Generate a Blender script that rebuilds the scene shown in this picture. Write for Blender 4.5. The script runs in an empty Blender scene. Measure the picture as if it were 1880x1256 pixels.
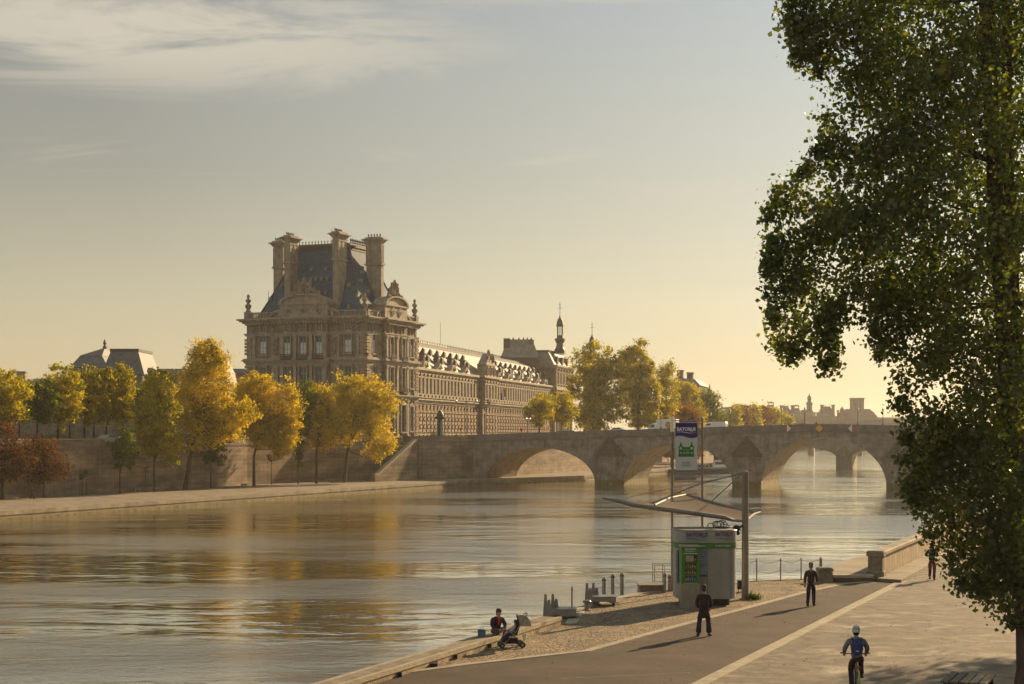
import bpy, bmesh, math, random
import numpy as np
from mathutils import Vector as V, Matrix

# ------------------------------------------------------------------ camera
SC = bpy.context.scene
F, HX, HY, E = 3000.0, 940.0, 795.0, 10.2        # focal (px of the 1880 px photo), horizon point, eye height above the water
R = math.radians
cam = bpy.data.cameras.new('camera'); cam_o = bpy.data.objects.new('camera', cam)
SC.collection.objects.link(cam_o); SC.camera = cam_o
cam.sensor_width = 36; cam.lens = 36*F/1880; cam.shift_y = (HY-628)/1880
cam.clip_start = 0.5; cam.clip_end = 20000
cam_o.location = (0, 0, E); cam_o.rotation_euler = (R(90), 0, 0)

# ------------------------------------------------------------------ sky, sun, exposure
SUN_EL, SUN_AZ = 20.0, 36.0
w = bpy.data.worlds.new('World'); SC.world = w; w.use_nodes = True
nt = w.node_tree; N = nt.nodes; L = nt.links
for n in list(N): N.remove(n)
SKY_P, SKY_K = 0.48, 2.95
def wn(t, **k):
    n = N.new(t)
    for a, b in k.items(): setattr(n, a, b)
    return n
def wmath(op, a, b=None, c=None, clamp=False):
    n = wn('ShaderNodeMath', operation=op, use_clamp=clamp)
    for i, x in enumerate((a, b, c)):
        if x is None: continue
        if isinstance(x, (int, float)): n.inputs[i].default_value = x
        else: L.new(x, n.inputs[i])
    return n.outputs[0]
sky = wn('ShaderNodeTexSky', sky_type='NISHITA', sun_disc=False, sun_elevation=R(SUN_EL), sun_rotation=R(SUN_AZ),
         altitude=30, air_density=1.1, dust_density=1.0, ozone_density=1.2)
geo = wn('ShaderNodeTexCoord'); sep = wn('ShaderNodeSeparateXYZ'); L.new(geo.outputs['Generated'], sep.inputs[0])
dx, dy, dz = sep.outputs
el = wmath('MULTIPLY', wmath('ARCSINE', dz), 57.2958)
az = wmath('MULTIPLY', wmath('ARCTAN2', dx, dy), 57.2958)
# warm grade of the low autumn sky: the Nishita brightness, compressed, carries colours that follow the elevation
bw = wn('ShaderNodeRGBToBW'); L.new(sky.outputs[0], bw.inputs[0])
_sd = (math.sin(R(SUN_AZ))*math.cos(R(SUN_EL)), math.cos(R(SUN_AZ))*math.cos(R(SUN_EL)), math.sin(R(SUN_EL)))
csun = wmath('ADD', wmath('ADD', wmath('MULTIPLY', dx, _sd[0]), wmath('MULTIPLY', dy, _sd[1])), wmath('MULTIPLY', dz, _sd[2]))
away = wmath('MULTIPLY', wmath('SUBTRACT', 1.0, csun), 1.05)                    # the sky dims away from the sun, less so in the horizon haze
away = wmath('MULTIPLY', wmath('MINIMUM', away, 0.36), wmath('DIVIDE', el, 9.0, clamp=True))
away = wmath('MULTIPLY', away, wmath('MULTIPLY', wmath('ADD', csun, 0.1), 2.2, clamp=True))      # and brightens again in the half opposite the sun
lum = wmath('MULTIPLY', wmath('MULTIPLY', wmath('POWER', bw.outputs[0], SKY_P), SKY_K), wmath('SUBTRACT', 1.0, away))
tint = wn('ShaderNodeValToRGB'); L.new(wmath('DIVIDE', el, 90.0, clamp=True), tint.inputs[0])
cr = tint.color_ramp; cr.elements[0].position = 0.0; cr.elements[0].color = (0.56, 0.46, 0.275, 1)
cr.elements[1].position = 1.0; cr.elements[1].color = (0.55, 0.72, 0.90, 1)
for d_, c_ in ((2,(0.57,0.48,0.295)), (4.4,(0.575,0.53,0.37)), (8.8,(0.525,0.53,0.455)), (14.8,(0.46,0.505,0.51)), (28,(0.50,0.52,0.475)), (50,(0.52,0.62,0.68))):
    e = cr.elements.new(d_/90); e.color = (*c_, 1)
mul = wn('ShaderNodeMix', data_type='RGBA', blend_type='MULTIPLY'); mul.inputs[0].default_value = 1.0
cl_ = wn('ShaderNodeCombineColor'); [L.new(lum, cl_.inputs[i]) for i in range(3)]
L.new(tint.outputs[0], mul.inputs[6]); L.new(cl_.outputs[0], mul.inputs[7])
# thin cirrus veils: noise on the sky plane, gathered in a few bands of the sky
zc = wmath('MAXIMUM', dz, 0.03)
comb = wn('ShaderNodeCombineXYZ'); L.new(wmath('DIVIDE', dx, zc), comb.inputs[0]); L.new(wmath('DIVIDE', dy, zc), comb.inputs[1])
mp = wn('ShaderNodeMapping'); L.new(comb.outputs[0], mp.inputs[0]); mp.inputs['Rotation'].default_value = (0, 0, R(12)); mp.inputs['Scale'].default_value = (0.5, 0.75, 1)
n1 = wn('ShaderNodeTexNoise'); n1.inputs['Scale'].default_value = 1.9; n1.inputs['Detail'].default_value = 9; n1.inputs['Roughness'].default_value = 0.62; n1.inputs['Distortion'].default_value = 0.9
L.new(mp.outputs[0], n1.inputs['Vector'])
def band(a0, aw, e0, ew, tilt=0.0):
    """soft elliptical bank of cloud around azimuth a0, elevation e0 (degrees)"""
    da = wmath('DIVIDE', wmath('SUBTRACT', az, a0), aw)
    ee = wmath('SUBTRACT', wmath('SUBTRACT', el, e0), wmath('MULTIPLY', wmath('SUBTRACT', az, a0), tilt))
    de = wmath('DIVIDE', ee, ew)
    r2 = wmath('ADD', wmath('MULTIPLY', da, da), wmath('MULTIPLY', de, de))
    return wmath('SUBTRACT', 1.0, r2, clamp=True)
bands = [(-13.5, 14.5, 13.6, 2.5, -0.02, 1.15), (1, 10, 15.3, 0.9, 0.03, 0.95), (-14, 6, 9.2, 0.9, -0.08, 0.42), (2.2, 2.6, 9.7, 0.45, 0.17, 0.55), (-4.3, 1.6, 9.6, 0.4, -0.05, 0.4), (-1, 13, 6.4, 0.5, -0.02, 0.40), (7, 8, 5.2, 0.5, 0.02, 0.4), (10, 9, 8.6, 1.1, 0.05, 0.4), (-40, 25, 17, 6, 0, 0.8), (40, 30, 20, 8, 0, 0.6)]
acc = None
for a0, aw, e0, ew, tl, st in bands:
    b = wmath('MULTIPLY', band(a0, aw, e0, ew, tl), st)
    acc = b if acc is None else wmath('MAXIMUM', acc, b)
cl = wmath('ADD', wmath('SUBTRACT', wmath('MULTIPLY', n1.outputs['Fac'], 1.9), 0.46), wmath('MULTIPLY', acc, 0.36))
mr = wn('ShaderNodeMapRange'); L.new(cl, mr.inputs[0]); mr.inputs[1].default_value = 0.55; mr.inputs[2].default_value = 0.88
mr.interpolation_type = 'SMOOTHSTEP'
cfac = wmath('MULTIPLY', mr.outputs[0], wmath('MULTIPLY', acc, 0.75, clamp=True), clamp=True)
cm = wn('ShaderNodeMix', data_type='RGBA'); L.new(cfac, cm.inputs[0]); L.new(mul.outputs[2], cm.inputs[6]); cm.inputs[7].default_value = (4.3, 3.95, 3.2, 1)
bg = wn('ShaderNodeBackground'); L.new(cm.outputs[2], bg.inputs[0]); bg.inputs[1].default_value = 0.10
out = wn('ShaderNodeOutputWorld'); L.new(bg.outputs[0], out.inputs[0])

sun = bpy.data.lights.new('sun', 'SUN'); sun.energy = 5.0; sun.angle = R(0.7); sun.color = (1.0, 0.72, 0.40)
sun_o = bpy.data.objects.new('sun', sun); SC.collection.objects.link(sun_o)
sd = V((math.sin(R(SUN_AZ))*math.cos(R(SUN_EL)), math.cos(R(SUN_AZ))*math.cos(R(SUN_EL)), math.sin(R(SUN_EL))))
sun_o.rotation_euler = (-sd).to_track_quat('-Z', 'Y').to_euler(); sun_o.location = (60, 60, 60)
SC.view_settings.view_transform = 'Standard'; SC.view_settings.look = 'None'; SC.view_settings.exposure = 0.66; SC.view_settings.gamma = 1.0
SC.cycles.use_denoising = True
SC.cycles.max_bounces = 8; SC.cycles.diffuse_bounces = 2; SC.cycles.glossy_bounces = 3; SC.cycles.transmission_bounces = 3; SC.cycles.volume_bounces = 0
SC.cycles.transparent_max_bounces = 4

# ------------------------------------------------------------------ helpers
COL = SC.collection
random.seed(7); RNG = np.random.default_rng(7)
def G(px, py, z=0.0):                                  # photo pixel on the level z -> point (used once, to survey the place)
    Y = (E-z)*F/(py-HY); return V(((px-HX)/F*Y, Y, z))
def P(px, py, Y):
    return V(((px-HX)/F*Y, Y, E-(py-HY)*Y/F))

class MB:
    """collects shapes, then links them as one mesh object"""
    def __init__(s): s.v = []; s.f = []; s.m = []; s.k = 0
    def add(s, vs, fs):
        o = len(s.v); s.v += [tuple(p) for p in vs]; s.f += [tuple(i+o for i in f) for f in fs]; s.m += [s.k]*len(fs); return s
    def box(s, x0, x1, y0, y1, z0, z1, t=0.0, ty=None):
        """box; t / ty pull the top in (taper) on x / y"""
        if ty is None: ty = t
        return s.add([(x0,y0,z0),(x1,y0,z0),(x1,y1,z0),(x0,y1,z0),(x0+t,y0+ty,z1),(x1-t,y0+ty,z1),(x1-t,y1-ty,z1),(x0+t,y1-ty,z1)],
                     [(0,3,2,1),(4,5,6,7),(0,1,5,4),(1,2,6,5),(2,3,7,6),(3,0,4,7)])
    def bbox(s, x0, x1, y0, y1, z0, z1, b=0.02):
        """box with bevelled vertical and top edges"""
        pts = lambda i: [(x0+b+i,y0+i),(x1-b-i,y0+i),(x1-i,y0+b+i),(x1-i,y1-b-i),(x1-b-i,y1-i),(x0+b+i,y1-i),(x0+i,y1-b-i),(x0+i,y0+b+i)]
        vs = [(x,y,z0) for x,y in pts(0)]+[(x,y,z1-b) for x,y in pts(0)]+[(x,y,z1) for x,y in pts(b)]
        fs = [tuple(reversed(range(8))), tuple(range(16,24))]
        for r in (0,8):
            for i in range(8): j=(i+1)%8; fs.append((r+i,r+j,r+8+j,r+8+i))
        return s.add(vs, fs)
    def prism(s, pts, z0, z1):
        n = len(pts)
        a = sum(pts[i][0]*pts[(i+1)%n][1]-pts[(i+1)%n][0]*pts[i][1] for i in range(n))
        if a < 0: pts = pts[::-1]
        fs = [tuple(reversed(range(n))), tuple(range(n, 2*n))]+[(i,(i+1)%n,n+(i+1)%n,n+i) for i in range(n)]
        return s.add([(x,y,z0) for x,y in pts]+[(x,y,z1) for x,y in pts], fs)
    def extrude(s, pts, f, d):
        """planar 3-D outline pts, mapped by f(a,b)->point, thickened by the vector d"""
        n = len(pts); q = [V(f(a,b)) for a,b in pts]; d = V(d)
        return s.add([tuple(p) for p in q]+[tuple(p+d) for p in q],
                     [tuple(range(n)), tuple(reversed(range(n,2*n)))]+[(i,n+i,n+(i+1)%n,(i+1)%n) for i in range(n)])
    def tube(s, pts, r, n=8, cap=True):
        pts = [V(p) for p in pts]; rs = r if isinstance(r, (list, tuple)) else [r]*len(pts)
        vs = []; fs = []; up = None
        for i, p in enumerate(pts):
            d = (pts[min(i+1, len(pts)-1)]-pts[max(i-1, 0)])
            if d.length < 1e-9: d = V((0,0,1))
            d.normalize()
            if up is None: up = V((1,0,0)) if abs(d.x) < 0.9 else V((0,1,0))
            a = (up-d*up.dot(d))
            if a.length < 1e-6: a = d.orthogonal()
            a.normalize(); up = a; b = d.cross(a)
            for k in range(n):
                t = 2*math.pi*k/n; vs.append(p+a*rs[i]*math.cos(t)+b*rs[i]*math.sin(t))
        for i in range(len(pts)-1):
            for k in range(n):
                j = (k+1)%n; fs.append((i*n+k, i*n+j, (i+1)*n+j, (i+1)*n+k))
        if cap: fs += [tuple(reversed(range(n))), tuple(range((len(pts)-1)*n, len(pts)*n))]
        return s.add(vs, fs)
    def lathe(s, prof, c=(0,0,0), n=12, sx=1, sy=1, rot=0):
        vs = []; fs = []; m = len(prof)
        for r, z in prof:
            for k in range(n):
                t = 2*math.pi*k/n+rot; vs.append((c[0]+r*sx*math.cos(t), c[1]+r*sy*math.sin(t), c[2]+z))
        for i in range(m-1):
            for k in range(n):
                j = (k+1)%n; fs.append((i*n+k, i*n+j, (i+1)*n+j, (i+1)*n+k))
        fs += [tuple(reversed(range(n))), tuple(range((m-1)*n, m*n))]
        return s.add(vs, fs)
    def blob(s, c, r, n=8, rz=0, seed=0, j=0.12):
        rr = random.Random(seed); rx, ry, rzz = r if isinstance(r, (tuple, list)) else (r,r,r)
        vs = []; fs = []; rings = max(4, n//2+1)
        vs.append((0,0,-rzz))
        for i in range(1, rings):
            ph = -math.pi/2+math.pi*i/rings
            for k in range(n):
                t = 2*math.pi*k/n; q = 1+rr.uniform(-j,j)
                vs.append((rx*math.cos(ph)*math.cos(t)*q, ry*math.cos(ph)*math.sin(t)*q, rzz*math.sin(ph)*q))
        vs.append((0,0,rzz)); top = len(vs)-1
        for k in range(n): fs.append((0, 1+(k+1)%n, 1+k))
        for i in range(rings-2):
            for k in range(n):
                a = 1+i*n; fs.append((a+k, a+(k+1)%n, a+n+(k+1)%n, a+n+k))
        a = 1+(rings-2)*n
        for k in range(n): fs.append((a+k, a+(k+1)%n, top))
        cs, sn = math.cos(rz), math.sin(rz)
        return s.add([(c[0]+x*cs-y*sn, c[1]+x*sn+y*cs, c[2]+z) for x,y,z in vs], fs)
    def mark(s): s.marks = getattr(s, 'marks', [])+[(len(s.v), len(s.f))]; return s
    def build_each(s, name, mat, parent=None, smooth=False):
        mk = s.marks+[(len(s.v), len(s.f))]; out = []
        for (v0, f0), (v1, f1) in zip(mk[:-1], mk[1:]):
            if v1 == v0: continue
            q = MB(); q.v = s.v[v0:v1]; q.f = [tuple(i-v0 for i in f) for f in s.f[f0:f1]]; q.m = [0]*len(q.f); out.append(q.build(name, mat, parent, smooth))
        return out
    def build(s, name, mat, parent=None, smooth=False):
        me = bpy.data.meshes.new(name); me.from_pydata(s.v, [], s.f)
        mats = mat if isinstance(mat, (list, tuple)) else [mat]
        for m in mats: me.materials.append(m)
        if len(mats) > 1: me.polygons.foreach_set('material_index', s.m)
        me.update()
        bm = bmesh.new(); bm.from_mesh(me)
        if len(bm.faces) < 60000: bmesh.ops.recalc_face_normals(bm, faces=bm.faces)
        bm.to_mesh(me); bm.free()
        if smooth:
            me.polygons.foreach_set('use_smooth', [True]*len(me.polygons))
            try: me.set_sharp_from_angle(angle=R(40))
            except Exception: pass
        o = bpy.data.objects.new(name, me); COL.objects.link(o)
        if parent is not None: o.parent = parent
        return o

def tag(o, label=None, cat=None, group=None, kind=None):
    if label: o['label'] = label
    if cat: o['category'] = cat
    if group: o['group'] = group
    if kind: o['kind'] = kind
    return o
def thing(name, label, cat, loc=(0,0,0), rz=0.0, group=None):
    o = bpy.data.objects.new(name, None); COL.objects.link(o); o.location = loc; o.rotation_euler = (0,0,rz); o.empty_display_size = 0.3
    return tag(o, label, cat, group)
def kids(o): return [c for c in bpy.data.objects if c.parent == o]
def copy_tree(o, parent=None, loc=None, rz=None, label=None, kmap=None, scale=None):
    c = o.copy(); COL.objects.link(c); c.parent = parent
    if loc is not None: c.location = loc
    if rz is not None: c.rotation_euler = (0,0,rz)
    if scale is not None: c.scale = scale if isinstance(scale,(tuple,list)) else (scale,)*3
    if label: c['label'] = label
    for ch in (kmap[o.name] if kmap and o.name in kmap else kids(o)): copy_tree(ch, c)
    return c
def inst(mesh_obj, name, parent, loc, rz=0.0, scale=(1,1,1)):
    """another part sharing mesh_obj's mesh"""
    c = bpy.data.objects.new(name, mesh_obj.data); COL.objects.link(c); c.parent = parent; c.location = loc; c.rotation_euler = (0,0,rz); c.scale = scale
    return c

# ------------------------------------------------------------------ materials
def mat(name, col, rough=0.7, metal=0.0, var=0.0, scale=1.0, var2=None, bump=0.0, bscale=None, spec=0.4, stretch=(1,1,1), streak=0.0,
        course=None, coat=0.0, detail=6, ramp=(0.32,0.68)):
    """Principled surface: colour broken up by noise, optional vertical streaks, masonry courses and bump"""
    m = bpy.data.materials.new(name); m.use_nodes = True; t = m.node_tree; n = t.nodes; l = t.links
    b = n['Principled BSDF']; b.inputs['Roughness'].default_value = rough; b.inputs['Metallic'].default_value = metal
    b.inputs['Specular IOR Level'].default_value = spec; b.inputs['Coat Weight'].default_value = coat
    tc = n.new('ShaderNodeTexCoord'); mpn = n.new('ShaderNodeMapping'); mpn.inputs['Scale'].default_value = stretch
    l.new(tc.outputs['Object'], mpn.inputs[0]); vec = mpn.outputs[0]
    c = None
    def rgb(x): return (x[0], x[1], x[2], 1)
    if var or var2:
        nz = n.new('ShaderNodeTexNoise'); nz.inputs['Scale'].default_value = scale; nz.inputs['Detail'].default_value = detail; nz.inputs['Roughness'].default_value = 0.6; l.new(vec, nz.inputs['Vector'])
        rp = n.new('ShaderNodeValToRGB'); rp.color_ramp.elements[0].position = ramp[0]; rp.color_ramp.elements[1].position = ramp[1]
        c2 = var2 if var2 else tuple(x*(1-var) for x in col)
        rp.color_ramp.elements[0].color = rgb(c2); rp.color_ramp.elements[1].color = rgb(tuple(min(1, x*(1+var*0.6)) for x in col))
        l.new(nz.outputs['Fac'], rp.inputs[0]); c = rp.outputs[0]
    bumps = []
    if streak:
        ms = n.new('ShaderNodeMapping'); ms.inputs['Scale'].default_value = (1.1, 1.1, 0.09); l.new(tc.outputs['Object'], ms.inputs[0])
        ns = n.new('ShaderNodeTexNoise'); ns.inputs['Scale'].default_value = 1.6; ns.inputs['Detail'].default_value = 5; l.new(ms.outputs[0], ns.inputs['Vector'])
        rs = n.new('ShaderNodeValToRGB'); rs.color_ramp.elements[0].position = 0.38; rs.color_ramp.elements[1].position = 0.56
        rs.color_ramp.elements[0].color = (1-streak,)*3+(1,); rs.color_ramp.elements[1].color = (1,1,1,1); l.new(ns.outputs['Fac'], rs.inputs[0])
        mx = n.new('ShaderNodeMix'); mx.data_type = 'RGBA'; mx.blend_type = 'MULTIPLY'; mx.inputs[0].default_value = 1
        if c: l.new(c, mx.inputs[6])
        else: mx.inputs[6].default_value = rgb(col)
        l.new(rs.outputs[0], mx.inputs[7]); c = mx.outputs[2]
    if course:
        # masonry: courses by height, joints along the dominant horizontal direction
        bw, bh, dark = course
        sp = n.new('ShaderNodeSeparateXYZ'); l.new(tc.outputs['Object'], sp.inputs[0])
        sm = n.new('ShaderNodeMath'); sm.operation = 'ADD'; l.new(sp.outputs[0], sm.inputs[0]); l.new(sp.outputs[1], sm.inputs[1])
        cb = n.new('ShaderNodeCombineXYZ'); l.new(sm.outputs[0], cb.inputs[0]); l.new(sp.outputs[2], cb.inputs[1])
        br = n.new('ShaderNodeTexBrick'); br.inputs['Scale'].default_value = 1; br.inputs['Brick Width'].default_value = bw; br.inputs['Row Height'].default_value = bh
        br.inputs['Mortar Size'].default_value = 0.05*bh; br.inputs['Color1'].default_value = (1,1,1,1); br.inputs['Color2'].default_value = (0.8,0.78,0.75,1); br.inputs['Mortar'].default_value = (1-dark,)*3+(1,)
        l.new(cb.outputs[0], br.inputs['Vector'])
        mx = n.new('ShaderNodeMix'); mx.data_type = 'RGBA'; mx.blend_type = 'MULTIPLY'; mx.inputs[0].default_value = 1
        if c: l.new(c, mx.inputs[6])
        else: mx.inputs[6].default_value = rgb(col)
        l.new(br.outputs['Color'], mx.inputs[7]); c = mx.outputs[2]
    if c: l.new(c, b.inputs['Base Color'])
    else: b.inputs['Base Color'].default_value = rgb(col)
    if bump:
        nb = n.new('ShaderNodeTexNoise'); nb.inputs['Scale'].default_value = bscale or scale*4; nb.inputs['Detail'].default_value = 5; l.new(vec, nb.inputs['Vector'])
        bp = n.new('ShaderNodeBump'); bp.inputs['Strength'].default_value = min(1, bump); bp.inputs['Distance'].default_value = 0.05*max(1, bump); l.new(nb.outputs['Fac'], bp.inputs['Height']); l.new(bp.outputs[0], b.inputs['Normal'])
    return m
def leafmat(name, cols, tr=0.5, tcol=None, scale=0.35, gloss=0.0):
    """foliage: colour differs leaf by leaf and clump by clump, light passes through"""
    m = bpy.data.materials.new(name); m.use_nodes = True; t = m.node_tree; n = t.nodes; l = t.links
    for x in list(n): n.remove(x)
    g = n.new('ShaderNodeNewGeometry'); tc = n.new('ShaderNodeTexCoord')
    nz = n.new('ShaderNodeTexNoise'); nz.inputs['Scale'].default_value = scale; nz.inputs['Detail'].default_value = 2; l.new(tc.outputs['Object'], nz.inputs['Vector'])
    a = n.new('ShaderNodeMath'); a.operation = 'MULTIPLY_ADD'; l.new(g.outputs['Random Per Island'], a.inputs[0]); a.inputs[1].default_value = 0.5
    s = n.new('ShaderNodeMath'); s.operation = 'MULTIPLY_ADD'; l.new(nz.outputs['Fac'], s.inputs[0]); s.inputs[1].default_value = 1.9; s.inputs[2].default_value = -0.68
    l.new(s.outputs[0], a.inputs[2])
    rp = n.new('ShaderNodeValToRGB'); l.new(a.outputs[0], rp.inputs[0])
    els = rp.color_ramp.elements
    els[0].position = 0; els[0].color = (*cols[0], 1); els[1].position = 1; els[1].color = (*cols[-1], 1)
    for i, c in enumerate(cols[1:-1]): e = els.new((i+1)/(len(cols)-1)); e.color = (*c, 1)
    d = n.new('ShaderNodeBsdfDiffuse'); tl = n.new('ShaderNodeBsdfTranslucent'); l.new(rp.outputs[0], d.inputs[0])
    mm = n.new('ShaderNodeMix'); mm.data_type = 'RGBA'; mm.blend_type = 'MULTIPLY'; mm.inputs[0].default_value = 1; l.new(rp.outputs[0], mm.inputs[6]); mm.inputs[7].default_value = (*(tcol or (1.25,1.15,0.5)), 1); l.new(mm.outputs[2], tl.inputs[0])
    mx = n.new('ShaderNodeMixShader'); mx.inputs[0].default_value = tr; l.new(d.outputs[0], mx.inputs[1]); l.new(tl.outputs[0], mx.inputs[2]); last = mx.outputs[0]
    if gloss:
        gl = n.new('ShaderNodeBsdfGlossy'); gl.inputs[0].default_value = (1,1,1,1); gl.inputs['Roughness'].default_value = 0.35
        m2 = n.new('ShaderNodeMixShader'); m2.inputs[0].default_value = gloss; l.new(last, m2.inputs[1]); l.new(gl.outputs[0], m2.inputs[2]); last = m2.outputs[0]
    o = n.new('ShaderNodeOutputMaterial'); l.new(last, o.inputs[0]); return m

M = {}
M['stone_pal'] = mat('palace_stone', (0.29,0.235,0.175), 0.85, var=0.35, scale=0.55, bump=0.6, bscale=3, streak=0.25, course=(1.6,0.55,0.25))
M['stone_trim'] = mat('palace_trim', (0.375,0.31,0.235), 0.8, var=0.3, scale=0.9, bump=0.5, bscale=4, streak=0.2)
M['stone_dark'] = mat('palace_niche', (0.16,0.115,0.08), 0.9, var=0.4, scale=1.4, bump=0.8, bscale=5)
M['sculpt'] = mat('sculpture_stone', (0.30,0.235,0.165), 0.85, var=0.5, scale=1.6, bump=1, bscale=5)
M['rustic'] = mat('rusticated_stone', (0.36,0.25,0.165), 0.85, var=0.35, scale=1.2, bump=0.8, bscale=4)
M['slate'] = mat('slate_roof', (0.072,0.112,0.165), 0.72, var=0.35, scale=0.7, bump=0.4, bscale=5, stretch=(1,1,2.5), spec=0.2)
M['slate_lit'] = mat('slate_sunlit', (0.28,0.25,0.205), 0.62, var=0.3, scale=0.9, bump=0.3, bscale=4, spec=0.35)  # lit copy of the slate, warm sunlight mixed into its base colour
M['zinc'] = mat('weathered_zinc', (0.15,0.15,0.15), 0.6, var=0.3, scale=0.8, spec=0.35)
M['lead'] = mat('lead_work', (0.07,0.065,0.06), 0.6, var=0.3, scale=2)
M['darkmetal'] = mat('dark_metal', (0.022,0.022,0.024), 0.5, spec=0.4)
M['glass'] = mat('window_glass', (0.045,0.055,0.065), 0.18, spec=0.6)
M['blind'] = mat('window_blind', (0.62,0.66,0.70), 0.35, var=0.2, scale=1.0)
M['frame'] = mat('window_frame', (0.30,0.27,0.22), 0.6)
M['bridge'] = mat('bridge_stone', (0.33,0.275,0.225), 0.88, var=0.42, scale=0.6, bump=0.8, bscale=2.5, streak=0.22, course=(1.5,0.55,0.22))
M['bridge_cap'] = mat('bridge_parapet_stone', (0.23,0.19,0.165), 0.88, var=0.3, scale=0.8, bump=0.6, bscale=3, course=(2.4,2.0,0.12))
M['cap_tiles'] = mat('cutwater_cap_stone', (0.165,0.135,0.115), 0.9, var=0.3, scale=1.2, bump=0.6, course=(0.8,0.28,0.5))
M['algae'] = mat('algae_stone', (0.19,0.15,0.055), 0.8, var=0.6, scale=1.2, bump=1)
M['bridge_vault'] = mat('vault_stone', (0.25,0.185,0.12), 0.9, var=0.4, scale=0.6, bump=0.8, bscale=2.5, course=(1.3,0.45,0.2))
M['quaywall'] = mat('quay_wall_stone', (0.42,0.32,0.215), 0.9, var=0.0, var2=(0.20,0.148,0.10), scale=0.35, stretch=(0.4,0.4,1.5), bump=0.4, bscale=2.2, streak=0.15, course=(2.2,0.75,0.42), detail=10, ramp=(0.40,0.62))
M['quaytop'] = mat('quay_paving', (0.27,0.215,0.145), 0.85, var=0.4, scale=0.5, bump=0.8, bscale=3)
M['bark'] = mat('bark', (0.075,0.055,0.04), 0.95, var=0.5, scale=3, bump=1.5, bscale=9, stretch=(1,1,0.25))
M['trunk_near'] = mat('near_bark', (0.085,0.055,0.045), 0.95, var=0.6, scale=4, bump=2.5, bscale=10, stretch=(1,1,0.2))
M['asphalt'] = mat('asphalt', (0.078,0.050,0.030), 0.85, var=0.42, scale=0.55, bump=0.7, bscale=45, detail=12, spec=0.35)
M['kerb'] = mat('kerb_stone', (0.40,0.33,0.23), 0.8, var=0.25, scale=2, bump=0.6, bscale=20)
M['ledge'] = mat('ledge_stone', (0.27,0.215,0.155), 0.85, var=0.45, scale=2.2, bump=1, bscale=18)
M['concrete'] = mat('concrete_wall', (0.42,0.32,0.20), 0.8, var=0.3, scale=1.0, bump=0.5, bscale=12, streak=0.35)
M['galv'] = mat('galvanised_steel', (0.26,0.235,0.215), 0.45, metal=0.6, var=0.2, scale=3)
M['white'] = mat('white_paint', (0.72,0.72,0.70), 0.35, spec=0.5, coat=0.2)
M['tyre'] = mat('tyre_rubber', (0.02,0.02,0.02), 0.8)
M['black'] = mat('black_plastic', (0.015,0.015,0.015), 0.5)
# ------------------------------------------------------------------ water, land, quays
def water_mat():
    m = bpy.data.materials.new('river_water'); m.use_nodes = True; t = m.node_tree; n = t.nodes; l = t.links
    b = n['Principled BSDF']; b.inputs['Base Color'].default_value = (0.065, 0.065, 0.036, 1); b.inputs['Roughness'].default_value = 0.05; b.inputs['IOR'].default_value = 1.6
    b.inputs['Specular IOR Level'].default_value = 0.75
    tc = n.new('ShaderNodeTexCoord')
    def noise(sc, st, det, rot=20, dist=0.0, rough=0.5):
        mp = n.new('ShaderNodeMapping'); mp.inputs['Rotation'].default_value = (0,0,R(rot)); mp.inputs['Scale'].default_value = (st[0], st[1], 1); l.new(tc.outputs['Object'], mp.inputs[0])
        z = n.new('ShaderNodeTexNoise'); z.inputs['Scale'].default_value = sc; z.inputs['Detail'].default_value = det; z.inputs['Distortion'].default_value = dist; z.inputs['Roughness'].default_value = rough
        l.new(mp.outputs[0], z.inputs['Vector']); return z.outputs['Fac']
    def ma(op, a, b_, clamp=False):
        x = n.new('ShaderNodeMath'); x.operation = op; x.use_clamp = clamp
        for i, q in enumerate((a, b_)):
            if isinstance(q, (int, float)): x.inputs[i].default_value = q
            else: l.new(q, x.inputs[i])
        return x.outputs[0]
    patch = noise(0.022, (0.7, 1.7), 4, 8)                       # calm and ruffled areas
    pr = n.new('ShaderNodeMapRange'); l.new(patch, pr.inputs[0]); pr.inputs[1].default_value = 0.44; pr.inputs[2].default_value = 0.58; pr.inputs[3].default_value = 0.03; pr.inputs[4].default_value = 1.0
    big = ma('MULTIPLY', noise(0.16, (0.6, 1.2), 2, 6, 0.6), 0.46)
    mid = ma('MULTIPLY', noise(0.8, (0.75, 1.15), 3, -12, 0.5), 0.115)
    small = ma('MULTIPLY', ma('MULTIPLY', noise(3.0, (0.85, 1.05), 4, 14, 0.1, 0.6), 0.15), pr.outputs[0])
    h = ma('ADD', ma('ADD', big, mid), small)
    bp = n.new('ShaderNodeBump'); bp.inputs['Strength'].default_value = 1.0; bp.inputs['Distance'].default_value = WATER_D; l.new(h, bp.inputs['Height']); l.new(bp.outputs[0], b.inputs['Normal'])
    gl = n.new('ShaderNodeBsdfGlossy'); gl.inputs['Roughness'].default_value = 0.05; gl.inputs[0].default_value = (0.97,0.95,0.86,1); l.new(bp.outputs[0], gl.inputs['Normal'])
    fr = n.new('ShaderNodeFresnel'); fr.inputs['IOR'].default_value = 1.5; l.new(bp.outputs[0], fr.inputs['Normal'])
    fm = n.new('ShaderNodeMapRange'); l.new(fr.outputs[0], fm.inputs[0]); fm.inputs[1].default_value = 0.02; fm.inputs[2].default_value = 0.62; fm.inputs[3].default_value = 0.12; fm.inputs[4].default_value = 0.97
    ms = n.new('ShaderNodeMixShader'); l.new(fm.outputs[0], ms.inputs[0]); l.new(b.outputs[0], ms.inputs[1]); l.new(gl.outputs[0], ms.inputs[2])
    l.new(ms.outputs[0], n['Material Output'].inputs[0])
    return m
WATER_D = 0.42
M['water'] = water_mat()
wm = MB(); wm.add([(-2500,-90,0),(2500,-90,0),(2500,1200,0),(-2500,1200,0)], [(0,1,2,3)])
tag(wm.build('river_water', M['water']), kind='structure')
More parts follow.
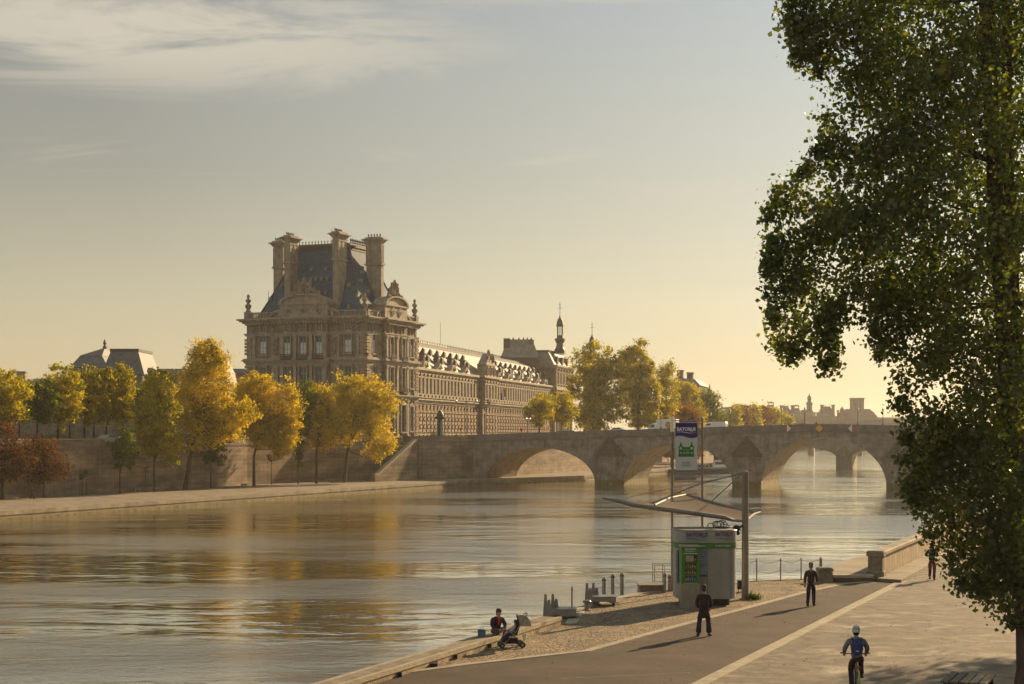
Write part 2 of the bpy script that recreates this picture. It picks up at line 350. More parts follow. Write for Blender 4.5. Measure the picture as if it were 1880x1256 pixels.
def struct(mb, name, m, **k): return tag(mb.build(name, m, **k), kind='structure')

# cobbles of the near quay
def cobble_mat():
    m = mat('cobbles', (0.33,0.235,0.135), 0.85, var=0.35, scale=0.8)
    t = m.node_tree; n = t.nodes; l = t.links; b = n['Principled BSDF']
    tc = n.new('ShaderNodeTexCoord'); mp = n.new('ShaderNodeMapping'); mp.inputs['Rotation'].default_value = (0,0,R(22)); l.new(tc.outputs['Object'], mp.inputs[0])
    vo = n.new('ShaderNodeTexVoronoi'); vo.inputs['Scale'].default_value = 5.0; vo.inputs['Randomness'].default_value = 0.75; l.new(mp.outputs[0], vo.inputs['Vector'])
    ve = n.new('ShaderNodeTexVoronoi'); ve.feature = 'DISTANCE_TO_EDGE'; ve.inputs['Scale'].default_value = 5.0; ve.inputs['Randomness'].default_value = 0.75; l.new(mp.outputs[0], ve.inputs['Vector'])
    er = n.new('ShaderNodeMapRange'); l.new(ve.outputs['Distance'], er.inputs[0]); er.inputs[1].default_value = 0.0; er.inputs[2].default_value = 0.14
    sc = n.new('ShaderNodeSeparateColor'); l.new(vo.outputs['Color'], sc.inputs[0])
    cm_ = n.new('ShaderNodeMath'); cm_.operation = 'MULTIPLY_ADD'; l.new(sc.outputs[0], cm_.inputs[0]); cm_.inputs[1].default_value = 0.5; cm_.inputs[2].default_value = 0.62
    c2 = n.new('ShaderNodeMath'); c2.operation = 'MULTIPLY'; l.new(cm_.outputs[0], c2.inputs[0])
    e2 = n.new('ShaderNodeMath'); e2.operation = 'MULTIPLY_ADD'; l.new(er.outputs[0], e2.inputs[0]); e2.inputs[1].default_value = 0.5; e2.inputs[2].default_value = 0.5; l.new(e2.outputs[0], c2.inputs[1])
    mx = n.new('ShaderNodeMix'); mx.data_type = 'RGBA'; mx.blend_type = 'MULTIPLY'; mx.inputs[0].default_value = 1
    src = b.inputs['Base Color'].links[0].from_socket; l.new(src, mx.inputs[6]); l.new(c2.outputs[0], mx.inputs[7]); l.new(mx.outputs[2], b.inputs['Base Color'])
    bp = n.new('ShaderNodeBump'); bp.inputs['Strength'].default_value = 1; bp.inputs['Distance'].default_value = 0.05; l.new(er.outputs[0], bp.inputs['Height']); l.new(bp.outputs[0], b.inputs['Normal'])
    return m
M['cobble'] = cobble_mat()
def promenade_mat():
    m = mat('promenade_concrete', (0.19,0.145,0.095), 0.8, var=0.0, var2=(0.105,0.08,0.054), scale=2.0, stretch=(0.85,1.0,1), detail=14, bump=0.5, bscale=30, ramp=(0.40,0.60))
    t = m.node_tree; n = t.nodes; l = t.links; b = n['Principled BSDF']
    src = b.inputs['Base Color'].links[0].from_socket
    tc = n.new('ShaderNodeTexCoord'); mp = n.new('ShaderNodeMapping'); mp.inputs['Scale'].default_value = (0.8,1.0,1); mp.inputs['Rotation'].default_value = (0,0,R(-6)); l.new(tc.outputs['Object'], mp.inputs[0])
    nz = n.new('ShaderNodeTexNoise'); nz.inputs['Scale'].default_value = 0.55; nz.inputs['Detail'].default_value = 14; nz.inputs['Roughness'].default_value = 0.66; nz.inputs['Distortion'].default_value = 1.2; l.new(mp.outputs[0], nz.inputs['Vector'])
    rp = n.new('ShaderNodeValToRGB'); rp.color_ramp.elements[0].position = 0.53; rp.color_ramp.elements[1].position = 0.72; l.new(nz.outputs['Fac'], rp.inputs[0])
    mx = n.new('ShaderNodeMix'); mx.data_type = 'RGBA'; l.new(rp.outputs[0], mx.inputs[0]); l.new(src, mx.inputs[6]); mx.inputs[7].default_value = (0.43,0.36,0.26,1); l.new(mx.outputs[2], b.inputs['Base Color'])
    return m
M['prom'] = promenade_mat()
QZ = 3.3
near_q = [(-54,-80),(-5.3,43.1),(-0.81,54.3),(1.0,59.2),(2.5,64.5),(5.26,70.2),(11.0,76.2),(14.4,77.6),(16.0,81.8),(19.3,89),(96,280),(104,300),(235,900),(1500,900),(1500,-80)]
struct(MB().prism(near_q, -1, QZ), 'near_quay', M['cobble'])
kA = [(684,1256),(710,1242),(860,1222),(1000,1206),(1083,1197),(1260,1148),(1360,1122),(1482,1089),(1554,1073),(1600,1069)]
kAw = [G(x,y,QZ) for x,y in kA]
kAw = [V((kAw[0].x-5.0, kAw[0].y-10, QZ)), V((kAw[0].x-0.75, kAw[0].y-2, QZ))]+kAw
kB0, kB1 = G(1272,1256,QZ), G(1650,1067,QZ); kd = (kB1-kB0).normalized()
kBn = V((kd.y,-kd.x,0)); k_start = kB0-kd*60; k_end = kB1+kd*0
asph = [(p.x,p.y) for p in kAw]+[(kB1.x-0.0,kB1.y)]+[(k_start.x,k_start.y),(kAw[0].x-9,kAw[0].y-30)]
struct(MB().prism(asph, QZ-0.05, QZ+0.012), 'asphalt_path', M['asphalt'])
def strip(pts, wd, z0, z1, side=1):
    mb = MB(); n = len(pts); off = []
    for i, p in enumerate(pts):
        d = (V(pts[min(i+1,n-1)])-V(pts[max(i-1,0)])); d.z = 0; d.normalize(); off.append((p[0]-d.y*wd*side, p[1]+d.x*wd*side))
    for i in range(n-1):
        mb.prism([(pts[i][0],pts[i][1]),(pts[i+1][0],pts[i+1][1]),off[i+1],off[i]], z0, z1)
    return mb
struct(strip(kAw, 0.30, QZ-0.05, QZ+0.03), 'kerb_cobble_edge', M['kerb'])
kbl = [tuple(k_start+kd*s) for s in range(0, int((kB1-k_start).length), 2)]+[tuple(kB1)]
struct(strip(kbl, 0.42, QZ-0.05, QZ+0.035, side=-1), 'kerb_promenade_edge', M['kerb'])
pr0 = k_start+kBn*0.42; pr1 = kB1+kBn*0.42
far_end = pr1+kd*120
struct(MB().prism([(pr0.x,pr0.y),(pr1.x,pr1.y),(far_end.x,far_end.y),(far_end.x+40,far_end.y-14),(pr0.x+75,pr0.y-20)], QZ-0.05, QZ+0.008), 'promenade', M['prom'])
# a thin paint-like seam across the asphalt
pa, pb = G(1030,1247,QZ), G(1268,1236,QZ)
struct(strip([tuple(pa), tuple(pb)], 0.03, QZ+0.010, QZ+0.0165), 'joint_line', M['kerb'])

# left bank
WP = [(-135,50),(-70.9,226.2),(-58.5,260),(-47.0,290),(-38.5,306),(-29.5,315.5),(-21.8,327.0)]
left_q = [(-150,-30),(-59.9,191),(-7.5,322),(15.5,352),(33,397),(44.7,425),(111,711),(150,900),(120,902),(80,711),(10,420),(-20,352),(-42,322),(-50,300),(-78,230),(-160,-20)]
struct(MB().prism(left_q, -1, 1.0), 'lower_quay', M['quaytop'])
edge = MB()
lq = left_q[:8]
def offp(pts, wd):
    n = len(pts); o = []
    for i, p in enumerate(pts):
        a = V((*pts[max(i-1,0)],0)); b = V((*pts[min(i+1,n-1)],0)); d = (b-a).normalized(); o.append((p[0]-d.y*wd, p[1]+d.x*wd))
    return o
oi, oo = offp(lq, 0.9), offp(lq, -0.12); oo2 = offp(lq, -0.5); oo1 = offp(lq, -0.35)
for i in range(len(lq)-1): edge.prism([oo[i], oo[i+1], oi[i+1], oi[i]], 0.55, 1.05)
struct(edge, 'lower_quay_coping', M['quaytop'])
foot = MB()
for i in range(len(lq)-1): foot.prism([oo2[i], oo2[i+1], lq[i+1], lq[i]], -1, 0.22)
struct(foot, 'lower_quay_footing', M['algae'])
ab = [(-21.8,327.0),(-18.7,321.0),(-7.8,334.3),(-2.1,349.8),(9.6,377),(26,420),(90,711),(128,902)]
left_land = [(-1500,50)]+[(x-0.6,y+0.3) for x,y in WP]+[(x-0.6,y+0.3) for x,y in ab[1:]]+[(-1500,902)]
struct(MB().prism(left_land, -1, 8.4), 'upper_street', mat('street_ground', (0.10,0.085,0.07), 0.9, var=0.3, scale=0.3))
struct(MB().prism([(-3000,1000),(3000,1000),(3000,5000),(-3000,5000)], -1, 7.5), 'far_ground', mat('far_ground', (0.12,0.11,0.08), 0.9, var=0.3, scale=0.05))

def wall_line(mb, pts, th, z0, z1, z1b=None):
    for i in range(len(pts)-1):
        a, b = V((*pts[i][:2],0)), V((*pts[i+1][:2],0)); d = (b-a).normalized(); nrm = V((-d.y,d.x,0))*th
        mb.prism([(a.x,a.y),(b.x,b.y),(b.x+nrm.x,b.y+nrm.y),(a.x+nrm.x,a.y+nrm.y)], z0, z1)
qw = thing('quay_wall', 'long stained masonry embankment wall behind the yellow trees on the far quay', 'wall', (-28.5,309.5,1.0))
def rel(pts, o): return [(p[0]-o[0], p[1]-o[1]) for p in pts]
o_ = (-28.5,309.5)
m1 = MB(); wall_line(m1, rel(WP, o_), 1.0, 0, 7.0); m1.build('wall', M['quaywall'], qw)
def cope(pts, z, out=0.12, th=0.7, h=0.28):
    mb = MB()
    for i in range(len(pts)-1):
        a, b = V((*pts[i][:2],0)), V((*pts[i+1][:2],0)); d = (b-a).normalized(); nn = V((-d.y,d.x,0))
        a2, b2 = a-nn*out, b-nn*out
        mb.prism([(a2.x,a2.y),(b2.x,b2.y),(b2.x+nn.x*th,b2.y+nn.y*th),(a2.x+nn.x*th,a2.y+nn.y*th)], z, z+h)
    return mb
pl = rel(WP, o_)
cope(pl, 7.0).build('string_course', M['bridge_cap'], qw)
pp = MB(); wall_line(pp, pl, 0.45, 7.28, 8.2); pp.build('parapet', M['quaywall'], qw)
cope(pl, 8.2, 0.08, 0.6, 0.16).build('coping', M['kerb'], qw)

# abutment wall with the stair and its iron rungs
aw = thing('abutment_wall', 'stone bastion wall between the quay stair and the old bridge', 'wall', (-18.7,321.0,1.0))
o_ = (-18.7,321.0)
pa_ = rel([(-21.6,322.6),(-18.7,321.0),(-7.8,334.3)], o_)
m1 = MB(); wall_line(m1, pa_, 1.6, 0, 7.15); m1.build('wall', M['quaywall'], aw)
cope(pa_, 7.15, 0.14, 0.8).build('string_course', M['bridge_cap'], aw)
m1 = MB(); wall_line(m1, pa_, 0.5, 7.43, 8.6); m1.build('parapet', M['quaywall'], aw)
d_ = (V((-7.8,334.3,0))-V((-18.7,321.0,0))).normalized(); nn_ = V((d_.y,-d_.x,0))
g = MB(); g.box(-0.25,0.2,-0.12,0.1,0,7.1)
gr = g.build('rung_channel', M['stone_dark'], aw); gr.location = d_*0.35+nn_*0.02; gr.rotation_euler = (0,0,math.atan2(d_.y,d_.x))
for i in range(14):
    r = MB(); a = d_*0.55+nn_*0.14+V((0,0,0.6+i*0.46)); b = a+d_*1.0; r.tube([a, b], 0.045, 6); r.build('rung', M['darkmetal'], aw)
# lit wall beyond the bridge
bw = thing('embankment_wall', 'sunlit embankment wall seen through the first bridge arch', 'wall', (-2.1,349.8,1.0))
o_ = (-2.1,349.8); m1 = MB(); pw = rel([(-2.1,349.8),(9.6,377),(26,420),(90,711),(128,902)], o_)
wall_line(m1, pw, 1.0, 0, 8.3); m1.build('wall', M['quaywall'], bw)
cope(pw, 7.0, 0.1, 0.3).build('string_course', M['bridge_cap'], bw)

# quay stair
st = thing('quay_stair', 'stone stair climbing beside the embankment wall to the street', 'stair', (-25.7,308.0,1.0), math.atan2(13.0,7.0))
Ls = 14.76; W_ = 2.7
fl = MB(); fl.extrude([(0,0),(Ls,0),(Ls,7.6),(Ls-0.3,7.6),(1.0,1.25),(0,1.25)], lambda a,b: (a,0,b), (0,0.5,0)); fl.build('flank_wall', M['quaywall'], st)
cp = MB(); cp.extrude([(-0.1,1.25),(1.0,1.25),(Ls-0.3,7.6),(Ls,7.6),(Ls,8.0),(Ls-0.5,8.0),(0.9,1.62),(-0.1,1.62)], lambda a,b: (a,-0.08,b), (0,0.8,0)); cp.build('coping', M['kerb'], st)
sm = MB(); nst = 40
for i in range(nst):
    x0 = 0.8+i*(Ls-0.8)/nst; sm.box(x0, Ls, 0.5, W_, i*7.2/nst, (i+1)*7.2/nst)
sm.build('steps', M['quaytop'], st)
pb_ = MB(); pb_.bbox(-0.45,0.0,-0.15,0.65,0,1.5,0.05); pb_.build('end_pier', M['quaytop'], st)

# ------------------------------------------------------------------ bridges
def make_bridge(name, label, origin, ang, arches, ztop, x0, x1, width, par_h, mats, cut, cap_on=True, cut_len=4.0, cut_z=5.6, cap_z=9.5, algae=True, wallname='spandrel_wall'):
    o = thing(name, label, 'bridge', (*origin,0), ang)
    mw, mv, mc, mcap = mats
    def under(x):
        for a,b,cz,sz in arches:
            if a < x < b:
                u = (x-(a+b)/2)/((b-a)/2); return sz+(cz-sz)*math.sqrt(max(0,1-u*u))
        return None
    xs = [x0]
    for a,b,cz,sz in arches:
        for k in range(33): xs.append((a+b)/2-(b-a)/2*math.cos(math.pi*k/32))
    xs.append(x1); xs = sorted(set(round(x,4) for x in xs))
    body = MB(); eps = 1e-4
    def seg(xa, xb, za, zb, back):
        ta, tb = ztop(xa)-par_h, ztop(xb)-par_h
        for y, flip in ((0,0),(width,1)): body.add([(xa,y,za),(xb,y,zb),(xb,y,tb),(xa,y,ta)], [(0,1,2,3) if not flip else (3,2,1,0)])
        body.add([(xa,0,ta),(xb,0,tb),(xb,width,tb),(xa,width,ta)], [(0,1,2,3)])
    vaults = []
    for xa, xb in zip(xs[:-1], xs[1:]):
        mid = under((xa+xb)/2)
        if mid is None:
            seg(xa, xb, -1, -1, 0)
        else:
            arc = [q for q in arches if q[0]-1e-3 <= xa and xb <= q[1]+1e-3][0]
            za = under(xa) if under(xa) is not None else arc[3]; zb = under(xb) if under(xb) is not None else arc[3]
            seg(xa, xb, za, zb, 0)
    body.build(wallname, mw, o)
    for a,b,cz,sz in arches:
        v = MB(); q = [((a+b)/2-(b-a)/2*math.cos(math.pi*k/32)) for k in range(33)]
        zz = [sz+(cz-sz)*math.sqrt(max(0,1-((x-(a+b)/2)/((b-a)/2))**2)) for x in q]
        q = [a]+q+[b]; zz = [-1]+zz+[-1]
        for k in range(len(q)-1): v.add([(q[k],0,zz[k]),(q[k+1],0,zz[k+1]),(q[k+1],width,zz[k+1]),(q[k],width,zz[k])], [(0,1,2,3)])
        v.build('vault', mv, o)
        # arch ring standing slightly proud
        rg = MB(); prev = None
        for k in range(1, len(q)-1):
            x, z = q[k], zz[k]; u = (x-(a+b)/2)/((b-a)/2); nx, nz = u/(b-a)*2, math.sqrt(max(0,1-u*u))/max(0.5,(cz-sz)); ln = math.hypot(nx,nz); nx/=ln; nz/=ln
            cur = ((x,z),(x+nx*0.62,z+nz*0.62))
            if prev:
                (ax,az),(bx,bz) = prev; (cx,cz_),(dx_,dz_) = cur
                rg.add([(ax,-0.03,az),(cx,-0.03,cz_),(dx_,-0.03,dz_),(bx,-0.03,bz),(ax,0.2,az),(cx,0.2,cz_),(dx_,0.2,dz_),(bx,0.2,bz)], [(0,1,2,3),(3,2,6,7),(0,4,5,1)])
            prev = cur
        rg.build('arch_ring', mw, o)
    n = 40
    for y0, y1, nm in ((-0.12,0.4,'parapet'),(width-0.4,width+0.12,'parapet')):
        p = MB()
        for i in range(n):
            xa, xb = x0+(x1-x0)*i/n, x0+(x1-x0)*(i+1)/n; ta, tb = ztop(xa), ztop(xb)
            p.add([(xa,y0,ta-par_h),(xb,y0,tb-par_h),(xb,y1,tb-par_h),(xa,y1,ta-par_h),(xa,y0,ta),(xb,y0,tb),(xb,y1,tb),(xa,y1,ta)], [(4,5,6,7),(0,1,5,4),(2,3,7,6)])
        p.build(nm, mc, o)
    s = MB()
    for i in range(n):
        xa, xb = x0+(x1-x0)*i/n, x0+(x1-x0)*(i+1)/n; ta, tb = ztop(xa)-par_h, ztop(xb)-par_h
        s.add([(xa,-0.34,ta-0.05),(xb,-0.34,tb-0.05),(xb,-0.002,tb-0.05),(xa,-0.002,ta-0.05),(xa,-0.34,ta+0.2),(xb,-0.34,tb+0.2),(xb,-0.1,tb+0.2),(xa,-0.1,ta+0.2)], [(0,3,2,1),(4,5,6,7),(0,1,5,4)])
        s.add([(xa,-0.18,ta-0.35),(xb,-0.18,tb-0.35),(xb,-0.004,tb-0.35),(xa,-0.004,ta-0.35),(xa,-0.18,ta-0.05),(xb,-0.18,tb-0.05),(xb,-0.004,tb-0.05),(xa,-0.004,ta-0.05)], [(0,3,2,1),(0,1,5,4)])
    s.build('cornice', mc, o)
    for (xc, wd) in cut:
        c = MB(); h = wd/2-0.05; zt = cut_z
        c.prism([(xc-h,0.3),(xc-h,-0.01),(xc-h*0.62,-cut_len*0.52),(xc,-cut_len),(xc+h*0.62,-cut_len*0.52),(xc+h,-0.01),(xc+h,0.3)], 0.9 if algae else -1, zt); c.build('cutwater', mw, o)
        if algae:
            c = MB(); h2 = h+0.12; cl = cut_len+0.15; c.prism([(xc-h2,16.0),(xc-h2,-0.01),(xc-h2*0.62,-cl*0.52),(xc,-cl),(xc+h2*0.62,-cl*0.52),(xc+h2,-0.01),(xc+h2,16.0)], -1, 0.95); c.build('footing', M['algae'], o)
        if cap_on:
            c = MB(); h3 = h+0.38; cl = cut_len+0.3; base = [(xc-h3,-0.03),(xc-h3*0.62,-cl*0.52),(xc,-cl),(xc+h3*0.62,-cl*0.52),(xc+h3,-0.03)]
            c.prism(base, zt, zt+0.3)
            lay = 9                                            # stepped courses of the stone cap
            for k in range(lay):
                t0 = k/lay; sc = (1-t0)**1.0; sc2 = sc*0.93
                c.prism([(xc+(x-xc)*sc*0.97, -0.03+(y+0.03)*sc*0.97) for x,y in base], zt+0.3+(cap_z-zt-0.3)*t0, zt+0.3+(cap_z-zt-0.3)*(t0+1/lay)-0.001)
            c.build('cutwater_cap', mcap, o)
    return o
BA = R(-21.6); BO = (47.5, 312.0)
def zt(x):
    d = abs(x-11.85); return 11.98-0.030*math.sqrt(d*d+9)+0.02 if True else 0
br = make_bridge('old_stone_bridge', 'old five arched stone bridge across the river with pointed cutwaters', BO, BA,
    [(-56.8,-33.4,7.2,0.2),(-27.5,-5.5,8.0,0),(0,23.7,9.4,0),(29.2,51.2,8.0,0),(57.1,80.5,7.2,0)], zt, -61.2, 96, 16.9, 1.2,
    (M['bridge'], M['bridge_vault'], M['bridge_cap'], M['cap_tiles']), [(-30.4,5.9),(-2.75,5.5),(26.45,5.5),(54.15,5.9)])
cur = MB()
for i in range(12): cur.box(-15+i*1.0, -14.7+i*1.0, 0,0.1,0,0.1)
M['far_stone'] = mat('far_bridge_stone', (0.30,0.25,0.19), 0.9, var=0.25, scale=0.4, streak=0.2)
def zc_(x): return 9.6
make_bridge('low_arched_bridge', 'low wide arched stone bridge seen through the main arch of the old bridge', (96.2,474.0), R(-17),
    [(-110,-76,6.4,3.4),(-72,-38,6.4,3.4),(-34+0.0,-2.2,6.4,3.2),(2.2,36,6.4,3.2),(40,74,6.4,3.4)], zc_, -116, 140, 18, 1.0,
    (M['far_stone'], M['far_stone'], M['far_stone'], M['far_stone']), [(-36,4),(0,4.4),(38,4)], cut_len=3.5, cut_z=3.6, cap_z=6.5, algae=False)
fb = thing('footbridge', 'thin iron footbridge far behind under the arches', 'bridge', (140,765,0), R(-13))
m1 = MB(); m1.box(-60,140,0,9,7.0,7.5); m1.build('deck', M['darkmetal'], fb)
for i in range(-2,6):
    m1 = MB(); m1.box(i*22-1.5,i*22+1.5,-1,10,-1,4.2,0.3); m1.build('pier', M['far_stone'], fb)
    m1 = MB(); m1.tube([(i*22+1+20*k/8, 0.5, 4.2+2.6*math.sin(math.pi*k/8)) for k in range(9)], 0.25, 5); m1.build('arch', M['darkmetal'], fb)

def on_bridge(px, y=0.0):
    """distance along the old bridge of photo column px, for a line y metres behind its face"""
    k = (px-HX)/F; return ((k*(312+0.93*y))-(47.5+0.368*y))/(0.93+0.368*k)
def bridge_pt(t, y, z): return V((47.5+0.93*t+0.368*y, 312-0.368*t+0.93*y, z))
# navigation boards
M['sred'] = mat('sign_red', (0.55,0.06,0.04), 0.5); M['swhite'] = mat('sign_white', (0.75,0.73,0.70), 0.5); M['syellow'] = mat('sign_yellow', (0.75,0.36,0.02), 0.5)
for px, kind, lb in ((1446,'rw','red and white diamond board at the left side of the main arch'),(1505,'y','yellow diamond board over the crown of the main arch'),(1565,'wr','white and red diamond board at the right side of the main arch')):
    s = thing('navigation_board', lb, 'sign', bridge_pt(on_bridge(px), -0.4, 11.05), BA, 'navigation boards on the old bridge')
    h = 0.72
    l_, r_ = ('sred','swhite') if kind == 'rw' else (('swhite','sred') if kind == 'wr' else ('syellow','syellow'))
    if kind == 'y':
        m1 = MB(); m1.extrude([(-h,0),(0,-h),(h,0),(0,h)], lambda a,b: (a,-0.03,b), (0,0.06,0)); m1.build('board', M['syellow'], s)
    else:
        m1 = MB(); m1.extrude([(-h,0),(0,-h),(0,h)], lambda a,b: (a,-0.03,b), (0,0.06,0)); m1.build('left_half', M[l_], s)
        m1 = MB(); m1.extrude([(0,-h),(h,0),(0,h)], lambda a,b: (a,-0.03,b), (0,0.06,0)); m1.build('right_half', M[r_], s)
    m1 = MB(); m1.tube([(0,0.06,-0.3),(0,0.06,0.3)], 0.05, 6); m1.build('bracket', M['darkmetal'], s)
# bridge lamps
lamp = thing('bridge_lamp', 'x', 'street lamp', (0,0,0), 0, 'lamps along the old bridge')
m1 = MB(); m1.lathe([(0.14,0),(0.14,0.25),(0.07,0.35),(0.055,1.2),(0.05,2.35),(0.09,2.4),(0.05,2.45)], n=8); m1.build('post', M['darkmetal'], lamp, smooth=True)
M['lampglass'] = mat('lamp_glass', (0.75,0.68,0.5), 0.3)
m1 = MB(); m1.lathe([(0.12,2.45),(0.20,2.85)], n=6); m1.build('lantern', M['lampglass'], lamp)
m1 = MB(); m1.lathe([(0.24,2.85),(0.20,2.95),(0.06,3.1),(0.02,3.25)], n=6); m1.build('lantern_cap', M['darkmetal'], lamp)
lk = {'bridge_lamp': kids(lamp)}
ll = [(1213.5,0.2,'in front of the white lorry'),(1340.5,0.2,'right of the white van, the yellow trees behind it'),(1305,16.5,'on the rear parapet behind the white van'),(1435,0.2,'just left of the red and white board'),(1477.5,0.2,'between the red board and the yellow diamond board'),(1575,0.2,'just right of the white and red board'),(1621,0.2,'nearest to the big tree')]
for i, (px, y, lb) in enumerate(ll):
    t = on_bridge(px, y); loc = bridge_pt(t, y, zt(t)); lbl = 'bridge lamp '+lb
    if i == 0: lamp.location = loc; lamp['label'] = lbl
    else: copy_tree(lamp, loc=loc, label=lbl, kmap=lk)

# haze
hz = MB(); hz.box(-2600,2600,-95,5100,-2,92)
ho = tag(hz.build('haze', bpy.data.materials.new('haze_air')), kind='stuff'); hm = ho.data.materials[0]; hm.use_nodes = True
t_ = hm.node_tree; [t_.nodes.remove(x) for x in list(t_.nodes)]
pv = t_.nodes.new('ShaderNodeVolumePrincipled'); pv.inputs['Color'].default_value = (0.95,0.89,0.80,1); pv.inputs['Density'].default_value = 0.00013; pv.inputs['Anisotropy'].default_value = 0.35
mo = t_.nodes.new('ShaderNodeOutputMaterial'); t_.links.new(pv.outputs[0], mo.inputs['Volume'])
# ------------------------------------------------------------------ palace: corner pavilion
PW, PD = 28.5, 25.0
pav = thing('palace_pavilion', 'tall palace pavilion with steep slate roof and four big chimneys at the river corner', 'building', (-30.4,340.0,8.4), BA)
H1, H2, H3, H4 = 9.4, 16.9, 22.6, 25.7          # ground floor, first floor, second floor, main cornice
w_ = MB(); w_.box(-PW,0,0,PD,-0.4,H4); w_.build('wall', M['stone_pal'], pav)
w_ = MB(); w_.box(-19.8,-8.6,-0.9,-0.01,-0.4,H4-0.2); w_.box(0.01,0.9,7.0,18.2,-0.4,H4-0.2); w_.build('central_bay', M['stone_pal'], pav)
def ring(mb, x0, x1, y0, y1, z, h, out, inn=0.0):
    """moulding all round, made of four bars butted at the corners"""
    mb.box(x0-out, x1+out, y0-out, y0+inn, z, z+h); mb.box(x0-out, x1+out, y1-inn, y1+out, z, z+h)
    mb.box(x0-out, x0+inn, y0+inn, y1-inn, z, z+h); mb.box(x1-inn, x1+out, y0+inn, y1-inn, z, z+h)
def cornice(z, hs, outs, name):
    mb = MB(); zz = z
    for h, o in zip(hs, outs):
        ring(mb, -PW, 0, 0, PD, zz, h, o)
        mb.box(-19.8-o, -8.6+o, -0.9-o, -o-0.001, zz+0.004, zz+h-0.004); mb.box(o+0.001, 0.9+o, 7.0-o, 18.2+o, zz+0.004, zz+h-0.004)
        zz += h
    mb.build(name, M['stone_trim'], pav)
cornice(H1-0.5, (0.45,0.35,0.3), (0.25,0.55,0.9), 'lower_cornice'); cornice(H2-0.7, (0.5,0.4,0.3,0.3), (0.2,0.5,0.85,0.6), 'middle_cornice')
cornice(H3-0.1, (0.3,0.25), (0.3,0.45), 'string_course'); cornice(H4-0.9, (0.35,0.35,0.3,0.35), (0.3,0.7,1.2,1.6), 'main_cornice')
cornice(0.0, (0.9,), (0.25,), 'plinth')
dn = MB(); dn.mark()
for i in range(38): x = -PW+0.3+i*0.75; dn.box(x, x+0.4, -1.0 if not -19.9 < x < -8.5 else -1.95, -0.31 if not -19.9 < x < -8.5 else -1.21, H4-0.88, H4-0.56)
dn.mark()
for i in range(33): y = 0.3+i*0.75; dn.box(0.31 if not 6.9 < y < 18.3 else 1.21, 1.0 if not 6.9 < y < 18.3 else 1.95, y, y+0.4, H4-0.88, H4-0.56)
dn.build_each('dentil_row', M['stone_trim'], pav)
# faces of the pavilion: map (a along, z up, d outwards) to local coordinates
def face_w(a, z, d): return (a, -d, z)
def face_r(a, z, d): return (d, a, z)
def fbox(mb, fm, a0, a1, z0, z1, d0, d1):
    p = [fm(a0,z0,d0), fm(a1,z1,d1)]; mb.box(min(p[0][0],p[1][0]), max(p[0][0],p[1][0]), min(p[0][1],p[1][1]), max(p[0][1],p[1][1]), z0, z1)
def window(par, fm, ac, z0, w, h, d, arch=False, style=0, pane='glass', depth=0.32):
    """window = frame (part) with pane and sash (sub-parts); surround stands proud so the pane sits in a recess"""
    f = MB(); fr = 0.22
    fbox(f, fm, ac-w/2-fr, ac-w/2, z0, z0+h, d, d+depth); fbox(f, fm, ac+w/2, ac+w/2+fr, z0, z0+h, d, d+depth)
    fbox(f, fm, ac-w/2-fr-0.1, ac+w/2+fr+0.1, z0+h, z0+h+0.3, d, d+depth+0.12); fbox(f, fm, ac-w/2-fr-0.1, ac+w/2+fr+0.1, z0-0.25, z0, d, d+depth+0.15)
    if style == 1:
        f.extrude([(ac-w/2-0.4,z0+h+0.32),(ac+w/2+0.4,z0+h+0.32),(ac,z0+h+1.0)], lambda a,b: fm(a,b,d+0.05), V(fm(0,0,depth))-V(fm(0,0,0)))
    fo = f.build('window', M['stone_trim'], par)
    p = MB(); fbox(p, fm, ac-w/2, ac+w/2, z0, z0+h, d+0.01, d+0.05); p.build('pane', M['glass'], fo)
    if pane == 'blind': p = MB(); fbox(p, fm, ac-w/2+0.12, ac+w/2-0.12, z0+0.25, z0+h*0.68, d+0.0505, d+0.0515); p.build('curtain', M['blind'], fo)
    s = MB()
    for t in (-0.5+0.04, 0, 0.5-0.04): fbox(s, fm, ac+t*w-0.05, ac+t*w+0.05, z0+0.02, z0+h-0.02, d+0.052, d+0.11)
    for t in (0.02, 0.36, 0.68, 0.97): fbox(s, fm, ac-w/2+0.1, ac+w/2-0.1, z0+t*h, z0+t*h+0.08, d+0.055, d+0.10)
    s.build('sash', M['frame'], fo); return fo
def pilaster(mb, fm, ac, z0, z1, w, d, dd=0.3):
    mb.mark()
    fbox(mb, fm, ac-w/2-0.12, ac+w/2+0.12, z0, z0+0.5, d, d+dd+0.1); fbox(mb, fm, ac-w/2, ac+w/2, z0+0.5, z1-0.6, d, d+dd)
    fbox(mb, fm, ac-w/2-0.08, ac+w/2+0.08, z1-0.6, z1-0.3, d, d+dd+0.1); fbox(mb, fm, ac-w/2-0.2, ac+w/2+0.2, z1-0.3, z1-0.01, d, d+dd+0.2)
def relief(mb, fm, ac, z0, z1, w, d, seed):
    """carved trophy panel: frame and a heap of rounded shapes"""
    rr = random.Random(seed)
    for a0, a1, b0, b1 in ((ac-w/2, ac+w/2, z0, z0+0.15), (ac-w/2, ac+w/2, z1-0.15, z1), (ac-w/2, ac-w/2+0.15, z0+0.15, z1-0.15), (ac+w/2-0.15, ac+w/2, z0+0.15, z1-0.15)): fbox(mb, fm, a0, a1, b0, b1, d, d+0.14)
    for i in range(16):
        a = ac+rr.uniform(-w*0.28, w*0.28); z = z0+0.4+(z1-z0-0.8)*i/15; r = rr.uniform(0.14,0.36)
        mb.blob(fm(a, z, d+0.06), (r, r, r*rr.uniform(0.7,1.5)), 6, seed=seed*31+i)
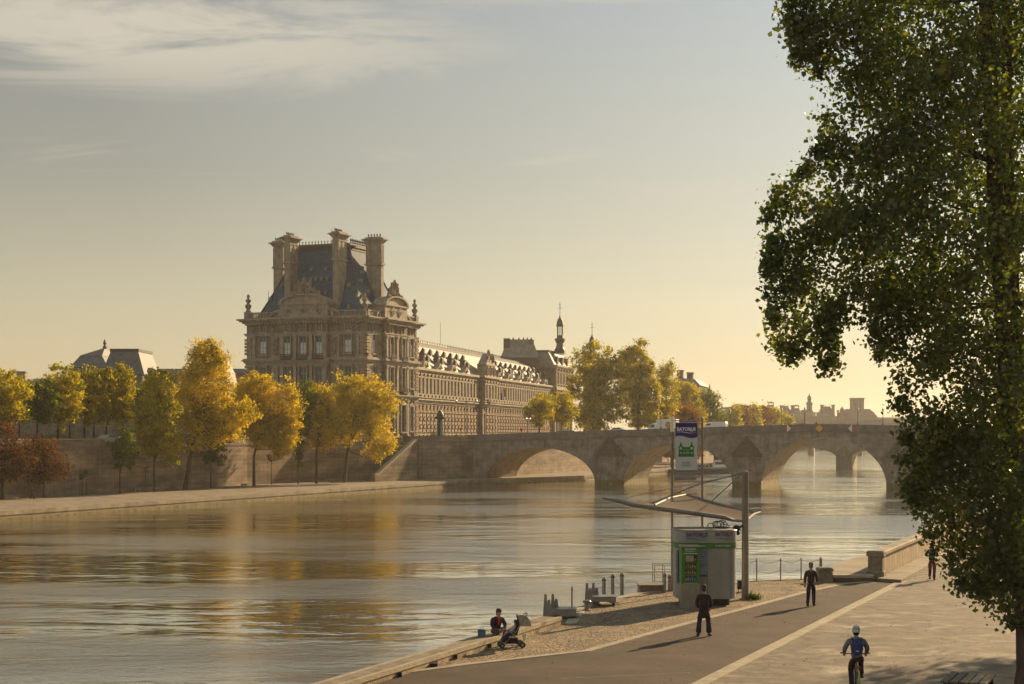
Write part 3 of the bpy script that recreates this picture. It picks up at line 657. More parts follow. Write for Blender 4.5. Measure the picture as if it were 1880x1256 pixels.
# west face
cols_side = (-24.4, -4.1); cols_mid = (-18.0, -14.2, -10.4)
for fm, sides, mids, dm in ((face_w, cols_side, cols_mid, 0.9), (face_r, (3.3, 21.8), (9.7, 15.5), 0.9)):
    for a in sides:
        window(pav, fm, a, 18.5, 1.55, 4.0, 0, style=0, pane='blind'); window(pav, fm, a, 11.6, 1.6, 4.2, 0, style=1)
        window(pav, fm, a, 2.2, 1.9, 5.4, 0, style=1); window(pav, fm, a, 23.3, 1.3, 1.5, 0)
    for a in mids:
        window(pav, fm, a, 17.9, 1.6, 4.3, dm, pane='blind', depth=0.5); window(pav, fm, a, 11.0, 1.7, 4.8, dm, style=0, depth=0.5)
        window(pav, fm, a, 2.0, 2.2, 5.8, dm, style=1, depth=0.5); window(pav, fm, a, 23.2, 1.2, 1.7, dm)
        n_ = 9
        for z_ in (17.45, 10.55):
            b = MB()
            fbox(b, fm, a-1.25, a+1.25, z_+0.9, z_+1.0, dm+0.85, dm+0.98); fbox(b, fm, a-1.3, a+1.3, z_-0.2, z_, dm+0.01, dm+1.05)
            for i in range(n_): x = a-1.2+2.4*i/(n_-1); fbox(b, fm, x-0.05, x+0.05, z_, z_+0.9, dm+0.88, dm+0.95)
            b.build('balcony', M['darkmetal'], pav)
pl_ = MB()
for z0, z1 in ((0.9,H1-0.5),(H1+0.6,H2-0.7),(H2+0.8,H3-0.1)):
    for a in (-27.6,-26.6,-21.9,-21.0): pilaster(pl_, face_w, a, z0, z1, 0.75, 0)
    for a in (-7.4,-6.5,-1.8,-0.8): pilaster(pl_, face_w, a, z0, z1, 0.75, 0)
    for a in (-19.4,-16.1,-12.3,-9.0): pilaster(pl_, face_w, a, z0, z1, 0.7, 0.9, 0.45)
    for a in (0.8,1.7,5.3,6.3,19.0,20.0,23.4,24.3): pilaster(pl_, face_r, a, z0, z1, 0.75, 0)
    for a in (7.5,12.6,17.7): pilaster(pl_, face_r, a, z0, z1, 0.75, 0.9, 0.45)
pl_.build_each('pilaster', M['stone_trim'], pav)
qn = MB()
for k in range(30):                                   # quoin blocks at the three visible corners
    z = 1.2+k*0.72
    if z > H3-1: break
    wq = 1.5 if k%2 else 1.1
    if any(abs(z-q) < 1.2 for q in (H1, H2)): continue
    qn.mark(); fbox(qn, face_w, -wq, 0.5, z, z+0.55, 0.0, 0.5); qn.mark(); fbox(qn, face_w, -PW-0.3, -PW+wq, z, z+0.55, 0.0, 0.42); qn.mark(); fbox(qn, face_r, 0.001, wq, z, z+0.55, 0, 0.42); qn.mark(); fbox(qn, face_r, PD-wq, PD+0.3, z, z+0.55, 0, 0.42)
qn.build_each('quoin', M['rustic'], pav)
rl = MB()
for i, a in enumerate((-22.4+1.2, -7.2)): relief(rl, face_w, a-0.0, 18.2, 22.0, 1.5, 0.3, i)
for i, a in enumerate((5.8, 19.5)): relief(rl, face_r, a, 18.2, 22.0, 1.2, 0.3, i+5)
for i, a in enumerate((-22.0,-16.1,-12.3,-6.6,-2.0,-27)): 
    dd = 0.9 if -20 < a < -8 else 0
    for k in range(5): rl.blob(face_w(a+random.uniform(-.2,.2), 23.3+k*0.4, dd+0.15), (0.35-0.04*k, 0.25, 0.32), 6, seed=k+i*7)
for i, a in enumerate((1.2,6.6,12.6,18.6,23.6)):
    dd = 0.9 if 7 < a < 18 else 0
    for k in range(5): rl.blob(face_r(a+random.uniform(-.2,.2), 23.3+k*0.4, dd+0.15), (0.25, 0.35-0.04*k, 0.32), 6, seed=k+i*7)
rl.build('carved_panels', M['sculpt'], pav)
# balustrade
bl = MB()
def balus(mb, fm, a0, a1, z, d0=0.2):
    fbox(mb, fm, a0, a1, z, z+0.25, -0.45, d0); fbox(mb, fm, a0, a1, z+1.15, z+1.42, -0.45, d0)
    n = max(2, int((a1-a0)/0.42))
    for i in range(n): x = a0+(i+0.5)*(a1-a0)/n; fbox(mb, fm, x-0.10, x+0.10, z+0.25, z+1.15, -0.25, 0.02)
    for x in (a0+0.01, a1-0.61): fbox(mb, fm, x, x+0.6, z+0.002, z+1.5, -0.5, d0+0.05)
zb = H4+0.46
for a0, a1 in ((-PW,-20.2),(-8.2,-0.2)): balus(bl, face_w, a0, a1, zb)
for a0, a1 in ((0.55,6.6),(18.6,PD)): balus(bl, face_r, a0, a1, zb)
bl.build('balustrade', M['stone_trim'], pav)
# attic blocks with oculi and round pediments
def attic(fm, ac, wd, d, n_oc, seed, nm):
    z0, z1 = H4+0.45, 28.9; a0, a1 = ac-wd/2, ac+wd/2
    mb = MB(); fbox(mb, fm, a0, a1, z0, z1, -3.0, d); fbox(mb, fm, a0-0.3, a1+0.3, z1, z1+0.35, -3.0, d+0.35)
    n = 14; arc = [(ac+(wd/2+0.2)*math.cos(math.pi*(1-k/n)), z1+0.36+1.9*math.sin(math.pi*k/n)) for k in range(n+1)]
    dv = V(fm(0,0,2.6))-V(fm(0,0,0))
    mb.extrude(arc, lambda a,b: fm(a,b,d-2.7), dv)
    for k in range(n):                                 # projecting archivolt
        (x0,z0_),(x1,z1_) = arc[k], arc[k+1]
        c0 = (ac+(x0-ac)*0.86, z1+0.36+(z0_-z1-0.36)*0.84); c1 = (ac+(x1-ac)*0.86, z1+0.36+(z1_-z1-0.36)*0.84)
        mb.extrude([(x0,z0_),(x1,z1_),c1,c0], lambda a,b: fm(a,b,d-0.1), V(fm(0,0,0.55))-V(fm(0,0,0)))
    po = mb.build('pediment', M['stone_trim'], pav)
    s = MB(); rr = random.Random(seed)
    for i in range(52):                                # sculpture group above
        u = rr.uniform(-1,1); hgt = 4.2*(1-abs(u))**1.1*rr.uniform(0.1,1.0); zb_ = z1+0.3+1.8*math.sqrt(max(0,1-u*u*0.55))
        r = rr.uniform(0.28,0.55); s.blob(fm(ac+u*wd*0.34, zb_+hgt*0.75, d-0.35+rr.uniform(-0.4,0.3)), (r,r,r*rr.uniform(0.8,1.9)), 7, seed=seed*97+i)
    for u in (-0.25,0.0,0.25):
        s.blob(fm(ac+u*wd*0.5, z1+4.2-abs(u)*2, d-0.4), (0.45,0.4,1.1), 8, seed=3); s.blob(fm(ac+u*wd*0.5, z1+5.5-abs(u)*2.5, d-0.4), 0.33, 8, seed=4)
    s.build('sculpture', M['sculpt'], po)
    oc = MB()
    for i in range(n_oc):
        a = ac+(i-(n_oc-1)/2)*wd/3.25
        pr = [(a+0.75*math.cos(2*math.pi*k/14), 27.55+0.75*math.sin(2*math.pi*k/14)) for k in range(14)]
        oc.extrude(pr, lambda a_,b: fm(a_,b,d), V(fm(0,0,0.22))-V(fm(0,0,0)))
        for q in (-1,1): oc.extrude([(a,28.75),(a+q*1.3,27.9),(a+q*1.3,27.65),(a,28.5)], lambda a_,b: fm(a_,b,d), V(fm(0,0,0.2))-V(fm(0,0,0)))
    oc.build('oculus_rings', M['stone_trim'], po)
    og = MB()
    for i in range(n_oc):
        a = ac+(i-(n_oc-1)/2)*wd/3.25
        og.extrude([(a+0.45*math.cos(2*math.pi*k/12), 27.55+0.45*math.sin(2*math.pi*k/12)) for k in range(12)], lambda a_,b: fm(a_,b,d+0.22), V(fm(0,0,0.04))-V(fm(0,0,0)))
    og.build('oculus_glass', M['glass'], po)
    q = MB()                                           # quarter-round shoulders
    for sg in (-1,1):
        e0 = ac+sg*wd/2; arc = [(e0+sg*2.9*math.sin(math.pi/2*k/8), zb+1.9*math.cos(math.pi/2*k/8)) for k in range(9)]
        for k in range(8):
            (x0,z0_),(x1,z1_) = arc[k], arc[k+1]; q.extrude([(x0,z0_),(x1,z1_),(x1,max(zb,z1_-0.5)),(x0,z0_-0.5)], lambda a,b: fm(a,b,-0.3), V(fm(0,0,0.75))-V(fm(0,0,0)))
    q.build('shoulder_scroll', M['stone_trim'], po)
attic(face_w, -14.2, 11.4, 0.95, 3, 11, 'w'); attic(face_r, 12.6, 11.0, 0.95, 2, 12, 'r')
# roof: steep truncated pyramid of slate with lead rolls and a cresting
ZR0, ZR1 = H4+0.4, 42.2; ins = 8.1
rb, rt = (-PW+1.5,-1.5,1.5,PD-1.5), (-PW+ins,-ins,ins,PD-ins)
rf = MB(); ns = 8
lv = []
for k in range(ns+1):
    t = k/ns; c = t+0.05*math.sin(math.pi*t); z = ZR0+(ZR1-ZR0)*t
    x0, x1, y0, y1 = [rb[i]+(rt[i]-rb[i])*c for i in range(4)]; lv.append((x0,x1,y0,y1,z))
for a, b in zip(lv[:-1], lv[1:]):
    p = [(a[0],a[2],a[4]),(a[1],a[2],a[4]),(a[1],a[3],a[4]),(a[0],a[3],a[4]),(b[0],b[2],b[4]),(b[1],b[2],b[4]),(b[1],b[3],b[4]),(b[0],b[3],b[4])]
    rf.add(p, [(0,1,5,4),(1,2,6,5),(2,3,7,6),(3,0,4,7)])
tl_ = lv[-1]; rf.add([(tl_[0],tl_[2],ZR1),(tl_[1],tl_[2],ZR1),(tl_[1],tl_[3],ZR1),(tl_[0],tl_[3],ZR1)], [(0,1,2,3)])
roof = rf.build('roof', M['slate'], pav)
h = MB()
for ix, iy in ((0,2),(1,2),(1,3),(0,3)): h.tube([(l[ix], l[iy], l[4]) for l in lv], 0.2, 6)
ring(h, tl_[0], tl_[1], tl_[2], tl_[3], ZR1-1.1, 0.5, 0.5); ring(h, tl_[0], tl_[1], tl_[2], tl_[3], ZR1-0.5, 0.4, 0.7); ring(h, tl_[0], tl_[1], tl_[2], tl_[3], ZR1-0.1, 0.45, 0.35)
for i in range(16):
    x = tl_[0]+0.4+(tl_[1]-tl_[0]-0.8)*i/15; h.lathe([(0.16,0),(0.05,0.3),(0.15,0.5),(0.03,0.75)], (x, tl_[2]-0.2, ZR1+0.35), 5)
for i in range(11):
    y = tl_[2]+0.4+(tl_[3]-tl_[2]-0.8)*i/10; h.lathe([(0.2,0),(0.1,0.4),(0.22,0.7),(0.03,1.1)], (tl_[1]+0.2, y, ZR1+0.35), 5)
h.build('roof_lead_and_cresting', M['lead'], roof)
lu = MB(); rr = random.Random(4)
def roof_pt(fm, a, t):                                   # point on the west / river slope
    k = t; z = ZR0+(ZR1-ZR0)*k; c = k+0.05*math.sin(math.pi*k)
    return (a, rb[2]+(rt[2]-rb[2])*c, z) if fm is face_w else (rb[1]+(rt[1]-rb[1])*c, a, z)
for fm, ls in ((face_w, [(-17,.52),(-15.5,.52),(-14.2,.52),(-12.9,.52),(-11.4,.52),(-15.8,.66),(-12.4,.66),(-13,.33),(-11.2,.33),(-24.5,.27),(-3.6,.27),(-6.2,.42),(-5.0,.12),(-22.3,.45)]), (face_r, [(5.0,.28),(6.8,.5),(4.0,.12),(9.0,.62),(20,.3),(8.4,.36)])):
    for a, t in ls:
        x, y, z = roof_pt(fm, a, t); lu.mark()
        if fm is face_w: lu.box(x-0.28, x+0.28, y-0.75, y+0.4, z-0.1, z+0.55, 0.02); lu.lathe([(0.32,0.55),(0.05,0.85)], (x, y-0.3, z), 6)
        else: lu.box(x-0.4, x+0.75, y-0.28, y+0.28, z-0.1, z+0.55, 0.02)
lu.build_each('roof_vent', M['slate_lit'], roof)
def chimney(x0, x1, y0, y1, z0, z1):
    c = MB(); c.box(x0, x1, y0, y1, z0, z1-1.5)
    for zz, h_, o_ in ((z1-6.3,0.4,0.28),(z1-2.2,0.25,0.12),(z1-1.5,0.3,0.25),(z1-1.2,0.3,0.45),(z1-0.9,0.2,0.85),(z1-0.70,0.16,0.55),(z1-0.54,0.3,0.2)):
        ring(c, x0, x1, y0, y1, zz, h_, o_, 0.3); 
    c.box(x0+0.3, x1-0.3, y0+0.3, y1-0.3, z1-1.5, z1-0.1)
    for fr in (0.25, 0.75):                           # sunk panels between pilaster strips
        pass
    for xx in (x0, x1-0.28): c.box(xx-0.06, xx+0.34, y0-0.1, y0-0.001, z1-6.0, z1-2.2)
    for yy in (y0, (y0+y1)/2-0.14, y1-0.28): c.box(x1+0.001, x1+0.1, yy, yy+0.28, z1-6.0, z1-2.2)
    co = c.build('chimney', M['stone_trim'], pav)
    pt = MB(); nx = max(1, int((x1-x0)/0.7)); ny = max(1, int((y1-y0)/0.7))
    for i in range(nx):
        for j in range(ny): pt.mark(); pt.lathe([(0.17,0),(0.15,0.45)], (x0+0.35+i*0.7, y0+0.4+j*0.7, z1), 7)
    pt.build_each('chimney_pot', M['cap_tiles'], co)
chimney(-20.3,-19.0,1.8,5.3,H4+0.4,44.3); chimney(-8.7,-7.4,1.8,5.5,H4+0.4,44.6); chimney(-5.9,-2.3,11.9,13.1,H4+0.4,44.3); chimney(-26.9,-24.6,8.6,10.0,H4+0.4,44.1)
def urn(x, y, z):
    u = MB(); u.box(x-0.65, x+0.65, y-0.65, y+0.65, z-1.5, z+0.1, 0)
    u.lathe([(0.5,0.1),(0.55,0.4),(0.3,0.6),(0.62,1.0),(0.7,1.5),(0.35,1.8),(0.28,2.0),(0.55,2.3),(0.6,2.6),(0.25,2.9),(0.2,3.1),(0.35,3.35),(0.3,3.6),(0.05,3.9)], (x,y,z), 10)
    u.build('urn', M['sculpt'], pav, smooth=True)
urn(-PW+0.2, 0.3, zb+1.5); urn(-0.3, PD-0.4, zb+1.5); urn(-0.5, 0.4, zb+1.0)
m1 = MB(); m1.tube([(-13,9.5,ZR1),(-13,9.5,ZR1+4)], 0.035, 4); m1.build('lightning_rod', M['darkmetal'], pav)
m1 = MB(); m1.tube([(-25.5,4,28),(-25.5,4,32.5)], 0.05, 4); m1.build('roof_finial', M['darkmetal'], pav)

# ------------------------------------------------------------------ palace: long river wing
WA = -13.1; wo = (-21.7, 363.9, 8.4)
wing = thing('palace_wing', 'long palace wing with a sunlit slate roof full of dormers running away along the river', 'building', wo, R(WA))
LW = 150.0
Z1, Z2, ZRD = 9.0, 15.9, 23.2
def fw(a, z, d): return (d, a, z)
w_ = MB(); w_.box(-13,0,0,LW,-0.4,Z2); w_.box(0.01,1.3,57,72,-0.4,Z2+0.004); w_.build('wall', M['stone_pal'], wing)
cn = MB()
for z, hs, outs in ((Z1-0.5,(0.4,0.3,0.3),(0.25,0.55,0.85)),(Z2-0.6,(0.35,0.3,0.3,0.3),(0.3,0.6,0.95,0.7)),(0,(1.1,),(0.3,)),(Z1+0.75,(0.15,),(0.75,))):
    zz = z
    for h_, o_ in zip(hs, outs):
        cn.box(0.001,o_,0,56.9-o_,zz,zz+h_); cn.box(0.001,o_,72.1+o_,LW,zz,zz+h_); cn.box(1.301,1.3+o_,57-o_,72+o_,zz,zz+h_); cn.box(0.4,1.3,57-o_,56.999,zz,zz+h_); zz += h_
cn.build('cornices', M['stone_trim'], wing)
bay = 12.1
ys = [i*bay+0.9 for i in range(5)]; ys2 = [73.5+i*bay for i in range(7)]
pm = MB(); win_y = []
def orders(y0, y1, d):
    n = max(1, round((y1-y0)/3.03)); st_ = (y1-y0)/n
    for i in range(n+1):
        y = y0+i*st_
        for q in (-0.42,0.42):
            if y+q < y0-0.1 or y+q > y1+0.1: continue
            pilaster(pm, fw, y+q, Z1+0.9, Z2-0.6, 0.5, d, 0.45)
        if i < n: win_y.append((y+st_/2, d))
    return
orders(0.9, 56.2, 0); orders(58, 71, 1.3); orders(73.2, LW-2, 0)
pm.build_each('pilaster', M['stone_trim'], wing)
# ground floor: banded rusticated piers, each band a separate course
rs_ = MB()
for (y, d) in [(yy, dd) for yy, dd in win_y]+[(win_y[0][0]-3.03, 0)]:
    rs_.mark()
    for k in range(8):
        z = 1.15+k*0.88; o_ = 0.42 if k%2 == 0 else 0.26
        if y+3.03/2+0.75 < LW: rs_.box(d+0.005, d+o_, y+1.51-0.72, y+1.51-0.08, z, z+0.62); rs_.box(d+0.005, d+o_, y+1.51+0.08, y+1.51+0.72, z, z+0.62)
rs_.build_each('rusticated_pier', M['rustic'], wing)
first = {}
def winst(key, y, z0, w, h, d, **kw):
    """windows of the wing share meshes: built once at y = 0, then placed"""
    if key not in first:
        first[key] = window(wing, fw, 0, z0, w, h, 0, **kw); f = first[key]; f.location = (d, y, 0); return f
    f = first[key]; c = copy_tree(f, wing, kmap=None); c.location = (d, y, 0); return c
_k = {}
_orig_kids = kids
for y, d in win_y[:46]:
    winst('u', y, Z1+1.7, 1.1, 3.6, d, pane='glass', depth=0.3)
    winst('g', y, 1.6, 1.15, 4.9, d, pane='glass', depth=0.25)
ct = MB()
for y, d in win_y[:48]:
    ct.mark()                                   # mezzanine keystones and carved bits catch the sun
    ct.blob((d+0.4, y, Z1-1.0), (0.25,0.4,0.35), 6, seed=int(y)); ct.blob((d+0.35, y, 6.9), (0.2,0.5,0.25), 6, seed=int(y)+1); ct.blob((d+0.3,y,Z1+6.0),(0.2,0.35,0.3),6,seed=int(y)+2)
    ct.box(d+0.3, d+0.75, y+1.51-0.95, y+1.51+0.95, Z1+0.9, Z1+1.5)
ct.build_each('carved_keystone', M['sculpt'], wing)
# roof
def wing_roof(y0, y1, name):
    r = MB(); xe, xr = -0.5, -7.2
    prof = [(xe, Z2+0.35), (xe-1.0, Z2+1.9), (xe-4.6, ZRD-1.0), (xr, ZRD), (xr-1.4, ZRD), (-12.5, Z2+0.5)]
    n = len(prof); r.add([(x,y0,z) for x,z in prof]+[(x,y1,z) for x,z in prof], [tuple(range(n)), tuple(reversed(range(n,2*n)))]+[(i,n+i,n+(i+1)%n,(i+1)%n) for i in range(n)])
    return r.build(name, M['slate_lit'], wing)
roofw = wing_roof(0.02, LW-4, 'roof')
rc = MB(); rc.box(-7.5,-7.2,0.1,LW-4,ZRD-0.1,ZRD+0.35)
for i in range(95): y = 0.8+i*1.53; rc.lathe([(0.13,0),(0.06,0.3),(0.15,0.5),(0.02,0.85)], (-7.35,y,ZRD+0.3), 4)
rc.build('roof_cresting', M['lead'], roofw)
# pedimented dormers alternately triangular and round
def ped_dormer(y, kind, d=0.0):
    m_ = MB(); hw = 2.3; z0 = Z2+0.66
    if kind == 0: pts = [(-hw,z0),(hw,z0),(hw,z0+0.35),(0,z0+1.7),(-hw,z0+0.35)]
    else: pts = [(-hw,z0),(hw,z0)]+[(hw*math.cos(math.pi*k/12), z0+0.25+1.4*math.sin(math.pi*k/12)) for k in range(13)]
    m_.extrude(pts, lambda a,b: (d-0.9, y+a, b), (0.9,0,0))
    inner = [(0.74*a, z0+0.2+(b-z0-0.1)*0.72) for a,b in pts[2:]]
    outer = pts[2:]
    for k in range(len(outer)-1):
        m_.extrude([outer[k], outer[k+1], inner[k+1], inner[k]], lambda a,b: (d, y+a, b), (0.45,0,0))
    o = m_.build('pediment', M['stone_trim'], wing)
    s = MB(); s.blob((d+0.2,y,z0+1.0),(0.3,0.9,0.6),7,seed=int(y)); s.blob((d-0.3,y,z0+1.8),(0.3,0.35,0.5),6,seed=2); s.build('carving', M['sculpt'], o)
for i in range(5):
    y = 8.0+i*bay
    if y < 54: ped_dormer(y, (i+1)%2)
for i in range(6):
    y = 79.5+i*bay
    if y < LW-6: ped_dormer(y, i%2)
def small_dormer(x, y, z, s=1.0):
    m_ = MB(); m_.extrude([(0,0),(1.5*s,0),(1.5*s,1.5*s),(1.1*s,1.9*s)], lambda a,b: (x-1.2*s+a, y-0.7*s, z+b), (0,1.4*s,0))
    o = m_.build('dormer', M['lead'], roofw); return o
def slope_x(z): return -1.5-3.6*(z-(Z2+1.9))/(ZRD-1.0-Z2-1.9)
dorm0 = None
ylow = [1.9+i*bay for i in range(5)]+[85.5-12.1+i*bay for i in range(6)]
yup = [4.9+i*bay*0.5 for i in range(9)]+[76.4+i*bay*0.5 for i in range(11)]
for y in ylow: small_dormer(slope_x(Z2+2.0)+0.60, y+0.2, Z2+2.2, 0.95)
for y in yup: small_dormer(slope_x(Z2+4.3)+0.60, y, Z2+4.2, 0.85)
for y in [1.9+i*bay+3.4-6.05 for i in range(1,6)]+[73.4+i*bay+3.3 for i in range(6)]:
    if 55.5 < y < 73.2: continue
    c = MB(); c.box(-2.1,-0.95,y-0.8,y+0.5,Z2+0.3,Z2+3.9); c.box(-2.35,-0.7,y-1.05,y+0.75,Z2+3.9,Z2+4.2); c.box(-2.2,-0.85,y-0.9,y+0.6,Z2+3.2,Z2+3.4)
    c.build('chimney', M['cap_tiles'], wing)
# middle projecting bay with its own pedimented attic
m_ = MB(); m_.box(-0.8,1.5,59.5,69.5,Z2+0.62,Z2+3.4); m_.box(-0.8,1.8,59.1,69.9,Z2+3.4,Z2+3.7)
m_.extrude([(59.3,Z2+3.71),(69.7,Z2+3.71),(64.5,Z2+6.6)], lambda a,b: (-0.6,a,b), (2.2,0,0))
mo_ = m_.build('attic_pediment', M['stone_trim'], wing)
s = MB()
for i in range(14): s.blob((1.4+random.uniform(-.4,.4), 64.5+random.uniform(-3,3), Z2+5.0+random.uniform(-0.6,1.2)), (0.4,0.5,0.7), 6, seed=i)
s.blob((1.0,64.5,Z2+7.0),(0.4,0.5,0.7),7,seed=40); s.build('sculpture', M['sculpt'], mo_)
window(wing, fw, 64.5, Z2+0.9, 1.6, 2.0, 1.5, pane='glass'); window(wing, fw, 61, Z2+0.9, 1.0, 1.9, 1.5); window(wing, fw, 68, Z2+0.9, 1.0, 1.9, 1.5)
fb_ = MB(); fb_.box(-11.8,-7.6,30,57,ZRD-0.3,ZRD+1.1,0.4,1.0); fb_.build('roof_lantern', M['lead'], wing)
fl_ = MB(); fl_.tube([(3.3,66,Z1+2.5),(5.2,66,Z1+4.6)],0.05,5); fp = fl_.build('flag_pole', M['darkmetal'], wing)
M['red'] = mat('red_cloth', (0.5,0.03,0.02), 0.7); M['blue'] = mat('blue_cloth', (0.03,0.06,0.35), 0.7)
for k, mm in enumerate(('blue','swhite','red')):
    f_ = MB(); f_.box(3.9+k*0.42,4.3+k*0.42,66.02,66.06,Z1+1.4+k*0.42,Z1+3.2+k*0.44); f_.build('flag', M[mm], fp)
for y in (18, 50): 
    r_ = MB(); r_.tube([(-8,y,ZRD),(-8,y,ZRD+6.5)],0.04,4); r_.build('lightning_rod', M['darkmetal'], wing)

# end pavilion of the wing with its lantern
def wpt(s_, off=0.0): a = R(13.1); return (wo[0]+math.sin(a)*s_+math.cos(a)*off, wo[1]+math.cos(a)*s_-math.sin(a)*off)
ex, ey = wpt(149.5, 0.0)
ep = thing('end_pavilion', 'slate roofed pavilion carrying a lantern turret at the far end of the wing', 'building', (ex,ey,8.4), R(WA))
m_ = MB(); m_.box(-17,1.2,0,29,-0.4,22.6); m_.build('wall', M['stone_pal'], ep)
m_ = MB()
for z, h_, o_ in ((8.6,0.8,0.6),(15.3,1.0,0.8),(22.0,0.5,0.5),(22.5,0.6,1.0)):
    m_.box(-17-o_,1.2+o_,-o_,-0.001,z,z+h_); m_.box(1.201,1.2+o_,0,29+o_,z,z+h_)
m_.build('cornices', M['stone_trim'], ep)
pm = MB()
for i in range(7):
    for z0, z1 in ((9.6,15.3),(16.5,22.0)): pilaster(pm, lambda a,z,d: (1.2+d,a,z), 1+i*4.5, z0, z1, 0.7, 0, 0.4)
pm.build_each('pilaster', M['stone_trim'], ep)
for i in range(6):
    for z0, h_ in ((2,5),(10.6,3.8),(17.2,3.6)): window(ep, lambda a,z,d: (d,a,z), 3.2+i*4.5, z0, 1.4, h_, 1.2)
m_ = MB(); m_.add([(-17,0,23.1),(1.0,0,23.1),(1.0,29,23.1),(-17,29,23.1),(-14,2.5,27.4),(-1.5,2.5,27.4),(-1.5,26.5,27.4),(-14,26.5,27.4)],[(0,1,5,4),(1,2,6,5),(2,3,7,6),(3,0,4,7),(4,5,6,7)])
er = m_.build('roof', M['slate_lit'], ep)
m_ = MB(); ring(m_, -14, -1.5, 2.5, 26.5, 27.3, 0.5, 0.4, 0.3); m_.build('roof_edge', M['lead'], er)
for i in range(3): m_ = MB(); m_.extrude([(-1.2,0),(1.2,0),(1.0,1.6),(0,2.4),(-1.0,1.6)], lambda a,b: (-0.6,6+i*8+a,23.6+b), (1.6,0,0)); m_.build('dormer', M['stone_dark'], er)
def lantern(nm, label, x, y, z, sc=1.0, par=None, rod=4.0):
    o = thing(nm, label, 'turret', (x,y,z)) if par is None else None
    base = MB(); base.lathe([(2.1*sc,0),(1.9*sc,1.2*sc),(1.3*sc,2.2*sc),(1.2*sc,3.5*sc),(1.75*sc,4.5*sc),(1.75*sc,5.2*sc),(1.1*sc,5.3*sc),(1.05*sc,6.3*sc)], n=8)
    b = base.build('turret_base', M['lead'], o)
    p = MB()
    for k in range(8): t = 2*math.pi*k/8; p.tube([(0.92*sc*math.cos(t),0.92*sc*math.sin(t),6.3*sc),(0.92*sc*math.cos(t),0.92*sc*math.sin(t),9.3*sc)], 0.13*sc, 5)
    p.build('columns', M['lead'], o)
    d = MB(); d.lathe([(1.25*sc,9.3*sc),(1.3*sc,9.7*sc),(1.15*sc,10.2*sc),(1.05*sc,11*sc),(0.75*sc,11.8*sc),(0.3*sc,12.4*sc),(0.2*sc,13*sc),(0.05*sc,13.4*sc)], n=10); d.build('dome', M['lead'], o, smooth=True)
    s = MB(); s.tube([(0,0,13.3*sc),(0,0,13.3*sc+rod)], 0.09, 5); s.tube([(-0.7,0,13.3*sc+rod*0.55),(0.7,0,13.3*sc+rod*0.55)], 0.06, 4); s.blob((0,0,13.3*sc+rod*0.8), 0.22, 6); s.build('weather_vane', M['darkmetal'], o)
    return o
lx = (1028-HX)/F*520; lantern('lantern_turret', 'dark lantern turret with open columns on the roof of the end pavilion', lx, 520, 35.6-0.1, 0.92)
# second turret and the roofs behind
lx = (1087-HX)/F*575; tb = thing('clock_turret', 'slender dark turret rising behind the tall poplars right of the end pavilion', 'turret', (lx,575,8.4))
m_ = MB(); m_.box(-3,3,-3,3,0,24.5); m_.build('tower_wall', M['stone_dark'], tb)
l2 = lantern('spare', 'x', 0, 0, 24.5, 0.92)
for c in kids(l2): c.parent = tb; c.location = (0,0,24.5)
bpy.data.objects.remove(l2)
def simple_block(name, label, px0, px1, Y, depth, zt_, mats_, rz=R(WA), roof=None, cat='building', zb_=7.5):
    x0, x1 = (px0-HX)/F*Y, (px1-HX)/F*Y
    o = thing(name, label, cat, (x0, Y, zb_), rz*0); wd = x1-x0
    m_ = MB(); m_.box(0,wd,0,depth,0,zt_-zb_); m_.build('wall', M[mats_[0]], o)
    if roof:
        kind, zr, ins_ = roof; r = MB(); h0 = zt_-zb_; ov = 0.5
        if kind == 'mansard': r.add([(-ov,-ov,h0),(wd+ov,-ov,h0),(wd+ov,depth+ov,h0),(-ov,depth+ov,h0),(ins_,ins_,zr-zb_),(wd-ins_,ins_,zr-zb_),(wd-ins_,depth-ins_,zr-zb_),(ins_,depth-ins_,zr-zb_)],[(0,1,5,4),(1,2,6,5),(2,3,7,6),(3,0,4,7),(4,5,6,7),(3,2,1,0)])
        elif kind == 'gable': r.add([(-ov,-ov,h0),(wd+ov,-ov,h0),(wd+ov,depth+ov,h0),(-ov,depth+ov,h0),(ins_,depth/2,zr-zb_),(wd-ins_,depth/2,zr-zb_)],[(0,1,5,4),(1,2,5),(2,3,4,5),(3,0,4),(3,2,1,0)])
        r.build('roof', M[mats_[1]], o)
    return o
# big roofed block behind the wing
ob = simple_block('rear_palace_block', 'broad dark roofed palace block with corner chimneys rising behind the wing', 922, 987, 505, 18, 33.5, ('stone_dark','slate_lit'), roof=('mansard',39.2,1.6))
m_ = MB()
for x in (0.4,): m_.box(x,x+2.0,0.6,3.5,24,32.0)
for i,x in enumerate((3.4,5.2,6.6,7.8,9.0)): m_.lathe([(0.35,0),(0.25,0.4),(0.08,0.8)], (x,3,31.6), 6)
m_.box(8.3,9.8,1,4,24,31.6); m_.build('chimneys', M['cap_tiles'], ob)
# roofs behind the trees on the left
ob = simple_block('museum_roof_block', 'grey mansard roofed palace block with a finial rising over the green trees at the left', 132, 196, 430, 20, 27.5, ('stone_pal','zinc'), roof=('mansard',30.6,1.7))
m_ = MB(); m_.add([(1.5,1.5,23.1),(7.6,1.5,23.1),(7.6,18.5,23.1),(1.5,18.5,23.1),(6.4,9,25.6)],[(0,1,4),(1,2,4),(2,3,4),(3,0,4)]); m_.lathe([(0.5,0),(0.6,0.5),(0.2,1),(0.5,1.5),(0.05,2.6)], (6.4,9,25.3), 8); m_.build('roof_finial', M['lead'], ob)
ob = simple_block('corner_pavilion_block', 'flat topped mansard pavilion with a sunlit end slope behind the left trees', 190, 262, 400, 18, 24.5, ('stone_pal','zinc'), roof=('mansard',30.8,1.6))
m_ = MB(); ring(m_, 1.6, 8.0, 1.6, 16.4, 22.7, 0.7, 0.35, 0.3); m_.build('roof_edge', M['lead'], ob)
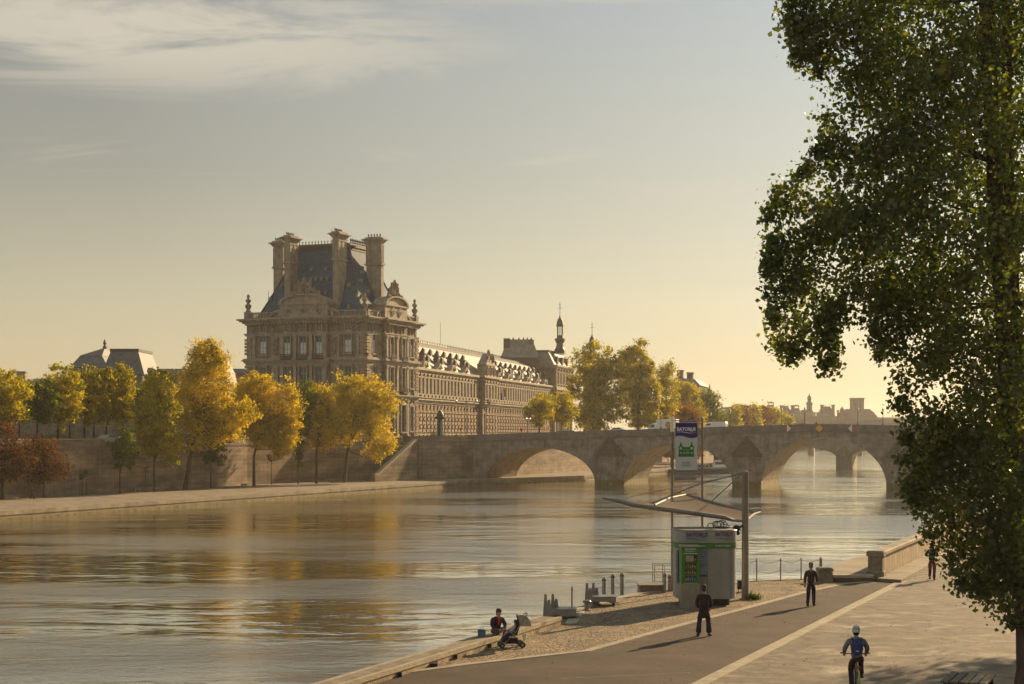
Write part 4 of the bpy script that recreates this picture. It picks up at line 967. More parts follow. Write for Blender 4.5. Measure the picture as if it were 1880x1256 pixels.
m_ = MB(); m_.extrude([(-1.5,0),(1.5,0),(1.2,2.4),(0,3.4),(-1.2,2.4)], lambda a,b: (9.4+0.2,6+a,15.5+b), (1.2,0,0)); m_.build('dormer', M['stone_trim'], ob)
ob = simple_block('low_palace_wing', 'low pale palace wing glimpsed between the left trees and the domed roof', 256, 460, 415, 14, 25.4, ('stone_pal','zinc'), roof=('mansard',26.6,2))
for i in range(14):
    window(ob, lambda a,z,d: (a,-d,z), 2.0+i*1.95, 11.5, 0.9, 3.2, 0.0)
ob = simple_block('domed_palace_block', 'palace block with a rounded grey dome behind the tallest yellow tree', 334, 420, 380, 14, 21.5, ('stone_pal','slate_lit'))
m_ = MB(); n = 12; wd = 10.9
pf = [(0.2,-1),(0.8,2.0),(2.0,4.6),(3.6,6.3),(4.6,7.0)]
for (i0,z0_),(i1,z1_) in zip(pf[:-1], pf[1:]): m_.add([(i0,i0,15+z0_),(wd-i0,i0,15+z0_),(wd-i0,14-i0,15+z0_),(i0,14-i0,15+z0_),(i1,i1,15+z1_),(wd-i1,i1,15+z1_),(wd-i1,14-i1,15+z1_),(i1,14-i1,15+z1_)],[(0,1,5,4),(1,2,6,5),(2,3,7,6),(3,0,4,7)])
m_.build('dome', M['slate_lit'], ob)
ob = simple_block('far_left_wing', 'long low roofed building with one stout chimney at the far left', -60, 134, 430, 12, 22.6, ('stone_pal','zinc'), roof=('gable',24.6,1))
m_ = MB(); m_.box(12.4,14.6,2,4,14,18.6); m_.box(12.2,14.8,1.8,4.2,18.6,19.0); m_.build('chimney', M['stone_trim'], ob)
# garden terrace wall of the Tuileries behind the street
tw = thing('terrace_wall', 'pale garden terrace wall with piers behind the street trees', 'wall', (-150,262,8.4), R(30))
m_ = MB(); m_.box(0,120,0,0.8,0,1.5); m_.build('wall', M['quaywall'], tw)
m_ = MB(); m_.box(0,120,-0.15,0.95,2.35,2.6); m_.build('coping', M['stone_trim'], tw)
m_ = MB()
for i in range(27): m_.box(i*4.6,i*4.6+(1.6 if i%3 == 0 else 0.9),-0.05,0.85,1.5,2.35)
m_.build('piers', M['concrete'], tw)

# ------------------------------------------------------------------ buildings beyond the bridge, far skyline
ob = thing('riverside_block', 'dark steep roofed corner building with two stout chimneys above the autumn trees', 'building', ((1232-HX)/F*560,560,8.0), R(-13))
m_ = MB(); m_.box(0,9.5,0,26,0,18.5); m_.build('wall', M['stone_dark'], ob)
m_ = MB(); m_.add([(-0.6,-0.6,18.5),(10.1,-0.6,18.5),(10.1,26.6,18.5),(-0.6,26.6,18.5),(1.4,1.5,21.3),(8.0,1.5,20.6),(8.0,24,20.6),(1.4,24,21.3)],[(0,1,5,4),(1,2,6,5),(2,3,7,6),(3,0,4,7),(4,5,6,7),(3,2,1,0)]); m_.build('roof', M['slate_lit'], ob)
for x,z in ((1.8,23.4),(5.2,22.6)): m_ = MB(); m_.box(x,x+2.0,2,4.5,20,z); m_.box(x-0.2,x+2.2,1.8,4.7,z,z+0.4); m_.build('chimney', M['cap_tiles'], ob)
ob = thing('gothic_gable_house', 'ornate gabled stone house edge right of the dark corner building', 'building', ((1284-HX)/F*600,600,8.0), R(-13))
m_ = MB(); m_.box(0,4.6,0,20,0,16.5); m_.build('wall', M['stone_pal'], ob)
m_ = MB(); m_.extrude([(0,0),(4.6,0),(4.4,1.6),(3.9,1.4),(3.6,3.6),(3.2,1.6),(2.6,2.6),(2.0,1.2),(1.0,1.6),(0,0.8)], lambda a,b: (a,0.5,16.5+b), (0,3,0)); m_.build('gable', M['stone_dark'], ob)
ob = simple_block('distant_apartments', 'pale hazy apartment block over the yellow trees left of the city hall', 1322, 1400, 900, 30, 20, ('stone_pal','slate_lit'), roof=('mansard',24.5,3))
D = 1350.0; s_ = D/F
M['sky_stone'] = mat('far_city_stone', (0.22,0.19,0.15), 0.9, var=0.2, scale=0.1)
M['sky_roof'] = mat('far_city_roof', (0.10,0.105,0.11), 0.8)
def zy(y): return E+(HY-y)*s_-7.5
def sx(px, px0): return (px-px0)*s_
# city hall: long body with steep pavilions, chimneys and a bell tower
ch = thing('city_hall', 'hazy city hall with steep pavilion roofs and tall chimneys on the skyline', 'building', ((1405-HX)*s_, D, 7.5))
p0 = 1405
m_ = MB(); m_.box(sx(1405,p0), sx(1560,p0), 0, 40, 0, zy(764)); m_.build('wall', M['sky_stone'], ch)
def pavr(a, b, yb, yt, i_): 
    r = MB(); x0, x1 = sx(a,p0), sx(b,p0); r.box(x0,x1,-2,30,0,zy(yb)); r.build('pavilion_wall', M['sky_stone'], ch)
    r = MB(); r.box(x0,x1,-2,30,zy(yb),zy(yt),i_,8); q = r.build('pavilion_roof', M['sky_roof'], ch)
    f = MB()
    for x in (x0+i_, x1-i_): f.tube([(x,6,zy(yt)),(x,6,zy(yt)+2.2)],0.16,4)
    f.build('finials', M['sky_roof'], q)
pavr(1441,1451,757,745,0.8); pavr(1454,1474,757,751,2.5); pavr(1511,1533,764,746,2.9); pavr(1475,1492,760,752,2.5)
r = MB(); r.box(sx(1405,p0),sx(1440,p0),0,30,zy(764),zy(750),4,10); r.build('roof', M['sky_roof'], ch)
for px, yt in ((1436,744),(1456,744),(1510.5,743),(1531,743),(1540,753),(1497,757),(1502,757)):
    c = MB(); x = sx(px,p0); wc = 0.55 if yt > 750 else 1.0; c.box(x-wc,x+wc,2,5,zy(766),zy(yt+2)); c.box(x-wc*1.4,x+wc*1.4,1.6,5.4,zy(yt+2),zy(yt)); c.build('chimney', M['sky_stone'], ch)
for px, yt in ((1418,737),(1465,743)):
    c = MB(); x = sx(px,p0); c.box(x-2.3,x+2.3,6,11,zy(757),zy(yt+6)); 
    for q in (-1.9,1.9): c.box(x+q-0.25,x+q+0.25,6.5,7,zy(yt+6),zy(yt+3))
    c.box(x-2.9,x+2.9,5.5,11.5,zy(yt+3),zy(yt),1.9,2); c.build('roof_pavilion', M['sky_stone'], ch)
bt = thing('bell_tower', 'tiered bell tower with a domed top on the hazy skyline', 'tower', ((1483.5-HX)*s_, D-6, 7.5))
m_ = MB(); m_.box(-3.1,3.1,-3,3,0,zy(757),0.3); m_.build('shaft', M['sky_stone'], bt)
m_ = MB(); m_.lathe([(3.3,zy(757)),(3.2,zy(755)),(2.4,zy(754.5)),(2.3,zy(744)),(3.0,zy(743)),(2.6,zy(740)),(1.6,zy(738)),(1.5,zy(733)),(1.9,zy(732)),(1.5,zy(729)),(0.8,zy(727)),(0.3,zy(725)),(0.15,zy(721))], n=8); m_.build('belfry', M['sky_roof'], bt)
sp = thing('chapel_spire', 'small pointed dome between the city hall roofs and the square tower', 'tower', ((1546-HX)*s_, D, 7.5))
m_ = MB(); m_.lathe([(4.4,0),(4.2,zy(764)),(3.0,zy(760)),(1.9,zy(756)),(1.9,zy(753)),(1.3,zy(750)),(0.5,zy(748)),(0.1,zy(745))], n=8); m_.build('spire', M['sky_roof'], sp)
stt = thing('square_tower', 'tall flat topped square stone tower standing above the skyline', 'tower', ((1560-HX)*s_, D-10, 7.5))
m_ = MB(); wd = 21.5*s_; m_.box(0,wd,0,wd,0,zy(733)); m_.box(-0.5,wd+0.5,-0.5,wd+0.5,zy(733),zy(731)); m_.build('shaft', M['sky_stone'], stt)
m_ = MB()
for a in (0.25,0.65): m_.box(wd*a,wd*a+0.9,-0.25,-0.01,zy(757),zy(740))
m_.build('window', M['sky_roof'], stt)
for nm, lb, a, b, yt, yr, i_ in (('round_roofed_block','round shouldered hazy block at the left foot of the square tower',1552,1566,757,751,1.8),('tall_slate_block','hazy slate roofed block right of the square tower',1581,1603,758,751,3.0),('gable_block','narrow hazy gable at the right end of the skyline buildings',1603,1609,766,760,1.0),('long_low_block','long low hazy building at the right end of the skyline',1608,1700,768,766,1.0)):
    o = thing(nm, lb, 'building', ((a-HX)*s_, D-5, 7.5)); m_ = MB(); wd = (b-a)*s_; m_.box(0,wd,0,20,0,zy(yt)); m_.build('wall', M['sky_stone'], o); m_ = MB(); m_.box(0,wd,0,20,zy(yt),zy(yr),i_,5); m_.build('roof', M['sky_roof'], o)
# hazy bank buildings under the skyline
rr = random.Random(9)
x = (1330-HX)/F*1150; i = 0
lbs = ['first','second','third','fourth','fifth','sixth','seventh','eighth','ninth','tenth']
while i < 9:
    wd = rr.uniform(14,24); h_ = rr.uniform(5,9); o = thing('quayside_house', lbs[i]+' hazy house from the left in the low row beneath the skyline', 'house', (x,1150+rr.uniform(-10,10),7.4), 0, 'low houses beneath the skyline')
    m_ = MB(); m_.box(0,wd,0,14,0,h_); m_.build('wall', M['sky_stone'], o); m_ = MB(); m_.box(-0.3,wd+0.3,-0.3,14.3,h_,h_+rr.uniform(2,4),1.5,3); m_.build('roof', M['sky_roof'], o); x += wd+0.4; i += 1
# ------------------------------------------------------------------ trees
def leaf_mesh(name, centers, size, rng, mats, per=None, flat=0.0, aspect=0.62):
    """many small leaf faces as one mesh; centers is an (n,3) array"""
    n = len(centers); s = size*(0.45+1.1*rng.random(n)**1.3)[:,None]
    a = rng.normal(size=(n,3)); a[:,2] -= 0.35; a /= np.linalg.norm(a,axis=1)[:,None]
    b = rng.normal(size=(n,3)); b -= a*(a*b).sum(1)[:,None]; b /= np.linalg.norm(b,axis=1)[:,None]
    c = centers
    v = np.stack([c-a*s*0.5, c+b*s*aspect*0.5-a*s*0.08, c+a*s*0.55, c-b*s*aspect*0.5-a*s*0.08], axis=1).reshape(-1,3)
    me = bpy.data.meshes.new(name); me.vertices.add(4*n); me.vertices.foreach_set('co', v.ravel().astype(np.float32))
    me.loops.add(4*n); me.loops.foreach_set('vertex_index', np.arange(4*n, dtype=np.int32))
    me.polygons.add(n); me.polygons.foreach_set('loop_start', np.arange(0,4*n,4,dtype=np.int32)); me.polygons.foreach_set('loop_total', np.full(n,4,dtype=np.int32))
    me.materials.append(mats); me.update(calc_edges=True); me.validate()
    o = bpy.data.objects.new(name, me); COL.objects.link(o); return o
M['lf_yellow'] = leafmat('golden_leaves', [(0.14,0.14,0.015),(0.43,0.355,0.028),(0.68,0.52,0.035),(0.78,0.58,0.05)], 0.55, (1.12,1.0,0.6))
M['lf_bright'] = leafmat('bright_yellow_leaves', [(0.24,0.23,0.02),(0.50,0.42,0.035),(0.70,0.54,0.05),(0.78,0.62,0.09)], 0.50, (1.1,1.0,0.6))
M['lf_ygreen'] = leafmat('yellow_green_leaves', [(0.09,0.10,0.014),(0.28,0.255,0.024),(0.52,0.43,0.035),(0.68,0.53,0.05)], 0.55, (1.2,1.15,0.5))
M['lf_green'] = leafmat('green_leaves', [(0.055,0.08,0.018),(0.13,0.165,0.028),(0.26,0.28,0.035)], 0.50, (1.2,1.2,0.5))
M['lf_rust'] = leafmat('rust_leaves', [(0.06,0.045,0.025),(0.10,0.058,0.028),(0.17,0.078,0.03)], 0.45, (1.2,0.9,0.6))
M['lf_brown'] = leafmat('brown_leaves', [(0.07,0.045,0.02),(0.13,0.07,0.025),(0.20,0.10,0.03)], 0.45, (1.2,0.9,0.6))
M['lf_orange'] = leafmat('orange_leaves', [(0.10,0.06,0.015),(0.22,0.11,0.02),(0.36,0.17,0.03)], 0.45, (1.2,0.9,0.6))
TREES = {}
def tree(name, label, base, blobs, n, leaf, mt, trunk_r=0.2, lean=(0,0), fork=None, group=None, clump=0.55, seed=1, sparse=0.0, nlimb=10, hollow=0.45, per=70):
    """blobs: list of (dx,dy,z0,rx,ry,rz) ellipsoids relative to the base; trunk rises to the crown and limbs reach into it"""
    rng = np.random.default_rng(seed); rr = random.Random(seed)
    o = thing(name, label, 'tree', base, 0, group)
    vol = np.array([b[3]*b[4]*b[5] for b in blobs]); pr = vol**0.75; pr = pr/pr.sum()
    ncl = max(6, n//per); cc = []
    while len(cc) < ncl:
        b = blobs[rng.choice(len(blobs), p=pr)]; d = rng.normal(size=3); d /= np.linalg.norm(d); r = (hollow+(1-hollow)*rng.random())*(0.85+0.3*rng.random())
        cc.append((b[0]+d[0]*b[3]*r, b[1]+d[1]*b[4]*r, b[2]+d[2]*b[5]*r))
    cc = np.array(cc)
    idx = rng.integers(0, ncl, n); sg = 0.72*clump*(0.6+0.8*rng.random(ncl))[idx][:,None]
    pts = cc[idx]+rng.normal(size=(n,3))*sg*np.array([1,1,0.75])
    c = leaf_mesh('crown', pts, leaf, rng, mt); c.parent = o
    zc = sum(b[2]*p for b, p in zip(blobs, pr)); xc = sum(b[0]*p for b, p in zip(blobs, pr)); yc = sum(b[1]*p for b, p in zip(blobs, pr))
    zlow = min(b[2]-b[5] for b in blobs); f = fork if fork else max(1.2, zlow+0.4)
    t = MB(); fx, fy = lean[0]*f, lean[1]*f
    t.tube([(0,0,-0.15),(0.02,0,0.25),(fx*0.5+0.05*trunk_r,fy*0.5,f*0.5),(fx,fy,f)], [trunk_r*1.45,trunk_r*1.08,trunk_r*0.92,trunk_r*0.8], 8)
    top = (xc, yc, zc+0.3*max(b[5] for b in blobs)); t.tube([(fx,fy,f-0.1),((fx+top[0])/2+0.2,(fy+top[1])/2,(f+top[2])/2),top], [trunk_r*0.78,trunk_r*0.5,trunk_r*0.15], 6)
    t.build('trunk', M['bark'], o, smooth=True)
    l = MB()
    for i in range(nlimb):
        q = cc[rr.randrange(ncl)]; s0 = rr.uniform(0,0.7); st_ = V((fx,fy,f))*(1-s0)+V(top)*s0; en = V(q)
        mid = st_*0.45+en*0.55+V((0,0,-0.08*(en-st_).length)); r0 = trunk_r*rr.uniform(0.25,0.42); l.tube([st_,mid,en],[r0,r0*0.6,r0*0.15],5)
    l.build('limbs', M['bark'], o, smooth=True)
    return o
def zrel(py, Y, zb_): return E-(py-HY)*Y/F-zb_
def mtree(name, label, px, by, boxes, n, leaf, mt, zq=1.0, trunk_r=0.2, lean_px=0, back=None, **k):
    """lay a tree out from survey marks: base column and row, crown parts as photo boxes (x0,x1,ytop,ybottom)"""
    b = G(px, by, zq) if back is None else V(((px-HX)/F*back, back, zq)); Y = b.y; m_ = Y/F
    bl_ = []
    for j, (x0,x1,yt,yb) in enumerate(boxes):
        rx = (x1-x0)/2*m_; rz = (yb-yt)/2*m_; ry = min(rx, 4.2)*(1.0 if len(boxes) == 1 else 0.9)
        bl_.append((((x0+x1)/2-px)*m_, 0.5*((j*7)%3-1)*ry*0.5, E-((yt+yb)/2-HY)*m_-zq, rx*1.0, ry, rz*1.0))
    return tree(name, label, b, bl_, int(n*1.7), leaf*1.32, mt, trunk_r=trunk_r, lean=(lean_px/60.0, 0), **k)
Q = 'trees along the lower far quay'
mtree('maple_tree','rust red tree at the left edge of the far quay',4,917,[(-55,60,770,850),(-40,75,815,885)],3400,0.26,M['lf_rust'],trunk_r=0.2,group=Q,seed=1,per=20,clump=0.6)
mtree('maple_tree','thin brown tree second from the left on the far quay',80,913.5,[(45,118,800,850),(40,130,835,888)],2600,0.24,M['lf_brown'],trunk_r=0.14,group=Q,seed=2,per=14,clump=0.6,nlimb=18)
sap = mtree('young_tree','tiny staked sapling between the brown tree and the narrow green tree',152,910,[(147,158,868,884),(152,164,864,872)],160,0.26,M['lf_green'],trunk_r=0.05,group=Q,seed=3,nlimb=2,clump=0.25)
sk = MB()
for dx_, dy_ in ((-0.55,0.3),(0.5,0.3),(0.0,-0.5)): sk.tube([(dx_,dy_,0),(dx_*0.9,dy_*0.9,2.1)],0.05,5)
sk.build('stakes', M['bark'], sap)
mtree('young_tree','slim green tree against the stained wall',220,906.5,[(200,262,792,835),(208,250,815,872)],2100,0.26,M['lf_green'],trunk_r=0.14,group=Q,seed=4,clump=0.5)
mtree('plane_tree','drooping yellow green tree left of the tallest tree',283,903,[(262,318,672,760),(245,330,715,815),(252,305,770,842),(295,338,780,862),(235,275,730,800)],11500,0.27,M['lf_ygreen'],trunk_r=0.16,group=Q,seed=5,clump=0.65)
mtree('plane_tree','tallest golden tree with a leaning dark trunk on the far quay',340,899,[(345,420,618,700),(322,440,650,760),(310,378,700,800),(380,470,715,800),(330,420,740,830),(395,450,740,815)],17000,0.27,M['lf_yellow'],trunk_r=0.36,lean_px=9,group=Q,seed=6,clump=0.7,nlimb=22,fork=7.2)
mtree('young_tree','dense green tree right of the leaning trunk',387,896,[(362,432,770,830),(370,420,800,858)],3000,0.26,M['lf_green'],trunk_r=0.13,group=Q,seed=7,clump=0.5)
mtree('plane_tree','broad golden tree with a straight trunk below the pavilion',466,893,[(440,515,685,745),(425,500,700,790),(480,552,745,842),(452,500,770,828),(418,478,700,800),(500,560,700,790)],19000,0.27,M['lf_yellow'],trunk_r=0.27,group=Q,seed=8,clump=0.65,nlimb=16)
mtree('young_tree','narrow dark green tree hugging the wall between the golden trees',547,889,[(545,582,695,760),(538,570,740,810),(538,560,790,856)],3600,0.27,M['lf_green'],trunk_r=0.12,group=Q,seed=9,clump=0.5)
mtree('young_tree','bare little tree with a few twigs against the wall',498,890,[(490,507,830,850)],90,0.2,M['lf_brown'],trunk_r=0.07,group=Q,seed=10,nlimb=7,clump=0.4)
mtree('young_tree','bare thin trunk standing beside the yellow green tree',267,904,[(262,272,855,870)],30,0.2,M['lf_brown'],trunk_r=0.08,group=Q,seed=30,nlimb=5,clump=0.3)
mtree('plane_tree','dull yellow tree just left of the brightest yellow tree',581,888,[(560,620,705,770),(550,640,745,815),(570,612,790,832)],7200,0.27,M['lf_yellow'],trunk_r=0.25,group=Q,seed=11,clump=0.6,nlimb=14)
mtree('plane_tree','brightest yellow tree with a full round crown beside the quay stair',632,886,[(605,710,682,760),(592,700,705,800),(650,735,700,800),(665,728,770,850),(610,665,760,820)],17500,0.27,M['lf_bright'],trunk_r=0.33,lean_px=6,group=Q,seed=12,clump=0.65,nlimb=22,fork=6.0)
# street trees behind the wall
S = 'clipped trees along the upper street'
def yst(px): return 226+px*0.14+16
for i, (px, x0, x1, yt, yb, lb, mt_) in enumerate([(8,-40,62,680,782,'wide green street tree at the far left edge','lf_ygreen'),(68,50,108,698,780,'small street tree second from the left behind the wall','lf_green'),(106,82,156,668,786,'street tree with a tall dark top third from the left','lf_ygreen'),(155,140,190,674,784,'street tree below the grey mansard roof','lf_ygreen'),(172,160,212,668,782,'fuller street tree just below the flat topped roof','lf_ygreen'),(195,190,252,668,788,'street tree with the brightest crown right of the flat topped roof','lf_ygreen'),(262,248,320,690,795,'dull street tree behind the drooping quay tree','lf_green'),(430,425,480,700,790,'street tree hidden behind the broad golden tree','lf_green')]):
    Y = yst(px); mtree('street_tree', lb, px, 0, [(x0,x1,yt,yb-18),(x0+6,x1-8,yt+25,yb)], 5200 if x1-x0 > 60 else 3600, 0.28, M[mt_], zq=8.4, trunk_r=0.17, back=Y, group=S, seed=40+i, clump=0.5, per=40, hollow=0.6)
for i, (px, x0, x1, yt, yb, lb) in enumerate([(35,5,70,700,778,'far back street tree behind the leftmost green trees'),(128,100,160,702,778,'far back street tree between the third and fourth street trees'),(225,205,262,704,778,'far back street tree behind the brightest street crown'),(300,275,335,706,778,'far back street tree left of the tallest golden tree'),(385,355,415,706,778,'far back street tree behind the tallest golden tree')]):
    Y = yst(px)+30; mtree('street_tree', lb, px, 0, [(x0,x1,yt,yb)], 2600, 0.3, M['lf_green'], zq=8.4, trunk_r=0.17, back=Y, group=S, seed=55+i, clump=0.6, per=40)
# small round trees and tall trees beyond the bridge head
T = 'trees beyond the bridge head'
mtree('round_tree','small round green tree at the bridge head nearest the wing',990,0,[(962,1022,722,782)],3800,0.34,M['lf_ygreen'],zq=8.4,trunk_r=0.2,back=385,group=T,seed=60,clump=0.6)
mtree('round_tree','small round green tree touching the tall poplars',1030,0,[(1005,1060,720,782)],3800,0.34,M['lf_ygreen'],zq=8.4,trunk_r=0.2,back=400,group=T,seed=61,clump=0.6)
mtree('tall_tree','tall green tree left of its twin above the bridge',1092,0,[(1052,1130,622,705),(1035,1120,670,750),(1080,1160,655,760),(1045,1150,720,795)],15000,0.42,M['lf_ygreen'],zq=8.4,trunk_r=0.45,back=430,group=T,seed=62,clump=0.9,nlimb=16)
mtree('tall_tree','tall dark green tree right of its twin above the bridge',1172,0,[(1132,1200,625,705),(1128,1222,665,750),(1140,1215,720,792)],13000,0.42,M['lf_ygreen'],zq=8.4,trunk_r=0.45,back=440,group=T,seed=63,clump=0.9,nlimb=16)
mtree('tall_tree','thin sparse tree beside the dark twin tree',1222,0,[(1205,1242,662,715),(1200,1245,690,780)],2600,0.42,M['lf_ygreen'],zq=8.4,trunk_r=0.25,back=450,group=T,seed=64,clump=0.9,per=16,nlimb=16)
mtree('copper_tree','rust orange tree behind the white lorry',1205,0,[(1178,1245,735,792)],3600,0.42,M['lf_orange'],zq=8.4,trunk_r=0.3,back=470,group=T,seed=65,clump=0.8)
mtree('copper_tree','brownish orange tree behind the banner top',1252,0,[(1225,1285,742,792)],3200,0.42,M['lf_orange'],zq=8.4,trunk_r=0.3,back=490,group=T,seed=66,clump=0.8)
mtree('willow_tree','pale green willowy tree in front of the dark corner building',1262,0,[(1235,1285,700,760),(1245,1300,735,792)],4600,0.45,M['lf_ygreen'],zq=8.4,trunk_r=0.3,back=510,group=T,seed=67,clump=0.9)
mtree('willow_tree','green tree right of the dark corner building',1300,0,[(1278,1322,712,770),(1282,1335,745,792)],4200,0.45,M['lf_green'],zq=8.4,trunk_r=0.3,back=540,group=T,seed=68,clump=0.9)
for i, (px, yt, mt_, lb) in enumerate([(1345,742,'lf_ygreen','first'),(1362,737,'lf_orange','second'),(1382,742,'lf_ygreen','third'),(1400,741,'lf_orange','fourth'),(1420,747,'lf_ygreen','fifth'),(1438,760,'lf_ygreen','sixth')]):
    mtree('poplar_row_tree', lb+' hazy tree from the left in the golden row before the skyline', px, 0, [(px-15,px+15,yt,795)], 2600, 0.6, M[mt_], zq=8.4, trunk_r=0.3, back=690+i*14, group='hazy golden trees before the skyline', seed=70+i, clump=1.3)
for i, (px, lb) in enumerate([(1185,'left tree seen under the second arch'),(1232,'middle tree seen under the second arch'),(1275,'right tree seen under the second arch')]):
    mtree('quay_tree', 'orange brown '+lb, px, 0, [(px-26,px+26,800,846)], 1800, 0.4, M['lf_orange'], zq=1.0, trunk_r=0.2, back=[425,440,455][i], group='trees glimpsed under the second arch', seed=90+i, clump=0.9)

# ------------------------------------------------------------------ the big near tree
BT = V((12.95, 42.2, QZ))
bt_ = thing('riverside_tree', 'huge dark leafy tree filling the right side of the view', 'tree', BT)
poly = np.array([(1437,-60),(1440,60),(1455,100),(1440,125),(1490,135),(1505,170),(1487,205),(1506,250),(1484,290),(1462,318),(1432,330),(1409,345),(1418,370),(1396,392),(1412,425),(1404,470),(1398,520),(1402,560),(1412,590),(1402,632),(1425,640),(1424,668),(1452,682),(1470,650),(1500,650),(1512,690),(1540,694),(1546,640),(1530,600),(1560,600),(1590,608),(1606,650),(1612,690),(1640,700),(1632,735),(1660,765),(1648,800),(1668,825),(1646,845),(1662,870),(1650,895),(1672,925),(1692,965),(1702,995),(1724,1010),(1728,1045),(1745,1078),(1790,1098),(1820,1112),(1846,1148),(1870,1150),(1935,1085),(2060,1000),(2200,830),(2290,600),(2300,200),(2250,-60),(2200,-420),(2050,-700),(1800,-760),(1600,-640),(1480,-350)], float)
def inpoly(p, poly):
    x, y = p[:,0], p[:,1]; r = np.zeros(len(p), bool); n = len(poly); j = n-1
    for i in range(n):
        xi, yi = poly[i]; xj, yj = poly[j]
        c = ((yi > y) != (yj > y)) & (x < (xj-xi)*(y-yi)/(yj-yi+1e-12)+xi); r ^= c; j = i
    return r
def dpoly(p, poly):
    d = np.full(len(p), 1e9); n = len(poly)
    for i in range(n):
        a = poly[i]; b = poly[(i+1)%n]; ab = b-a; t = np.clip(((p-a)@ab)/(ab@ab), 0, 1); q = a+t[:,None]*ab; d = np.minimum(d, np.hypot(*(p-q).T))
    return d
rng = np.random.default_rng(5); cand = np.column_stack([rng.uniform(1390,2300,60000), rng.uniform(-760,1150,60000)])
cand = cand[inpoly(cand, poly)]; dd = dpoly(cand, poly)
Yc = BT.y; mpp = Yc/F
thick = np.clip(dd*mpp*1.1, 0.25, 3.4)
# crown density: fewer clumps where the sky shows through
hole = np.sin(cand[:,0]*0.021+1.3*np.sin(cand[:,1]*0.013))*np.sin(cand[:,1]*0.019+1.1)+0.55*np.sin(cand[:,0]*0.053+cand[:,1]*0.037)
keep = (dd > 7) & ((hole > -0.4) | (rng.random(len(cand)) < 0.22))
cand = cand[keep]; dd = dd[keep]; thick = thick[keep]
inview = (cand[:,0] < 1930) & (cand[:,1] > -60)
sel = np.concatenate([np.where(inview)[0][:2000], np.where(~inview)[0][:900]])
cand = cand[sel]; dd = dd[sel]; thick = thick[sel]; iv = inview[sel]
ydep = rng.uniform(-1,1,len(cand))*thick
cen = np.column_stack([(cand[:,0]-HX)*mpp, Yc+ydep, E-(cand[:,1]-HY)*mpp])-np.array(BT)
npl = np.where(iv, 54, 40); idx = np.repeat(np.arange(len(cen)), npl)
sg = np.clip(dd*mpp*0.7, 0.10, 0.25)[idx][:,None]
pts = cen[idx]+rng.normal(size=(len(idx),3))*sg
M['lf_near'] = leafmat('near_tree_leaves', [(0.042,0.060,0.028),(0.068,0.088,0.034),(0.10,0.12,0.036),(0.25,0.22,0.04)], 0.58, (1.35,1.55,0.35), scale=0.8, gloss=0.035)
cr_ = leaf_mesh('crown', pts, 0.118, rng, M['lf_near'], aspect=0.85); cr_.parent = bt_
def bp_(px, py, dy=0.0): px = px+(22 if py > 1000 else 22*max(0,py/1000)); return V(((px-HX)*mpp, Yc+dy, E-(py-HY)*mpp))-BT
t = MB(); t.tube([(0.36,0,-0.2),(0.34,0,0.15),bp_(1866,1230),bp_(1863,1100),bp_(1850,900,0.2),bp_(1836,650,0.1),bp_(1822,430),bp_(1812,220,-0.2),bp_(1806,0,-0.2),bp_(1800,-300),bp_(1795,-560)], [0.5,0.36,0.31,0.29,0.27,0.25,0.22,0.20,0.19,0.14,0.06], 12)
t.tube([bp_(1850,900,0.2),bp_(1862,640,0.5),bp_(1858,400,0.6),bp_(1856,200,0.6),bp_(1862,0,0.6),bp_(1890,-350,0.5)], [0.22,0.19,0.16,0.15,0.13,0.05], 10)
t.tube([bp_(1856,960,0.1),bp_(1930,700,-0.4),bp_(1980,400,-0.6),bp_(2010,0,-0.6)], [0.2,0.16,0.12,0.08], 8)
t.build('trunk', M['trunk_near'], bt_, smooth=True)
l = MB(); rr = random.Random(3)
starts = [bp_(1863,1080),bp_(1856,980,0.1),bp_(1848,880,0.2),bp_(1840,720,0.1),bp_(1832,560),bp_(1825,470),bp_(1815,300,-0.1),bp_(1810,150,-0.2),bp_(1805,0,-0.2),bp_(1858,400,0.6)]
for k in range(110):
    e_ = V(cen[rr.randrange(len(cen))]); s0 = min(starts, key=lambda q: (q-e_).length+abs(q.z-(e_.z-1.2))*1.5+rr.uniform(0,1.5))
    if (e_-s0).length > 3.6: continue
    m_ = s0*0.5+e_*0.5+V((rr.uniform(-.2,.2),rr.uniform(-.2,.2),-0.12*(e_-s0).length+0.2)); r0 = 0.018+0.011*(e_-s0).length; l.tube([s0,m_,e_],[r0,r0*0.6,0.008],5)
l.build('limbs', M['trunk_near'], bt_, smooth=True)
for a, b in (((1535,520),(1500,600)),): pass

# the next tree of the promenade row stands just outside the frame; its shadow falls over the lower right paving
nx_ = tree('promenade_tree', 'next tall tree of the promenade row, just right of the big near tree', V((24.8,62.2,QZ)), [(0,0,8.5,3.0,3.0,3.2),(0.3,0.2,12.5,3.1,3.0,3.6),(-0.2,0,16.5,2.4,2.4,3.2)], 15000, 0.22, M['lf_near'], trunk_r=0.28, seed=99, clump=0.55, nlimb=24, fork=6.0)
